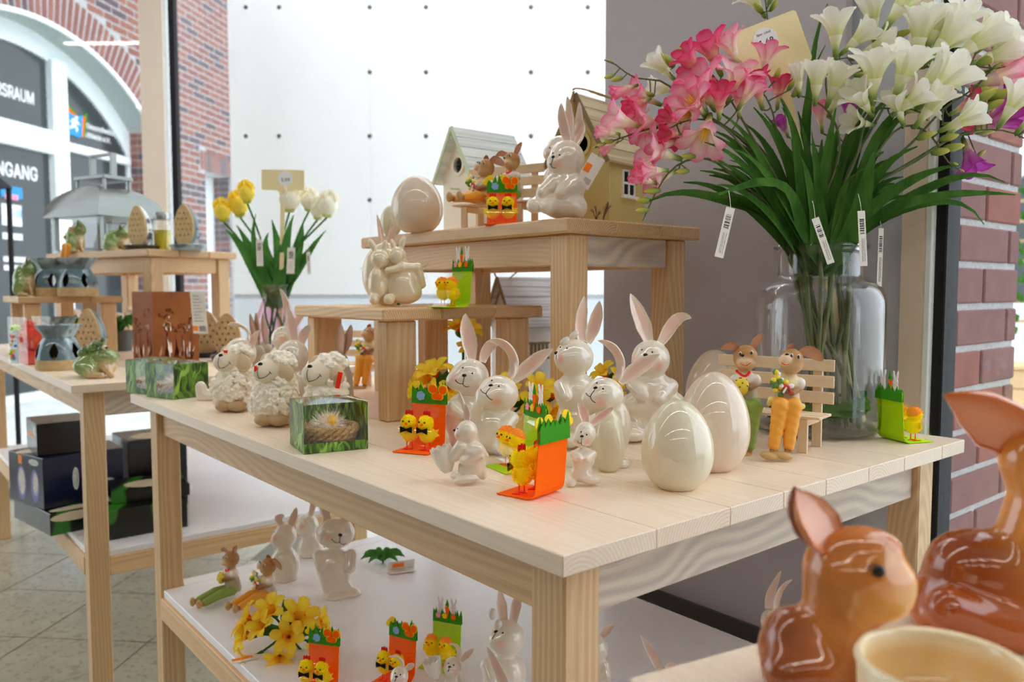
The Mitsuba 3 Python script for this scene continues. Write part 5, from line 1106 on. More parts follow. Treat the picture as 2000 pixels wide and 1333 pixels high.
def bud_ply(col):
    k = ('tube', col)
    if k not in _pm:
        pr = [(0.0, 0.0), (0.035, 0.0), (0.055, 0.06), (0.06, 0.16), (0.08, 0.28), (0.125, 0.43)]; v, f = lathe(pr, 12)
        g, w = np.array(rgb(96, 130, 50)), np.array(rgb(*PC[col][1])); t = np.clip((v[:, 2]-0.12)/0.25, 0, 1)[:, None]; y = np.array(rgb(214, 222, 140)); c = np.where(t < 0.5, g*(1-2*t)+y*2*t, y*(2-2*t)+w*(2*t-1)); _pm[k] = mikit.ply((v, f), 'bud', True, color=c)
    return _pm[k]
def green_bud():
    if 'gb' not in _pm:
        v, f = lathe([(0, 0), (0.10, 0.02), (0.19, 0.25), (0.21, 0.5), (0.14, 0.82), (0.03, 1.0), (0, 1.0)], 10); t = v[:, 2:3]; _pm['gb'] = mikit.ply((v, f), 'bud', True, color=np.array(rgb(86, 118, 42))*(1-t)+np.array(rgb(206, 202, 92))*t)
    return _pm['gb']
RF = random.Random(11)
def axisframe(o, z, s, spin=0.0):
    z = norm(z); x = norm(np.cross(z, [0.2, 0.3, 0.9] if abs(z[2]) < 0.95 else [1, 0, 0])); y = np.cross(z, x); c, n = math.cos(spin), math.sin(spin); return frame(o, x*c+y*n, -x*n+y*c, z, s)
RZ = lambda a: np.array([[math.cos(a), -math.sin(a), 0, 0], [math.sin(a), math.cos(a), 0, 0], [0, 0, 1, 0], [0, 0, 0, 1.0]])
def bloom(k, o, z, size, col, op, n=6):
    M = axisframe(o, z, size, RF.uniform(0, 6)); b = part(k, 'bloom', bud_ply(col), None, xf=M)
    for i in range(n): part(b, 'petal', petal_ply(col, op*(1.12 if i % 2 else 0.80)), None, xf=M @ RZ(i*2*math.pi/n))
    if op > 0.85: part(b, 'stamens', xform(join([tube([(0.03*math.cos(a), 0.03*math.sin(a), 0.35), (0.06*math.cos(a), 0.06*math.sin(a), 0.72)], 0.014, 5) for a in (0, 2.1, 4.2)]), M), 'felt_yellow')
VC0 = on(1594, 1.23, H); VR = 0.0955; NECK = VC0+UP*0.262
DC = depth(VC0)
def dirpx(deg, tow): a = math.radians(deg); return norm(RT*math.cos(a)+UP*math.sin(a)-FW*tow)
stem_no = [0]
def freesia(label, dd, via, blooms, buds=(), leaves=(), bottom=None):
    """via: photo pixels of the stem above the neck up to its tip; blooms: (x, y, angle, size, colour, openness, towards viewer); dd: distance behind the vase's middle."""
    i = stem_no[0]; stem_no[0] += 1
    k = thing('freesia_stem', label, 'flower', None); a = i*2.399
    bt = VC0+RT*RF.uniform(-0.03, 0.068)+FW*RF.uniform(-0.045, 0.045)+UP*0.012
    if bottom is not None: bt = bottom
    q = ad(via[0][0], via[0][1], DC+dd*0.4)-NECK; nk = NECK+norm([q[0], q[1], 0])*0.032+np.array([RF.uniform(-.012, .012), RF.uniform(-.012, .012), 0])
    n = len(via); P = [bt, bt*0.45+nk*0.55, nk]+[ad(x, y, DC+dd*min(1, 0.5+0.5*(j+1)/n)) for j, (x, y) in enumerate(via)]
    part(k, 'stem', tube(spline(P, 40), [0.0036, 0.0036, 0.0034, 0.0024, 0.0017, 0.0009], 7), 'stem_green', True)
    S = spline(P, 160)
    more = [(x+RF.uniform(-28, 28), y+RF.uniform(-8, 26), ang+RF.uniform(-45, 45), size*0.86, 'deep' if col == 'pink' and RF.random() < 0.5 else col, op*RF.uniform(0.8, 1.1), tow+RF.uniform(-.1, .2)) for x, y, ang, size, col, op, tow in blooms if col != 'purple' and not (1435 < x < 1570 and y < 175) and RF.random() < 0.62]
    for jb, (x, y, ang, size, col, op, tow) in enumerate(list(blooms)+more):
        o = ad(x, y, DC+dd+RF.uniform(-.012, .012)+(0.03 if jb >= len(blooms) else 0)); s = size*depth(o)/FPX*(1.38 if col == 'white' else 1.28); z = dirpx(ang, tow); bloom(k, o, z, s, col, op)
        j = np.argmin(np.linalg.norm(S-o, axis=1)); part(k, 'pedicel', tube([S[j], (S[j]+o)/2-UP*0.002, o+z*0.002], 0.0012, 5, seg=5), 'stem_green', True)
    for x, y, ang, size in buds:
        o = ad(x, y, DC+dd+RF.uniform(-.006, .006)); part(k, 'bud', green_bud(), None, xf=axisframe(o, dirpx(ang, 0.2), size*depth(o)/FPX)); j = np.argmin(np.linalg.norm(S-o, axis=1)); part(k, 'pedicel', tube([S[j], o], 0.0010, 5), 'stem_green', True)
    for lf in leaves:
        pts, w = lf[0], lf[1]; d2 = lf[2] if len(lf) > 2 else dd
        q0 = NECK+np.array([RF.uniform(-.03, .03), RF.uniform(-.03, .03), -0.02]); m = len(pts)
        part(k, 'leaf', strap([q0]+[ad(x, y, DC+d2*(0.35+0.65*(j+1)/m)) for j, (x, y) in enumerate(pts)], w), 'leaf', True)
def fill(x, y, n, spread, dd):
    """n more leaves of a stem that fan out around the way to (x, y)."""
    out = []
    for _ in range(n):
        tx, ty = x+RF.uniform(-spread, spread), y+RF.uniform(-75, 55); out.append(([(1597+(tx-1597)*0.45+RF.uniform(-10, 10), 478+(ty-478)*0.45), (1597+(tx-1597)*0.8, 478+(ty-478)*0.85-10), (tx, ty)], RF.uniform(0.007, 0.011), dd+RF.uniform(-.05, .05)))
    return out
freesia('pink freesia with the topmost open pink flowers left of the price paddle', -0.03, [(1540, 400), (1470, 270), (1410, 170), (1375, 130), (1345, 110)], [(1410, 150, 120, 78, 'deep', 0.8, .3), (1446, 134, 122, 66, 'light', 0.75, .3), (1376, 146, 142, 60, 'deep', 0.7, .4), (1398, 218, 128, 84, 'pink', 0.8, .5)], [(1345, 108, 150, 26)], fill(1440, 290, 5, 60, -0.03))
freesia('pink freesia in front of the price paddle, its flower seen from the side', -0.02, [(1545, 380), (1520, 270), (1496, 190), (1470, 165)], [(1490, 156, 84, 60, 'pink', 0.85, .1), (1420, 204, 80, 76, 'light', 1.0, .6), (1490, 216, 112, 66, 'deep', 0.7, .3)], [(1512, 160, 70, 28), (1538, 178, 60, 26)], fill(1500, 250, 5, 50, -0.02))
freesia('pink freesia facing the viewer amid the pink cluster', -0.06, [(1540, 400), (1460, 300), (1400, 240), (1345, 235), (1310, 250)], [(1378, 226, 152, 74, 'pink', 0.9, .9), (1404, 236, 98, 62, 'deep', 0.7, .7), (1388, 222, 248, 80, 'light', 0.95, .6), (1330, 240, 172, 46, 'deep', 0.5, .9), (1330, 262, 188, 44, 'deep', 0.5, .8), (1440, 215, 60, 60, 'pink', 0.8, .5)], [(1308, 252, 190, 20)], fill(1420, 330, 5, 50, -0.06))
freesia('pink freesia arching out to the upper left with a curled bud tip', -0.02, [(1530, 400), (1420, 250), (1330, 190), (1290, 158), (1240, 152), (1205, 128), (1180, 117)], [(1292, 206, 160, 64, 'pink', 0.75, .3), (1272, 192, 205, 48, 'deep', 0.55, .3), (1247, 166, 200, 46, 'pink', 0.3, .2)], [(1278, 187, 170, 26), (1217, 152, 195, 26), (1200, 146, 200, 22), (1195, 122, 150, 10)], fill(1400, 300, 4, 50, -0.02))
freesia('pink freesia reaching farthest left in front of the yellow birdhouse', -0.05, [(1530, 410), (1430, 330), (1340, 270), (1290, 250), (1235, 262), (1190, 278), (1162, 288)], [(1302, 240, 180, 64, 'pink', 0.8, .3), (1256, 250, 165, 66, 'light', 0.75, .25), (1212, 262, 176, 40, 'light', 0.3, .2), (1325, 275, 200, 56, 'pink', 0.7, .5)], [(1200, 275, 190, 22), (1182, 281, 195, 18), (1168, 286, 200, 12)], fill(1380, 350, 4, 50, -0.05))
freesia('pink freesia drooping lowest at the left, its buds pointing down', -0.06, [(1530, 420), (1450, 360), (1380, 310), (1320, 325), (1290, 360), (1265, 410), (1255, 432)], [(1332, 312, 165, 76, 'light', 0.8, .3), (1306, 332, 185, 56, 'pink', 0.55, .3), (1286, 360, 165, 48, 'pink', 0.35, .3)], [(1290, 372, 185, 34), (1272, 392, 180, 32), (1268, 410, 185, 28), (1358, 306, 180, 30), (1346, 334, 185, 28)], [([(1510, 425), (1423, 396), (1339, 378), (1268, 393)], 0.011), ([(1560, 430), (1528, 366), (1470, 360), (1403, 381)], 0.011, -0.10)]+fill(1400, 380, 4, 40, -0.08))
freesia('cream freesia half hidden behind the pink cluster', 0.03, [(1540, 390), (1420, 230), (1330, 165), (1300, 130)], [(1322, 160, 140, 56, 'white', 0.5, .2), (1330, 178, 175, 50, 'white', 0.5, .2)], [(1318, 130, 150, 46)], fill(1440, 250, 3, 50, 0.03))
freesia('white freesia at the top, in front of the window post', 0.0, [(1620, 400), (1670, 220), (1710, 90), (1725, 62)], [(1724, 62, 58, 84, 'white', 0.6, .3)], [(1712, 52, 175, 34), (1708, 64, 190, 30), (1742, 74, 20, 36)], fill(1680, 260, 4, 50, 0.0))
freesia('white freesia left of the topmost one with a tall green throat', -0.02, [(1610, 400), (1625, 240), (1632, 118), (1650, 112), (1668, 130)], [(1632, 116, 94, 72, 'white', 0.7, .1), (1640, 108, 42, 60, 'white', 0.55, .2), (1662, 116, 22, 66, 'white', 0.6, .3)], [(1672, 136, 10, 32), (1668, 148, 5, 30)], fill(1640, 260, 4, 40, -0.02))
freesia('white freesia with a long row of flowers across the top right', -0.02, [(1640, 400), (1720, 220), (1780, 140), (1840, 128), (1900, 128), (1945, 134), (1972, 128)], [(1786, 128, 86, 84, 'white', 0.7, .2), (1808, 104, 75, 70, 'white', 0.75, .1), (1806, 126, 52, 82, 'white', 0.6, .2), (1848, 96, 66, 72, 'white', 0.75, .1), (1853, 122, 36, 84, 'white', 0.5, .2), (1904, 104, 40, 62, 'white', 0.7, .2), (1890, 128, 18, 70, 'white', 0.35, .2)], [(1905, 128, 25, 46), (1938, 134, 30, 20)], fill(1740, 260, 5, 60, -0.02))
freesia('white freesia with wide open flowers in the middle of the bouquet', -0.06, [(1630, 410), (1680, 280), (1705, 215), (1745, 212), (1790, 216), (1812, 236)], [(1704, 208, 96, 88, 'white', 0.8, .3), (1706, 228, 138, 62, 'white', 0.7, .4), (1744, 204, 76, 90, 'white', 0.75, .25), (1788, 214, 46, 94, 'white', 0.7, .3), (1740, 228, 40, 66, 'white', 0.7, .5)], [(1706, 220, 110, 26)], fill(1690, 320, 5, 60, -0.06))
freesia('white freesia with buds curling down at the right of the middle', -0.07, [(1640, 420), (1720, 290), (1770, 245), (1815, 262), (1840, 300), (1870, 330)], [(1784, 252, 58, 70, 'white', 0.4, .4), (1832, 258, 26, 66, 'white', 0.5, .4), (1766, 248, 120, 60, 'white', 0.6, .3)], [(1790, 272, 20, 36), (1834, 274, 15, 36), (1840, 292, 10, 40), (1818, 300, 10, 36), (1858, 318, -20, 14), (1872, 330, -30, 12)], [([(1660, 450), (1760, 365), (1875, 322)], 0.010)]+fill(1720, 350, 4, 50, -0.08))
freesia('white freesia of three upright flowers behind the price paddle stick', -0.05, [(1600, 420), (1640, 280), (1612, 212), (1580, 192), (1545, 186)], [(1592, 208, 92, 66, 'white', 0.55, .2), (1614, 210, 78, 68, 'white', 0.7, .4), (1563, 190, 102, 48, 'white', 0.3, .2)], [(1548, 190, 60, 34)], fill(1590, 290, 4, 40, -0.05))
freesia('pink freesia at the far right edge of the bouquet', -0.01, [(1650, 410), (1780, 280), (1860, 200), (1905, 170), (1950, 128), (1975, 130)], [(1893, 176, 22, 90, 'pink', 0.7, .3), (1852, 226, 32, 54, 'deep', 0.6, .3)], [(1862, 178, 80, 44), (1895, 190, 30, 36), (1965, 126, 20, 12)], [([(1680, 450), (1810, 370), (1880, 345), (1964, 357)], 0.009)]+fill(1760, 330, 3, 50, 0.0))
freesia('white freesia leaning out of the picture at the right', -0.04, [(1650, 420), (1790, 310), (1880, 262), (1950, 254), (2000, 270)], [(1948, 252, 62, 72, 'white', 0.7, .2), (1982, 262, 46, 60, 'white', 0.6, .2)], [(1905, 200, 35, 46), (1930, 196, 25, 46), (1920, 214, 25, 40)], [([(1690, 440), (1830, 385), (1983, 381)], 0.009)]+fill(1780, 360, 3, 40, -0.05))
freesia('purple freesia hanging at the right under the white flowers', 0.03, [(1640, 420), (1780, 320), (1860, 270), (1900, 252)], [(1885, 262, 25, 88, 'purple', 0.9, .4), (1880, 268, 282, 66, 'purple', 0.8, .3), (1925, 240, 10, 70, 'purple', 0.8, .2)], [(1905, 258, 10, 44), (1908, 306, 40, 20)], [([(1700, 440), (1800, 400), (1870, 398), (1922, 439)], 0.009)]+fill(1740, 380, 3, 40, 0.02))
freesia('pink and purple freesias glimpsed among the leaves in the middle', 0.08, [(1600, 420), (1630, 310), (1640, 260)], [(1606, 262, 100, 52, 'pink', 0.5, .2), (1648, 258, 80, 56, 'purple', 0.8, .2), (1650, 280, 60, 44, 'light', 0.6, .2), (1540, 270, 120, 40, 'purple', 0.7, .2)], [], [([(1660, 460), (1688, 370), (1708, 296)], 0.015, -0.10)]+fill(1620, 300, 6, 90, 0.05))
freesia('white freesia rising out of the picture above the price paddle', 0.04, [(1570, 400), (1530, 200), (1502, 60), (1494, -10)], [(1496, 36, 130, 56, 'white', 0.8, .2), (1500, 10, 70, 60, 'white', 0.6, .2)], [(1490, 26, 140, 30), (1504, 22, 60, 26)], [([(1575, 380), (1585, 130), (1600, 50), (1616, 8)], 0.0065, 0.06), ([(1570, 400), (1580, 170), (1612, 88)], 0.0045, 0.08)]+fill(1550, 270, 6, 60, 0.05))
gv = thing('glass_vase', 'big clear glass jar vase holding the freesias on the right of the table', 'vase')
pr = [(0.0, 0.0), (0.078, 0.0), (0.088, 0.004), (0.0945, 0.016), (0.0955, 0.035), (0.0955, 0.190), (0.0945, 0.206), (0.090, 0.219), (0.081, 0.229), (0.070, 0.2345), (0.0635, 0.239), (0.0615, 0.245), (0.0612, 0.272), (0.0640, 0.278), (0.0680, 0.281), (0.0690, 0.2845), (0.0670, 0.288), (0.0620, 0.2885), (0.0585, 0.285), (0.0578, 0.270), (0.0580, 0.245), (0.0600, 0.237), (0.068, 0.2310), (0.079, 0.2255), (0.0870, 0.216), (0.0912, 0.204), (0.0922, 0.190), (0.0922, 0.036), (0.0905, 0.018), (0.084, 0.010), (0.0, 0.009)]
scene[gv] = mikit.ply(shift(lathe(pr, 96), *VC0), 'glass', 40)
# leaves pressed at the bottom of the jar, tags and the price paddle
lk = thing('loose_leaves', 'folded strap leaves lying at the bottom inside the glass jar', 'leaves')
for i in range(7):
    a = i*0.8; P = [VC0+np.array([0.07*math.cos(a+t), 0.07*math.sin(a+t), 0.016+0.006*i+0.004*math.sin(3*t)]) for t in np.linspace(0, 2.2, 6)]; part(lk, 'leaf', strap(P, 0.009, face=UP*0.3+np.array([math.cos(a), math.sin(a), 0])), 'leaf', True)
def hang_tag(label, px0, py0, px1, py1, dep, w, bar=True):
    """A narrow card from its top to its bottom pixel."""
    k = thing('price_tag', label, 'price tag'); a, b = ad(px0, py0, dep), ad(px1, py1, dep-0.004); y = norm(a-b); x = norm(np.cross(y, FW)); L = np.linalg.norm(a-b); M = frame(b, x, np.cross(y, x), y)
    part(k, 'card', xform(rbox((-w/2, -0.0003, 0), (w/2, 0.0003, L), 0.0001), M), 'paper'); s = -1 if (M[:3, 1] @ FW) > 0 else 1
    r = random.Random(px0); q = []; z = L*0.58
    while z < L*0.86: h = r.choice((0.0006, 0.0011, 0.0017)); q.append(rbox((-w*0.3, s*0.0004-0.0001, z), (w*0.3, s*0.0004+0.0001, z+h), 0.00005)); z += h+r.choice((0.0007, 0.0012))
    part(k, 'barcode', xform(join(q), M), 'ink'); part(k, 'print', xform(join([rbox((-w*0.05+dx*w, s*0.0004-0.0001, L*0.08), (-w*0.05+dx*w+0.0006, s*0.0004+0.0001, L*0.5), 0.00005) for dx in (-0.2, 0.0, 0.15)]), M), 'ink_grey')
    part(k, 'thread', tube([a, a+UP*0.012+FW*0.004, a+UP*0.025+FW*0.012], 0.0004, 4, seg=6), 'paper')
hang_tag('cream barcode tag hanging at the left of the bouquet over the grey board', 1427, 406, 1404, 503, 1.12, 0.0125)
hang_tag('cream barcode tag hanging across the rim of the glass vase', 1592, 426, 1623, 515, 1.115, 0.0105)
hang_tag('cream barcode tag hanging at the right side of the vase rim', 1682, 412, 1687, 520, 1.125, 0.0105)
hang_tag('narrow barcode tag seen nearly edge on, farthest right below the bouquet', 1721, 446, 1717, 560, 1.20, 0.0075)
def paddle(label, c, rot, w, h, stick_end, mat_, price, top=None, sr=0.022, soff=(0, 0), shop=None):
    k = thing('price_paddle', label, 'price sign'); a = math.radians(rot); x = RT*math.cos(a)+UP*math.sin(a); z = -RT*math.sin(a)+UP*math.cos(a); M = frame(c, x, FW, z)
    bd = sbox(-w/2+0.006, -h/2+0.006, w/2-0.006, h/2-0.006).buffer(0.006, 6).union(Polygon([(-0.02, -h/2+0.001), (0.02, -h/2+0.001), (0.008, -h/2-0.012), (-0.008, -h/2-0.012)]))
    part(k, 'board', xform(prism(bd, -0.002, 0.002), M @ UPXZ), mat_)
    e = np.asarray(stick_end); b0 = c-z*(h/2+0.008); t = norm(b0-e); s = norm(np.cross(FW, t)); part(k, 'stick', xform(rbox((-0.007, -0.002, 0), (0.007, 0.002, np.linalg.norm(b0-e)), 0.0006), frame(e, s, np.cross(t, s), t)), mat_)
    o = np.array([soff[0], -0.0022, soff[1]]); part(k, 'sticker', xform(shift(prism(Point(0, 0).buffer(sr, 32), 0, 0.0003) if False else (lambda q: q)(xform(prism(Point(0, 0).buffer(sr, 32), 0, 0.0004), UPXZ)), *o), M), 'white_paint', label='round white price sticker')
    def tx(t, hh, dz, bold): m = vf(meshkit.text_mesh(t, hh, 0.0003, bold)); wd = m[0][:, 0].max(); return xform(xform(shift(m, soff[0]-wd/2, dz+soff[1], 0.0027), UPXZ), M)
    part(k, 'price', tx(price, sr*0.42, -sr*0.35, True), 'ink', label='printed price')
    if shop: part(k, 'shop_name', tx(shop, sr*0.17, sr*0.45, False), 'ink', label='small printed line')
paddle('cream wooden price paddle with a round sticker standing among the freesias', ad(1507, 92, 1.245), 21, 0.104, 0.080, VC0+np.array([0.052, -0.045, 0.014]), 'cream_board', '1,49', sr=0.019, soff=(-0.006, 0.013), shop='Spar-Land')

# tulips in the pink vase on the left table
TV0 = on(541, 2.56, H); TN = TV0+UP*0.225; TD = depth(TV0)
tv = thing('tulip_vase', 'pink glass vase with yellow and white tulips behind the sheep', 'vase')
scene[tv] = mikit.ply(shift(lathe([(0.0, 0.003), (0.055, 0.0), (0.064, 0.01), (0.078, 0.06), (0.076, 0.095), (0.060, 0.14), (0.044, 0.18), (0.040, 0.20), (0.044, 0.222), (0.052, 0.235)], 48), *TV0), 'glass_pink', 40)
def tulip(label, hx, hy, r, col, leaves, i):
    k = thing('tulip', label, 'flower'); o = ad(hx, hy+r*0.9, TD+0.03*math.sin(i*2.1)); s = r*TD/FPX
    bt = TV0+np.array([0.035*math.cos(i*2.4), 0.035*math.sin(i*2.4), 0.01]); nk = TN+np.array([0.022*math.cos(i*2.4+3), 0.022*math.sin(i*2.4+3), 0]); q = nk+(o-nk)*np.array([0.4, 0.4, 0.5])
    part(k, 'stem', tube(spline([bt, nk, q, o], 24), 0.0032, 7), 'leaf_tulip', True); M = axisframe(o, UP*1.0+(o-q)*1.5, s*1.15, i)
    for j in range(6): part(k, 'petal', petal_ply(col, 1.02 if j % 2 else 1.12, width=0.60, ln=2.15, r0=0.06, z0=0.0, close=2.15), None, xf=M @ RZ(j*math.pi/3) @ np.diag([1.0, 1.0, 0.95, 1]))
    part(k, 'heart', xform(ball((0, 0, 0.85), (0.66, 0.66, 0.70), 2), M), 'tulip_'+col, True)
    for pts, w in leaves: part(k, 'leaf', strap([nk-UP*0.06]+[ad(x, y, TD+0.02*math.sin(i*1.3+x)) for x, y in pts], w, 14, 0.3, wp=(0.5, 0.9, 1.0, 0.6, 0.06)), 'leaf_tulip', True)
mat('tulip_yellow', rgb(246, 222, 80), 0.6, 0.3); mat('tulip_tulip', rgb(244, 242, 220), 0.6, 0.3)
tulip('yellow tulip farthest left in the pink vase', 437, 415, 21, 'yellow', [([(500, 530), (470, 480), (440, 448)], 0.020)], 0)
tulip('yellow tulip in the middle of the three yellow ones', 469, 403, 24, 'yellow', [([(512, 540), (485, 480), (462, 440)], 0.022), ([(520, 540), (500, 490), (500, 418)], 0.014)], 1)
tulip('yellow tulip at the top of the three yellow ones', 483, 380, 20, 'yellow', [([(532, 540), (522, 505), (524, 455)], 0.026)], 2)
tulip('white tulip right under the pale price paddle', 565, 392, 26, 'tulip', [([(548, 540), (545, 490), (531, 430)], 0.022), ([(556, 530), (560, 480), (574, 420)], 0.022)], 3)
tulip('white tulip in the middle of the white ones', 603, 394, 22, 'tulip', [([(570, 530), (585, 480), (592, 440)], 0.026)], 4)
tulip('white tulip farthest right in the pink vase', 638, 404, 24, 'tulip', [([(575, 540), (600, 500), (637, 450)], 0.018), ([(565, 540), (590, 510), (615, 470)], 0.022)], 5)
tulip('white tulip half hidden behind the other white ones', 620, 412, 20, 'tulip', [], 6)
paddle('pale price paddle with a round sticker among the white tulips', ad(553, 352, TD-0.02), -1, 0.135, 0.064, TV0+np.array([0.01, 0.0, 0.02]), 'cream_board', '1,99', sr=0.023, soff=(0.008, 0.004))
hang_tag('white barcode tag among the left leaves of the tulips', 506, 468, 508, 520, TD-0.06, 0.020)
hang_tag('white barcode tag hanging between the tulip leaves in the middle', 569, 484, 567, 535, TD-0.06, 0.024)
hang_tag('white barcode tag hanging at the right of the tulips', 602, 492, 604, 536, TD-0.05, 0.012)

# daffodils
def daffodil_bunch(label, c, r, n, up=0.5, seed=1, fs=0.036, leaf=5, flat=0.8):
    k = thing('daffodil_bunch', label, 'flowers'); g = random.Random(seed); c = np.asarray(c, float)
    for i in range(n):
        a = i*2.39996; q = math.sqrt((i+0.5)/n); d = norm(RT*math.cos(a)*q*1.1-FW*(0.75-0.5*q)+UP*(math.sin(a)*q*flat+up)); o = c+d*r*np.array([1, 1, 0.8]); M = axisframe(o, d+np.array([g.uniform(-.2, .2) for _ in range(3)]), fs*g.uniform(0.85, 1.15), g.uniform(0, 6))
        f = part(k, 'flower', xform(lathe([(0.0, -0.25), (0.10, -0.25), (0.13, 0.0), (0.16, 0.05)], 8), M), 'leaf_tulip', True)
        for j in range(6): part(f, 'petal', petal_ply('daffodil', 1.25 if j % 2 else 1.12, width=0.205, ln=1.0, r0=0.08, z0=0.0), None, xf=M @ RZ(j*math.pi/3))
        part(f, 'corona', corona(), None, xf=M)
        part(k, 'stem', tube([o-d*fs*0.25, (o+c)/2, c-UP*0.0], 0.002, 6, seg=6), 'leaf_tulip', True)
    for i in range(leaf):
        a = g.uniform(0, 6.28); d = norm(RT*math.cos(a)+UP*abs(math.sin(a))*0.8-FW*0.3); part(k, 'leaf', strap([c, c+d*r*0.7, c+d*r*1.15+UP*0.004], 0.008), 'leaf_tulip', True)
def corona():
    if 'cor' not in _pm:
        v, f = lathe([(0.05, 0.02), (0.14, 0.05), (0.19, 0.20), (0.27, 0.34)], 20); a = np.arctan2(v[:, 1], v[:, 0]); v[:, :2] *= (1+0.10*np.sin(a*9)*(v[:, 2:3].ravel() > 0.3))[:, None]; t = (v[:, 2:3]/0.34); _pm['cor'] = mikit.ply((v, f), 'petal', True, color=np.array(rgb(226, 120, 20))*(1-t)+np.array(rgb(240, 96, 26))*t)
    return _pm['cor']
daffodil_bunch('bunch of yellow daffodils lying at the front of the lower shelf', on(560, 1.38, S1)+UP*0.022, 0.062, 11, 0.25, 1, 0.040, 7)
daffodil_bunch('bunch of yellow orange daffodils behind the tall eared rabbit', on(862, 1.30, H)+UP*0.055, 0.03, 7, 0.2, 2, 0.034)
daffodil_bunch('bunch of orange daffodils between the seated rabbit and the tall riser leg', on(1020, 1.20, H)+UP*0.045, 0.045, 11, 0.2, 3, 0.032)
daffodil_bunch('yellow daffodils peeping out right of the bowed rabbit', on(1192, 1.26, H)+UP*0.075, 0.012, 3, 0.4, 4, 0.028, 3)
daffodil_bunch('tall yellow daffodil behind the low riser', on(905, 1.72, H)+UP*0.12, 0.016, 3, 0.5, 5, 0.034, 4)
for nm_, px_, dp_, z_ in (('daffodil_pot', 905, 1.72, H), ('daffodil_pot', 1192, 1.26, H)):
    dk_ = thing(nm_, 'small dark pot under the tall yellow daffodil behind the low riser' if px_ == 905 else 'small dark pot under the daffodils right of the bowed rabbit', 'pot'); b_ = on(px_, dp_, z_)
    part(dk_, 'pot', shift(lathe([(0, 0), (0.016, 0), (0.021, 0.04), (0.019, 0.04), (0.0, 0.03)], 20), *b_), 'black_matte', 30); part(dk_, 'stems', join([tube([b_+UP*0.03, b_+UP*(0.07 if px_ == 1192 else 0.115)], 0.003, 6)]), 'leaf_tulip')

# ================================================================== THE LEFT TABLE
mat('glaze_blue', proc(lambda p, n, uv: mix(mix(rgb(92, 118, 128), rgb(168, 192, 200), smoothstep(0.3, 0.8, noise(p.x*60+p.y*60, p.z*16, 2.0))), rgb(88, 70, 52), smoothstep(0.68, 0.85, noise(p.x*90, p.y*90, p.z*60))*0.6)), 0.12, 0.6, clear=0.8)
mat('clay', proc(lambda p, n, uv: mix(rgb(214, 186, 140), rgb(196, 164, 116), noise(p.x*120, p.y*120, p.z*120))), 0.75, 0.2)
mat('glaze_white', proc(lambda p, n, uv: mix(rgb(232, 232, 234), rgb(64, 66, 84), smoothstep(0.55, 0.8, noise(p.x*70, p.y*70, p.z*40)))), 0.12, 0.6, clear=0.8)
mat('glaze_dark', rgb(26, 26, 34), 0.1, 0.6, clear=0.8)
mat('yellow_fill', proc(lambda p, n, uv: mix(rgb(214, 200, 40), rgb(150, 140, 22), noise(p.x*60, p.y*60, p.z*30))), 0.4, 0.4)
def burner(label, o, s=1.0, turn=0.0):
    k = thing('oil_burner', label, 'oil burner', 'blue glazed oil burners'); M = frame(o, (math.cos(turn), math.sin(turn), 0), (-math.sin(turn), math.cos(turn), 0), UP, s)
    n = 200; th = np.arange(n)*2*math.pi/n
    def ringmesh(prof, holes):
        V, F = [], []
        for r, z in prof: V += [(r*math.cos(a), r*math.sin(a), z) for a in th]
        for i in range(len(prof)-1):
            for j in range(n):
                z, a = (prof[i][1]+prof[i+1][1])/2, (th[j]+math.pi/n)
                if holes and any(abs(math.atan2(math.sin(a-h), math.cos(a-h)))/0.20+((z-0.052)/0.024)**2 < 1 for h in holes): continue
                k2 = (j+1) % n; F += [[i*n+j, i*n+k2, (i+1)*n+k2], [i*n+j, (i+1)*n+k2, (i+1)*n+j]]
        return np.array(V), np.array(F)
    zz = np.linspace(0.028, 0.088, 44); pr = [(0.058-0.0002*(z*1000-28)*0+(-0.020*((z-0.028)/0.06)**2.2), z) for z in zz]
    hs = [i*2*math.pi/6+0.26 for i in range(6)]
    part(k, 'base', xform(lathe([(0.0, 0.0), (0.056, 0.0), (0.0585, 0.004), (0.0585, 0.0285), (0.054, 0.0285), (0.054, 0.006), (0, 0.006)], 64), M), 'clay', 40, label='unglazed clay foot')
    part(k, 'body', xform(ringmesh(pr, hs), M), 'glaze_blue', True, label='blue grey glazed body with almond shaped openings')
    part(k, 'lining', xform(ringmesh([(r-0.004, z) for r, z in pr], hs), M), 'glaze_dark', True)
    v, f = lathe([(0.0, 0.086), (0.036, 0.086), (0.038, 0.090), (0.046, 0.104), (0.058, 0.121), (0.0585, 0.1235), (0.055, 0.1235), (0.042, 0.106), (0.0, 0.099)], 96); a = np.arctan2(v[:, 1], v[:, 0]); g = 1+0.018*np.sin(a*22)*np.clip((v[:, 2]-0.086)/0.03, 0, 1); v = v*np.stack([g, g, np.ones_like(g)], 1)
    part(k, 'bowl', xform((v, f), M), 'glaze_blue', 40, label='fluted glazed bowl')
burner('blue glazed oil burner at the front of the left table beside the frog', on(117, 2.20, H), 1.0, 0.9)
burner('blue glazed oil burner on the left low riser, right one of the two', on(153, 2.55, LL[4]), 0.99, 0.45)
burner('blue glazed oil burner on the left low riser, left one of the two', on(106, 2.60, LL[4]), 0.99, 0.0)
burner('blue glazed oil burner under the left low riser, only its bowl showing', on(112, 2.64, H), 1.05, 0.3)
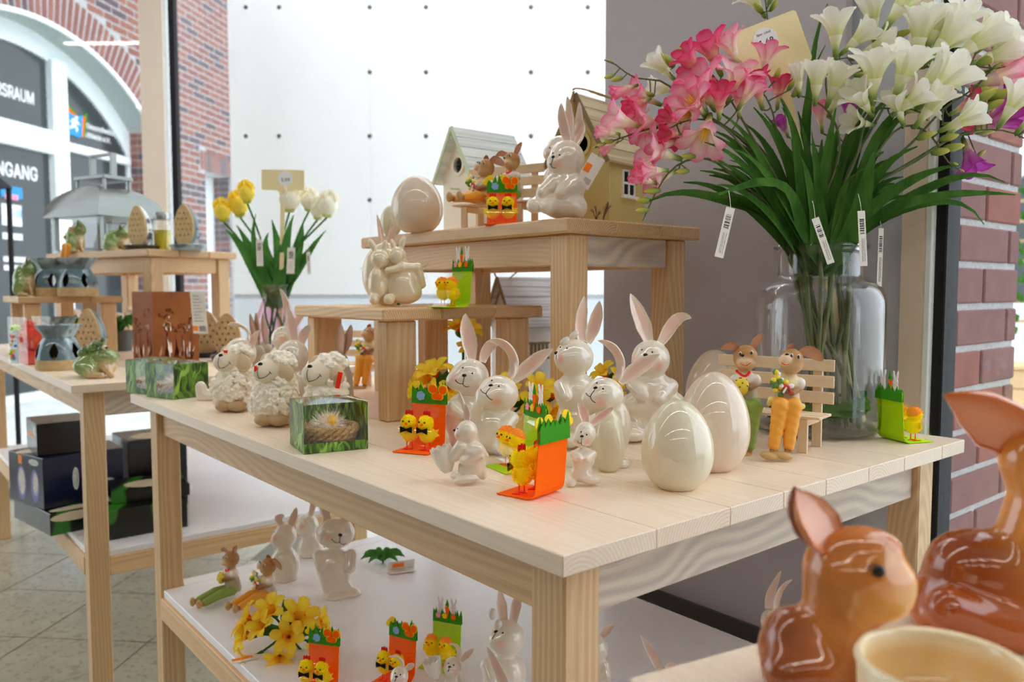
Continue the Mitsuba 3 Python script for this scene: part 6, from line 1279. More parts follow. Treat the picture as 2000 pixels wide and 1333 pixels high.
# frogs
FG, FD, FB = (112, 140, 66), (66, 92, 40), (200, 164, 116)
def frog(label, b, wpx, hpx, look=-1, upright=0.0):
    """look: -1 faces left, 1 right; upright: 0 squatting, 1 sitting up."""
    B = Body(b, 0.05*wpx+2); X = lambda u: B.px+u*wpx*-look; Y = lambda v: B.py-v*hpx; w = wpx; h = hpx
    B.ell(X(-0.05), Y(0.38), 0.34*w, (0.34+0.1*upright)*h, 0, 0.30*w, 0, FG).ell(X(0.20), Y(0.62+0.1*upright), 0.25*w, 0.22*h, 0, 0.24*w, 0, FG).ell(X(0.24), Y(0.34), 0.20*w, 0.28*h, 0, 0.20*w, 0, FB)
    B.ell(X(0.34), Y(0.60+0.1*upright), 0.12*w, 0.10*h, 0, 0.2*w, 0, FG)
    for d in (-0.16, 0.16): B.ell(X(0.16), Y(0.84+0.08*upright), 0.085*w, 0.10*h, d*w, 0.085*w, 0, FD)
    for d in (-1, 1):
        B.ell(X(-0.18), Y(0.24), 0.24*w, 0.22*h, d*0.24*w, 0.13*w, 20, (124, 150, 84)).bone((X(-0.1), Y(0.06), d*0.30*w), (X(0.14), Y(0.05), d*0.30*w), 0.07*w, 0.06*w, FB).bone((X(0.18), Y(0.35), d*0.18*w), (X(0.34), Y(0.05), d*0.16*w), 0.07*w, 0.06*w, FB)
    mott = lambda v, c: c*(0.75+0.5*meshkit.noise(v*14/wpx, 3))[:, None]
    k = thing('frog_figurine', label, 'frog figurine', 'green glazed frogs'); part(k, 'body', B.build(wpx/45, FG, blend=0.03*wpx+1, shade=mott), 'ceramic', True)
    for d in (-0.16, 0.16): part(k, 'eye', xform(paint(ball(B.L(X(0.20), Y(0.87+0.08*upright), d*w-0.02*w), 0.05*w, 2), (236, 226, 190)), B.M), 'ceramic', True); part(k, 'pupil', xform(ball(B.L(X(0.235), Y(0.87+0.08*upright), d*w-0.04*w), 0.028*w, 1), B.M), 'black_gloss', True)
    return k, B, X, Y
k, B, X, Y = frog('green glazed frog with little frogs on its back at the left table corner', on(184, 2.0, H), 100, 66, -1)
for u, v, s_ in ((-0.02, 0.86, 0.15), (-0.22, 0.72, 0.13), (0.12, 1.0, 0.10)):
    S_ = Body(B.b, 2); S_.ell(X(u), Y(v), s_*100*0.8, s_*66*1.0, -6, s_*70, 0, FG).ell(X(u+0.05), Y(v+0.12), s_*55, s_*50, -8, s_*55, 0, FD); part(k, 'young_frog', S_.build(1.2, FG), 'ceramic', True)
frog('green glazed frog sitting upright on the left low riser', on(46, 2.55, LL[4]), 50, 76, -1, 0.9)
frog('green glazed frog sitting upright behind the rabbit on the left tall riser', on(134, 2.74, LT[4])+FW*0.04, 44, 64, -1, 0.9)
frog('green glazed frog squatting on the left tall riser under the lantern', LTp(0.30, 0.065), 62, 56, -1, 0.3)
# half pods on trays
def pod(label, o, ang, h, shell, tray, hole_n=5):
    k = thing('pod_light', label, 'tealight holder', 'leaf shaped tealight holders'); M = yawframe(o, ang); P = lambda nm, m, mt, sm=False, **kw: part(k, nm, xform(m, M), mt, sm, **kw)
    w = h*0.36; out = [(w*math.sin(t)**0.85*(1-0.25*(1-math.cos(t))/2) if 0 < t < math.pi else 0.0, h*(1-math.cos(t))/2) for t in np.linspace(0, math.pi, 30)]
    poly = Polygon([(x*(1.0 if z < h*0.6 else max(0.0, 1-(z/h-0.6)**1.7*1.3)), z+0.012) for x, z in out]+[(-x*(1.0 if z < h*0.6 else max(0.0, 1-(z/h-0.6)**1.7*1.3)), z+0.012) for x, z in out[::-1]]).buffer(0)
    holes = unary_union([Point((i-(r_ % 2)*0.5-hole_n/2+0.75)*w*0.38, 0.03+h*0.14+r_*h*0.13).buffer(h*0.026, 10) for r_ in range(5) for i in range(hole_n)]).intersection(poly.buffer(-h*0.05))
    P('perforated_face', xform(prism(poly.difference(holes), 0, h*0.045), UPXZ), 'clay', label='flat clay face with rows of holes')
    xs = [(abs(x*(1.0 if z < h*0.6 else max(0.0, 1-(z/h-0.6)**1.7*1.3))), z+0.012) for x, z in out]; n = 24; V, F = [], []
    for r, z in xs: V += [(r*math.cos(a), 0.001+r*0.95*math.sin(a), z) for a in np.linspace(0, math.pi, n)]
    for i in range(len(xs)-1):
        for j in range(n-1): a = i*n+j; F += [[a, a+1, a+n+1], [a, a+n+1, a+n]]
    P('shell', (np.array(V), np.array(F)), shell, True)
    P('shell_holes', join([ball((w*0.9*math.cos(a), w*0.86*math.sin(a), h*q), h*0.022, 1) for a, q in ((0.5, 0.3), (0.9, 0.5), (1.4, 0.3), (2.0, 0.45), (2.6, 0.3), (0.3, 0.5))]), 'black_matte', kind='stuff')
    P('tray', shift(lathe([(0.0, 0.0), (w*1.02, 0.0), (w*1.22, 0.016), (w*1.15, 0.018), (w*0.98, 0.007), (0, 0.007)], 40), 0, w*0.25, 0), tray, 40)
pod('clay faced pod light with a white and black shell on the left tall riser', LTp(0.155, 0.062), -118, 0.135, 'glaze_white', 'glaze_dark')
pod('clay faced pod light with a blue grey shell on the left tall riser', on(362, 2.60, LT[4]), -116, 0.135, 'glaze_blue', 'glaze_blue')
pod('clay faced pod light with a dark shell behind the frog on the left table', on(176, 2.42, H), -112, 0.150, 'glaze_blue', 'glaze_dark')
pod('clay faced pod light with a dark tray seen above the left sheep', on(446, 2.46, H), -95, 0.135, 'glaze_white', 'glaze_dark')
pod('clay faced pod light half hidden behind the white tag of the rusty lantern', on(404, 2.60, H), -88, 0.140, 'glaze_white', 'glaze_dark')
# spice like jar
jk = thing('glass_jar', 'glass jar of yellow filling with a steel lid on the left tall riser', 'jar'); jb = on(318, 2.68, LT[4])
part(jk, 'filling', shift(lathe([(0, 0.003), (0.022, 0.003), (0.025, 0.012), (0.025, 0.07), (0.0, 0.07)], 32), *jb), 'yellow_fill', 40); part(jk, 'glass', shift(lathe([(0.0, 0.0), (0.027, 0.0), (0.029, 0.01), (0.029, 0.085), (0.023, 0.098), (0.023, 0.106)], 40), *jb), 'glass_thin', 40); part(jk, 'lid', shift(lathe([(0.0, 0.104), (0.027, 0.104), (0.0285, 0.108), (0.0285, 0.124), (0.026, 0.128), (0.0, 0.128)], 40), *jb), 'steel', 40)
# the grey lantern
lk = thing('lantern', 'big grey metal lantern with an arched roof and a square handle', 'lantern'); lo_ = LTp(0.55, 0.165); LM = yawframe(lo_, -118); P = lambda nm, m, mt, sm=False, **kw: part(lk, nm, xform(m, LM), mt, sm, **kw)
lw, ld_, lh = 0.125, 0.105, 0.13
P('base', rbox((-lw, -ld_, 0), (lw, ld_, 0.014), 0.002), 'grey_metal')
for sx in (-1, 1):
    for sy in (-1, 1): P('post', rbox((sx*lw-0.008, sy*ld_-0.008, 0.014), (sx*lw+0.008, sy*ld_+0.008, lh), 0.001), 'grey_metal')
for sy in (-1, 1): P('pane', (np.array([(-lw+.008, sy*ld_, .02), (lw-.008, sy*ld_, .02), (lw-.008, sy*ld_, lh), (-lw+.008, sy*ld_, lh)]), np.array([[0, 1, 2], [0, 2, 3]])), 'pane')
e_ = 0.028; arc = [(-(lw+e_), 0.0), (lw+e_, 0.0)]+[((lw+e_)*math.cos(t), 0.115*math.sin(t)**0.8) for t in np.linspace(0.02, math.pi-0.02, 24)]
roof = prism(Polygon(arc).buffer(0), -(ld_+e_), ld_+e_); RV = xform(roof, UPXZ)
v = RV[0].copy(); q = np.clip(v[:, 2]/0.115, 0, 1); v[:, 1] *= (1-0.55*q**2.2); P('roof', shift((v, RV[1]), 0, 0, lh), 'grey_metal', 35)
P('chimney_plate', rbox((-0.085, -0.06, lh+0.138), (0.085, 0.06, lh+0.152), 0.002), 'grey_metal')
for sx in (-1, 1):
    for sy in (-1, 1): P('chimney_post', rbox((sx*0.075-0.005, sy*0.05-0.005, lh+0.095), (sx*0.075+0.005, sy*0.05+0.005, lh+0.138), 0.001), 'grey_metal')
P('handle', join([rbox((-0.062, -0.012, lh+0.15), (-0.054, 0.012, lh+0.235), 0.001), rbox((0.054, -0.012, lh+0.15), (0.062, 0.012, lh+0.235), 0.001), rbox((-0.062, -0.012, lh+0.228), (0.062, 0.012, lh+0.236), 0.001)]), 'grey_metal')
P('rivet', ball((0.058, -0.0135, lh+0.16), 0.005, 2), 'steel', True)
# tall black lantern at the far left, standing on the floor
bk = thing('lantern', 'tall black framed lantern at the left edge of the picture', 'lantern'); bb = on(-34, 3.75, 0); BM = yawframe(bb, -100); P = lambda nm, m, mt, sm=False, **kw: part(bk, nm, xform(m, BM), mt, sm, **kw)
P('base', rbox((-0.12, -0.12, 0), (0.12, 0.12, 0.03), 0.003), 'black_matte')
for sx in (-1, 1):
    for sy in (-1, 1): P('post', rbox((sx*0.11-0.009, sy*0.11-0.009, 0.03), (sx*0.11+0.009, sy*0.11+0.009, 1.48), 0.002), 'black_matte')
P('roof', shift(lathe([(0.175, 0), (0.17, 0.02), (0.10, 0.07), (0.03, 0.10), (0.0, 0.10)], 4) if False else hull([(-0.125, -0.125, 0), (0.125, -0.125, 0), (0.125, 0.125, 0), (-0.125, 0.125, 0), (-0.06, -0.06, 0.085), (0.06, -0.06, 0.085), (0.06, 0.06, 0.085), (-0.06, 0.06, 0.085)]), 0, 0, 1.48), 'black_matte')
P('pane', (np.array([(-0.10, -0.11, .03), (0.10, -0.11, .03), (0.10, -0.11, 1.4), (-0.10, -0.11, 1.4)]), np.array([[0, 1, 2], [0, 2, 3]])), 'pane')
# rusty lantern: sheets with cut out umbels and grass
rk = thing('rust_lantern', 'rusty square metal lantern with cut out umbels and grass on the left table', 'lantern'); ro = on(302, 2.285, H); a_ = math.radians(-28)
u1 = norm(RT*math.cos(math.radians(43))+FW*math.sin(math.radians(43))); u2 = norm(-RT*math.cos(math.radians(40))+FW*math.sin(math.radians(40)))
def cutsheet(seed, w, h):
    r = random.Random(seed); cut = []
    for cx, cz, rr in ((w*0.28, h*0.70, 0.020), (w*0.62, h*0.50, 0.022), (w*0.30, h*0.52, 0.016), (w*0.85, h*0.60, 0.013)):
        for _ in range(26):
            a, q = r.uniform(0, 6.28), rr*math.sqrt(r.uniform(0.02, 1)); cut.append(Point(cx+q*math.cos(a)*1.1, cz+q*math.sin(a)*0.75).buffer(r.uniform(0.0018, 0.0034), 5))
        cut.append(Polygon([(cx-0.0010, cz-rr), (cx+0.0012, cz-rr), (cx+0.002+r.uniform(-.008, .008), h*0.12), (cx-0.0022, h*0.12)]))
    for _ in range(15):
        x = r.uniform(w*0.08, w*0.92); t = r.uniform(0.16, 0.36)*h; l = r.uniform(-0.012, 0.012); cut.append(Polygon([(x-0.0022, h*0.07), (x+0.0022, h*0.07), (x+0.0036+l*0.5, h*0.07+t*0.5), (x+l, h*0.07+t), (x-0.003+l*0.4, h*0.07+t*0.45)]))
    return sbox(0, 0, w, h).difference(unary_union([q.buffer(0) for q in cut]).intersection(sbox(w*0.05, h*0.05, w*0.95, h*0.95)))
rw, rh = 0.128, 0.214
for (o_, x_, sd) in ((ro, u1, 1), (ro, u2, 2), (ro+u1*rw, u2, 3), (ro+u2*rw, u1, 4)):
    part(rk, 'sheet', xform(xform(prism(cutsheet(sd, rw, rh), -0.0008, 0.0008), UPXZ), frame(o_, x_, np.cross(UP, x_), UP)), 'rust')
part(rk, 'floor', hull([ro+UP*z+d for z in (0.001, 0.004) for d in (u1*0.002+u2*.002, u1*rw*.98, u2*rw*.98, (u1+u2)*rw*.98)]), 'rust')
tk = thing('price_tag', 'white card tag with an orange sticker hanging on the rusty lantern', 'price tag'); TM = frame(ad(392, 652, 2.30), RT, FW, UP+RT*-0.06)
part(tk, 'card', xform(rbox((-0.021, -0.0005, 0), (0.021, 0.0005, 0.122), 0.0003), TM), 'paper'); part(tk, 'sticker', xform(rbox((-0.020, -0.0012, 0.008), (-0.006, -0.0005, 0.022), 0.0002), TM), 'sticker_orange'); part(tk, 'barcode', xform(join([rbox((-0.002+i*0.0028, -0.001, 0.006), (-0.0006+i*0.0028, -0.0005, 0.022), 0.0001) for i in range(7)]), TM), 'ink'); part(tk, 'print', xform(join([rbox((-0.015, -0.001, 0.035+i*0.009), (0.012-0.004*(i % 3), -0.0005, 0.037+i*0.009), 0.0001) for i in range(9)]), TM), 'ink_grey'); part(tk, 'cord', tube([ad(388, 572, 2.30), ad(384, 566, 2.30), ad(376, 566, 2.33)], 0.0006, 5), 'straw')
# clear pack with coloured decoration
ck = thing('decoration_pack', 'clear pack of red feathers, moss and coloured baubles on the left table', 'decoration pack'); co = on(60, 2.36, H); CMx = yawframe(co, -120); P = lambda nm, m, mt, sm=False, **kw: part(ck, nm, xform(m, CMx), mt, sm, **kw)
for a, b in (((-0.05, -0.035), (0.05, -0.035)), ((0.05, -0.035), (0.05, 0.035)), ((0.05, 0.035), (-0.05, 0.035)), ((-0.05, 0.035), (-0.05, -0.035))): P('clear_side', (np.array([(*a, 0.0), (*b, 0.0), (*b, 0.14), (*a, 0.14)]), np.array([[0, 1, 2], [0, 2, 3]])), 'film')
mat('dark_print', proc(lambda p, n, uv: mi.Color3f(rgb(36, 32, 40))*(0.7+0.6*noise(p.x*80, p.y*80, p.z*80))), 0.3, 0.5); mat('red_fluff', proc(lambda p, n, uv: mix(rgb(214, 40, 60), rgb(240, 110, 70), noise(p.x*40, p.y*40, p.z*40))), 0.8, 0.2, sheen=0.5)
P('printed_insert', rbox((-0.048, -0.032, 0.002), (-0.008, -0.028, 0.095), 0.001), 'dark_print'); P('moss', ball((-0.028, -0.024, 0.105), (0.022, 0.012, 0.012), 2), 'felt_lime', True)
r = random.Random(8)
for i in range(16): P('bauble', ball((-0.044+r.uniform(0, 0.032), -0.0335, 0.012+r.uniform(0, 0.075)), r.uniform(0.003, 0.006), 1), r.choice(['sticker_red', 'felt_lime', 'felt_yellow', 'emblem_blue', 'sticker_orange']), True)
P('feathers', fuzz((0.020, -0.002, 0.075), 0.034, 5, 900, 0.006), 'red_fluff'); P('feathers', fuzz((0.006, -0.004, 0.112), 0.014, 6, 400, 0.006), 'red_fluff'); P('dark_base', rbox((-0.006, -0.03, 0.002), (0.047, 0.03, 0.04), 0.004), 'red_fluff')
# potted plants with white flowers at the back, a dark pot
def pot_plant(label, b, s):
    k = thing('potted_plant', label, 'plant'); r = random.Random(int(b[0]*1e4)); part(k, 'pot', xform(lathe([(0, 0), (0.035, 0), (0.045, 0.07), (0.041, 0.07), (0, 0.06)], 28), frame(b, (1, 0, 0), (0, 1, 0), UP, s)), 'steel_dark', 30)
    for i in range(16): a = r.uniform(0, 6.28); d = np.array([math.cos(a), math.sin(a), 0]); part(k, 'leaf', strap([b+UP*0.06*s, b+d*0.03*s+UP*(0.09+r.uniform(0, .03))*s, b+d*0.06*s+UP*r.uniform(0.06, 0.13)*s], 0.012*s, 8), 'leaf_tulip', True)
    for i in range(7): a, q = r.uniform(0, 6.28), r.uniform(0, 0.045)*s; part(k, 'flower', ball(b+np.array([q*math.cos(a), q*math.sin(a), (0.12+r.uniform(-.02, .02))*s]), 0.012*s, 1), 'feather', True)
pot_plant('small white flowering plant behind the left low riser', on(147, 2.98, H), 1.0); pot_plant('small white flowering plant left of the rusty lantern', on(236, 2.86, H), 1.05)
# ------------------------------------------------------------------ boxes on the lower shelf of the left table
mat('box_black', rgb(18, 18, 22), 0.22, 0.5); mat('box_navy', rgb(22, 26, 56), 0.22, 0.5); mat('box_green', proc(lambda p, n, uv: mix(rgb(10, 18, 10), rgb(46, 120, 34), smoothstep(0.66, 0.8, noise(p.x*18-p.y*11, p.z*9, 4.0)))), 0.25, 0.5)
mat('bulb_print', rgb(236, 224, 196), 0.3, 0.4); mat('teal', rgb(28, 110, 138), 0.4, 0.4); mat('halo_print', rgb(104, 104, 176), 0.3, 0.4)
def lamp_box(label, c, dx, dy, h, m_, marks=(), rot=0.0):
    """c: near corner of the foot; marks: (face, u, v, ru, rv, material): ovals printed on the left, right or top face."""
    k = thing('lamp_box', label, 'box'); a = math.radians(rot); M = frame(c, (math.cos(a), math.sin(a), 0), (-math.sin(a), math.cos(a), 0), UP); part(k, 'carton', xform(rbox((0, 0, 0), (dx, dy, h), 0.0015), M), m_)
    for fc, u, v, ru, rv, mm in marks:
        e = prism(affinity.scale(Point(0, 0).buffer(1, 24), ru, rv) if not mm.startswith('sq:') else sbox(-ru, -rv, ru, rv), -0.0002, 0.0004); mm = mm.replace('sq:', '')
        G = {'left': frame((0, u*dy, v*h), (0, -1, 0), (0, 0, 1), (-1, 0, 0)), 'right': frame((u*dx, 0, v*h), (1, 0, 0), (0, 0, 1), (0, -1, 0)), 'top': frame((u*dx, v*dy, h), (1, 0, 0), (0, 1, 0), (0, 0, 1))}[fc]
        part(k, 'print', xform(xform(e, G), M), mm)
    return k, M
LS = 0.37; c1 = at(100, 1050, LS)+np.array([0.0, 0.006, 0])
logo = lambda fc, u, v: [(fc, u, v, 0.008, 0.030, 'ink_white'), (fc, u, v, 0.0062, 0.026, 'box_black'), (fc, u, v, 0.0022, 0.020, 'sq:ink_white')]
lamp_box('dark green flat lamp box lying at the near end of the left lower shelf', c1, 0.135, 0.26, 0.058, 'box_green', [('right', 0.45, 0.75, 0.06, 0.012, 'bulb_print'), ('top', 0.5, 0.1, 0.06, 0.02, 'bulb_print')], 10)
k, M = lamp_box('dark navy lamp box with two glowing bulbs printed on it', c1+np.array([-0.004, 0.05, 0.0585]), 0.15, 0.19, 0.135, 'box_navy', [('left', 0.62, 0.42, 0.024, 0.046, 'halo_print'), ('left', 0.62, 0.45, 0.018, 0.036, 'bulb_print'), ('left', 0.24, 0.42, 0.022, 0.044, 'halo_print'), ('left', 0.22, 0.45, 0.014, 0.032, 'bulb_print'), ('left', 0.65, 0.88, 0.010, 0.012, 'sq:sticker_orange'), ('left', 0.26, 0.88, 0.026, 0.008, 'ink_white'), ('left', 0.26, 0.88, 0.022, 0.005, 'box_navy'), ('top', 0.3, 0.7, 0.05, 0.03, 'bulb_print')]+logo('right', 0.55, 0.5), 16)
lamp_box('black lamp box with small orange print, topmost of its stack', c1+np.array([-0.01, 0.085, 0.194]), 0.13, 0.16, 0.085, 'box_black', [('left', 0.6, 0.55, 0.05, 0.004, 'sq:sticker_orange'), ('left', 0.2, 0.75, 0.010, 0.012, 'bulb_print')])
c2 = at(190, 1064, LS)+np.array([0.022, 0.012, 0])
lamp_box('dark green lamp box at the right of the left lower shelf', c2, 0.20, 0.22, 0.075, 'box_green', [('top', 0.5, 0.55, 0.07, 0.06, 'bulb_print'), ('right', 0.72, 0.55, 0.018, 0.02, 'bulb_print')])
lamp_box('flat dark lamp box with a pale bulb lying on the dark green one', c2+np.array([0.03, 0.06, 0.0755]), 0.19, 0.16, 0.032, 'box_green', [('top', 0.55, 0.4, 0.07, 0.045, 'bulb_print')], -8)
lamp_box('navy lamp box standing behind the near left leg', c2+np.array([0.01, 0.225, 0]), 0.09, 0.15, 0.19, 'box_navy', [('right', 0.5, 0.55, 0.02, 0.007, 'ink_white')])
lamp_box('black lamp box with a white label behind the flat dark boxes', c2+np.array([0.115, 0.235, 0]), 0.16, 0.18, 0.205, 'box_black', [('right', 0.75, 0.5, 0.010, 0.035, 'sq:ink_white'), ('right', 0.76, 0.42, 0.006, 0.012, 'sq:felt_pink'), ('top', 0.5, 0.3, 0.06, 0.05, 'bulb_print')])
tb_ = thing('storage_bin', 'teal bin behind the leg of the middle table', 'bin'); tbb = at(327, 938, LS); scene[tb_] = mikit.ply(shift(trimesh.convex.convex_hull(np.array([(x*q, y*q, z) for z, q in ((0, 0.042), (0.16, 0.05)) for x in (-1, 1) for y in (-1, 1)])), *tbb), 'teal')

# ================================================================== FIGURES ON THE MIDDLE TABLE'S LOWER SHELF
fn_ = lambda B, *a, **kw: finish(B, 'rabbit_figurine', *a, **kw)
B = Body(on(558, 1.70, S1), 7)
B.ell(556, 1048, 23, 26, 0, 24).ell(541, 1056, 12, 13, -10, 12).ell(556, 1105, 29, 40, 2, 26).ell(557, 1145, 27, 28, 2, 26).ell(552, 1163, 20, 12, -16, 22)
fn_(B, 'white ceramic rabbit standing behind the resin rabbits on the lower shelf', cat='rabbit figurine', ears=[([(566, 1028, 0), (574, 1010, 0), (579, 992, 0)], [6, 8, 3], (-0.2, -1, 0)), ([(550, 1026, 0), (545, 1012, -4), (556, 1008, -6)], [6, 8, 4], (0, -1, -0.3))], eyes=[(536, 1040, 1.3)], spots=[(536, 1052, 7)])
B = Body(on(604, 1.86, S1), 7)
B.ell(600, 1028, 22, 24, 0, 22).ell(606, 1078, 26, 38, 2, 24).ell(608, 1118, 23, 26, 2, 22).ell(608, 1132, 18, 9, -12, 18)
fn_(B, 'white ceramic rabbit farthest back on the left of the lower shelf', cat='rabbit figurine', ears=[([(606, 1008, 0), (612, 985, 0), (614, 960, 0)], [5, 7, 2], (-0.2, -1, 0))], spots=[(590, 1030, 6)])
B = Body(on(655, 1.62, S1), 7)
B.ell(655, 1042, 38, 30, 0, 32).ell(653, 1108, 36, 40, 2, 30).ell(653, 1140, 26, 26, 2, 24).bone((622, 1085, -4), (626, 1108, -22), 12, 10).bone((686, 1085, -4), (684, 1110, -18), 13, 11).ell(656, 1168, 25, 12, -18, 22).ell(686, 1160, 20, 11, -6, 18).bone((645, 1140, -4), (652, 1164, -10), 16, 15).bone((668, 1140, 0), (682, 1158, -4), 16, 13)
fn_(B, 'white ceramic rabbit with hands on its hips under the table apron', cat='rabbit figurine', ears=[([(640, 1020, 0), (632, 985, 0), (630, 950, 0)], [8, 10, 3], (0.2, -1, 0)), ([(672, 1020, 0), (680, 985, 0), (684, 950, 0)], [8, 10, 3], (-0.2, -1, 0))], nose=(664, 1046), mouth=[[(664, 1049), (663, 1060)], [(663, 1060), (655, 1060), (648, 1054)], [(663, 1060), (670, 1064), (676, 1062)]], spots=[(640, 1052, 8), (678, 1066, 8)])
B = Body(on(985, 1.16, S1), 8)
B.ell(990, 1246, 36, 36, 0, 35).ell(971, 1252, 18, 18, -16, 17).ell(985, 1318, 44, 50, 4, 38).ell(985, 1378, 42, 42, 4, 36).bone((952, 1300, -12), (962, 1330, -34), 15, 12)
k = fn_(B, 'white ceramic rabbit with a bow and rosy cheek beside the near table leg', cat='rabbit figurine', ears=[([(1002, 1216, 0), (1008, 1185, 0), (1014, 1150, 0)], [8, 11, 3], (-0.2, -1, 0)), ([(984, 1215, 4), (980, 1185, 4), (976, 1150, 4)], [8, 11, 3], (0.2, -1, 0))], eyes=[(973, 1224), (982, 1237)], nose=(969, 1235), mouth=[[(968, 1238), (961, 1249)]], spots=[(977, 1263, 10)])
for dx in (-12, 10): part(k, 'bow', xform(ball(B.L(968+dx*0.5, 1212+dx, -14), (8, 6, 12), 2), B.M), 'white_gloss', True)
def cup_rabbit(label, hx, hy, dep, ears, r_=18, cup=True):
    B = Body(on(hx, dep, S1), 5); y0 = B.py
    B.ell(hx, hy, r_, r_*1.08, 0, r_).ell(hx-6, hy+6, r_*0.62, r_*0.55, -r_*0.6, r_*0.6).bone((hx, hy+r_*1.3, 2), (hx, y0-r_, 2), r_*1.05, r_*1.25).ell(hx-4, y0-7, r_*1.2, 8, -10, 14)
    k = fn_(B, label, cat='rabbit figurine', ears=ears, eyes=[(hx-8, hy-6, 1.6), (hx+2, hy-3, 1.6)], nose=(hx-6, hy+1), nose_r=2.8, mouth=[[(hx-6, hy+3), (hx-9, hy+10)]], spots=[(hx+5, hy+8, 6)], cell=1.7)
    if cup:
        v, f = lathe([(0, 0), (8, 1), (14, 9), (18, 24), (19, 36), (17, 36), (15, 22), (10, 9), (0, 5)], 40); a = np.arctan2(v[:, 1], v[:, 0]); v[:, 2] += np.where(v[:, 2] > 30, 4*np.abs(np.cos(a*5)), 0)
        part(k, 'cup', xform((v, f), B.M @ frame(B.L(hx-r_-14, hy+22, -4), norm((0.95, 0, 0.25)), (0, 1, 0), norm((-0.25, 0, 0.95)))), 'white_gloss', 30)
cup_rabbit('small white ceramic rabbit holding a cup before the lime bag on the shelf', 884, 1303, 1.185, [([(892, 1288, 0), (896, 1272, 0), (888, 1261, -2), (876, 1260, -4)], [4, 6, 6, 2], (-0.5, -0.6, -0.6)), ([(900, 1292, 0), (912, 1280, 0), (925, 1268, 0)], [4, 7, 3], (0, -1, 0.3))])
cup_rabbit('small white ceramic rabbit at the bottom edge before an orange bag', 780, 1322, 1.13, [([(784, 1306, 0), (784, 1292, 0), (774, 1285, -2), (758, 1285, -4)], [4, 6, 6, 2], (-0.5, -0.6, -0.6)), ([(793, 1308, 0), (802, 1302, 0), (810, 1298, 0)], [4, 7, 3], (0, -1, 0.3))], 18, False)
def ears_only(label, px, dep, head, ears, r_=26, cz=S1):
    B = Body(on(px, dep, cz), 7); hx, hy = head
    B.ell(hx, hy, r_, r_, 0, r_*0.95).ell(hx-r_*0.5, hy+r_*0.15, r_*0.5, r_*0.5, -r_*0.4, r_*0.5).bone((hx, hy+r_*1.5, 2), (px, B.py-r_, 2), r_*1.05, r_*1.3).ell(px, B.py-8, r_*1.2, 10, -12, r_)
    fn_(B, label, cat='rabbit figurine', ears=ears, eyes=[(hx-r_*0.4, hy-r_*0.2, 1.8), (hx+r_*0.05, hy-r_*0.1, 1.8)], nose=(hx-r_*0.25, hy))
ears_only('white ceramic rabbit with one pointed ear rising at the bottom edge', 1006, 0.99, (1000, 1375), [([(990, 1350, 0), (978, 1322, 0), (962, 1286, 0), (951, 1264, 0)], [11, 12, 9, 3], (-0.3, -1, 0)), ([(1010, 1352, 0), (1020, 1340, 0), (1028, 1338, 0)], [9, 10, 3], (0, -1, 0.2))], 28)
B = Body(on(1160, 1.20, S1), 7)
B.ell(1160, 1268, 28, 30, 0, 28).ell(1163, 1330, 30, 40, 2, 28).ell(1160, 1366, 30, 26, 2, 28).bone((1180, 1300, 0), (1184, 1325, -14), 12, 11)
fn_(B, 'white ceramic rabbit mostly hidden behind the near table leg', cat='rabbit figurine', ears=[([(1172, 1246, 0), (1186, 1232, 0), (1200, 1220, 0)], [6, 8, 3], (0, -1, 0.3)), ([(1156, 1242, 0), (1150, 1210, 0), (1148, 1180, 0)], [7, 9, 3], (0.2, -1, 0))])
ears_only('white ceramic rabbit whose single ear rises between table leg and fawn', 1296, 1.16, (1296, 1330), [([(1288, 1306, 0), (1276, 1282, 0), (1262, 1258, 0), (1251, 1241, 0)], [9, 10, 7, 2], (-0.3, -1, 0)), ([(1304, 1308, 0), (1314, 1300, 0), (1320, 1304, 0)], [7, 8, 3], (0, -1, 0.2))], 25)
ears_only('white ceramic rabbit on the lower shelf whose two ears show behind the deer', 1508, 1.28, (1508, 1212), [([(1502, 1190, 0), (1506, 1160, 0), (1516, 1135, 0), (1526, 1114, 0)], [8, 9, 6, 2], (-0.4, -1, 0)), ([(1516, 1190, 2), (1522, 1160, 2), (1534, 1142, 2), (1548, 1133, 2)], [6, 7, 5, 2], (0.2, -1, 0.2))], 22)
sk = thing('price_tag', 'folded white price card with an orange strip lying on the lower shelf', 'price tag'); sm_ = yawframe(at(785, 1118, S1), -70)
part(sk, 'card', xform(join([rbox((-0.03, -0.012, 0.002), (0.03, 0.014, 0.003), 0.0002), xform(rbox((-0.03, 0, 0), (0.03, 0.0006, 0.026), 0.0002), frame((0, 0.013, 0.003), (1, 0, 0), norm((0, 0.8, 0.5)), norm((0, -0.5, 0.85))))]), sm_), 'paper'); part(sk, 'sticker', xform(rbox((-0.02, -0.001, 0.008), (0.005, 0.0, 0.02), 0.0002), frame(sp(sm_, 0, 0.0118, 0.003), sm_[:3, 0], sm_[:3, 1], norm(UP*0.85+sm_[:3, 1]*-0.5))), 'sticker_orange')
gk = thing('artificial_leaves', 'tuft of green artificial leaves lying beside the folded price card', 'leaves'); gb = at(748, 1098, S1)
for i in range(9): a = i*0.7; d = RT*math.cos(a)*0.03-FW*math.sin(a)*0.03; part(gk, 'leaf', strap([gb+UP*0.004, gb+d+UP*0.02, gb+d*1.7+UP*0.012], 0.007, 8), 'leaf_tulip', True)
dk = thing('price_tag', 'small orange and white price tag beside the daffodils on the lower shelf', 'price tag'); dm = yawframe(at(478, 1290, S1), -60); part(dk, 'card', xform(rbox((-0.022, -0.008, 0.001), (0.022, 0.010, 0.0018), 0.0002), dm), 'paper'); part(dk, 'sticker', xform(rbox((-0.020, 0.000, 0.0018), (0.014, 0.009, 0.0022), 0.0002), dm), 'sticker_orange')

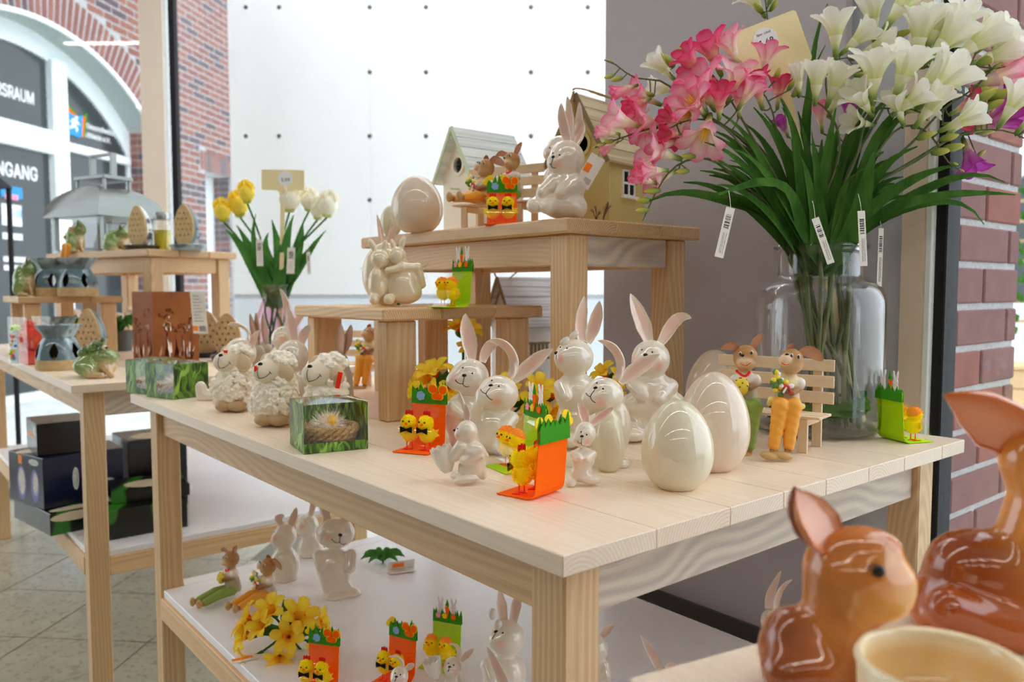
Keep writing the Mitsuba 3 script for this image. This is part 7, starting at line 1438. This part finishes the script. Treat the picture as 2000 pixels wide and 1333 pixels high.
# ================================================================== THE BROWN DEER IN THE NEAR CORNER
BR, BD, TN_, CR = (186, 96, 24), (128, 56, 12), (222, 166, 96), (240, 220, 182)
mat('deer_glaze', VC, 0.07, 0.8, clear=0.6)
B = Body(on(1620, 0.425, H), 26); y0 = B.py
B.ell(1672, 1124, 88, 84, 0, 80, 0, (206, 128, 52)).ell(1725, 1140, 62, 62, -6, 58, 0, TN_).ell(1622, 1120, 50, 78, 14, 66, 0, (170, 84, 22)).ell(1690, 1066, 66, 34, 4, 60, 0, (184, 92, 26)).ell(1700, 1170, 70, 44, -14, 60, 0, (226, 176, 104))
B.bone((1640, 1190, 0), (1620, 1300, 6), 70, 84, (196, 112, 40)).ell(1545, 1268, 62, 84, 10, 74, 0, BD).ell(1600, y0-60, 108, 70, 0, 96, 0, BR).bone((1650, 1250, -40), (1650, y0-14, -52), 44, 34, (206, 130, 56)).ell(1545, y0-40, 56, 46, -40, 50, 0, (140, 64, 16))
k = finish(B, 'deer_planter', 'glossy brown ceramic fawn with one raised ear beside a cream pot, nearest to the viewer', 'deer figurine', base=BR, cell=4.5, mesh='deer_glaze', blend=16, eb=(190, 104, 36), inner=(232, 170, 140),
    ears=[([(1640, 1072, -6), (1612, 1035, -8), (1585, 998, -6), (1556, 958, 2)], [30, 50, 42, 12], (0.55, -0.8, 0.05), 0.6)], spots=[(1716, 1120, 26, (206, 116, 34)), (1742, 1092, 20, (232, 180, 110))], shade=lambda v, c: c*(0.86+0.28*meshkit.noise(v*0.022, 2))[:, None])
part(k, 'ear', B.ear([(1608, 1070, 40), (1586, 1030, 44), (1566, 990, 46), (1550, 950, 46)], [24, 38, 32, 8], (0.3, 0.9, 0.1), BD, BD), 'deer_glaze', True)
part(k, 'eye', B.bead(1714, 1115, (13, 12.5), -1.2), 'black_gloss', True)
part(k, 'lash', join([B.line([(1694, 1110), (1702, 1104), (1712, 1102)], 1.5), B.line([(1692, 1116), (1700, 1108)], 1.2)]), 'black_gloss', True)
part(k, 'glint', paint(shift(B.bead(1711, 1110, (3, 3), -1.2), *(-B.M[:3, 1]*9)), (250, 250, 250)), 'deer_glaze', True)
PB = on(1836, 0.372, H); s_ = depth(PB)/FPX
k2 = thing('ceramic_pot', 'cream ceramic pot with a tan inside right of the brown fawn', 'pot')
pz = (pj(PB)[1]-1276)*s_; v, f = lathe([(r_*0.93, z_) for r_, z_ in [(0, 0), (0.036, 0.0), (0.0395, 0.006), (0.041, pz-0.008), (0.0425, pz-0.003), (0.0405, pz), (0.0375, pz-0.002), (0.0365, pz-0.012), (0.035, 0.008), (0, 0.006)]], 80)
c = np.where(((np.hypot(v[:, 0], v[:, 1]) < 0.0346) & (v[:, 2] > 0.005))[:, None], np.array(rgb(222, 188, 132)), np.array(rgb(240, 224, 188))); part(k2, 'body', CM(v+PB, f, c), 'deer_glaze', True)
B = Body(on(1925, 0.50, H), 26); y0 = B.py
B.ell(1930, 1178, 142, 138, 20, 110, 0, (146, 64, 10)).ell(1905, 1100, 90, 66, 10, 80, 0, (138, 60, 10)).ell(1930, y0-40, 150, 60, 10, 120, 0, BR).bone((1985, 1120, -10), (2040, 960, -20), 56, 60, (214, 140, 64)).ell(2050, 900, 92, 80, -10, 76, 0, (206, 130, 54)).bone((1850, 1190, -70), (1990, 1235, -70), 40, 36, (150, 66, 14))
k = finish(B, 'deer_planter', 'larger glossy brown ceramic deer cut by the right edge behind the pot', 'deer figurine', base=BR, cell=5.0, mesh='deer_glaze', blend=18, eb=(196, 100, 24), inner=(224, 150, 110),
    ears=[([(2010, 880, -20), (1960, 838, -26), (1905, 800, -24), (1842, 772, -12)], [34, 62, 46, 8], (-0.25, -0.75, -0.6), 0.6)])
part(k, 'eye', B.bead(2062, 888, (12, 12), -1.0), 'black_gloss', True)
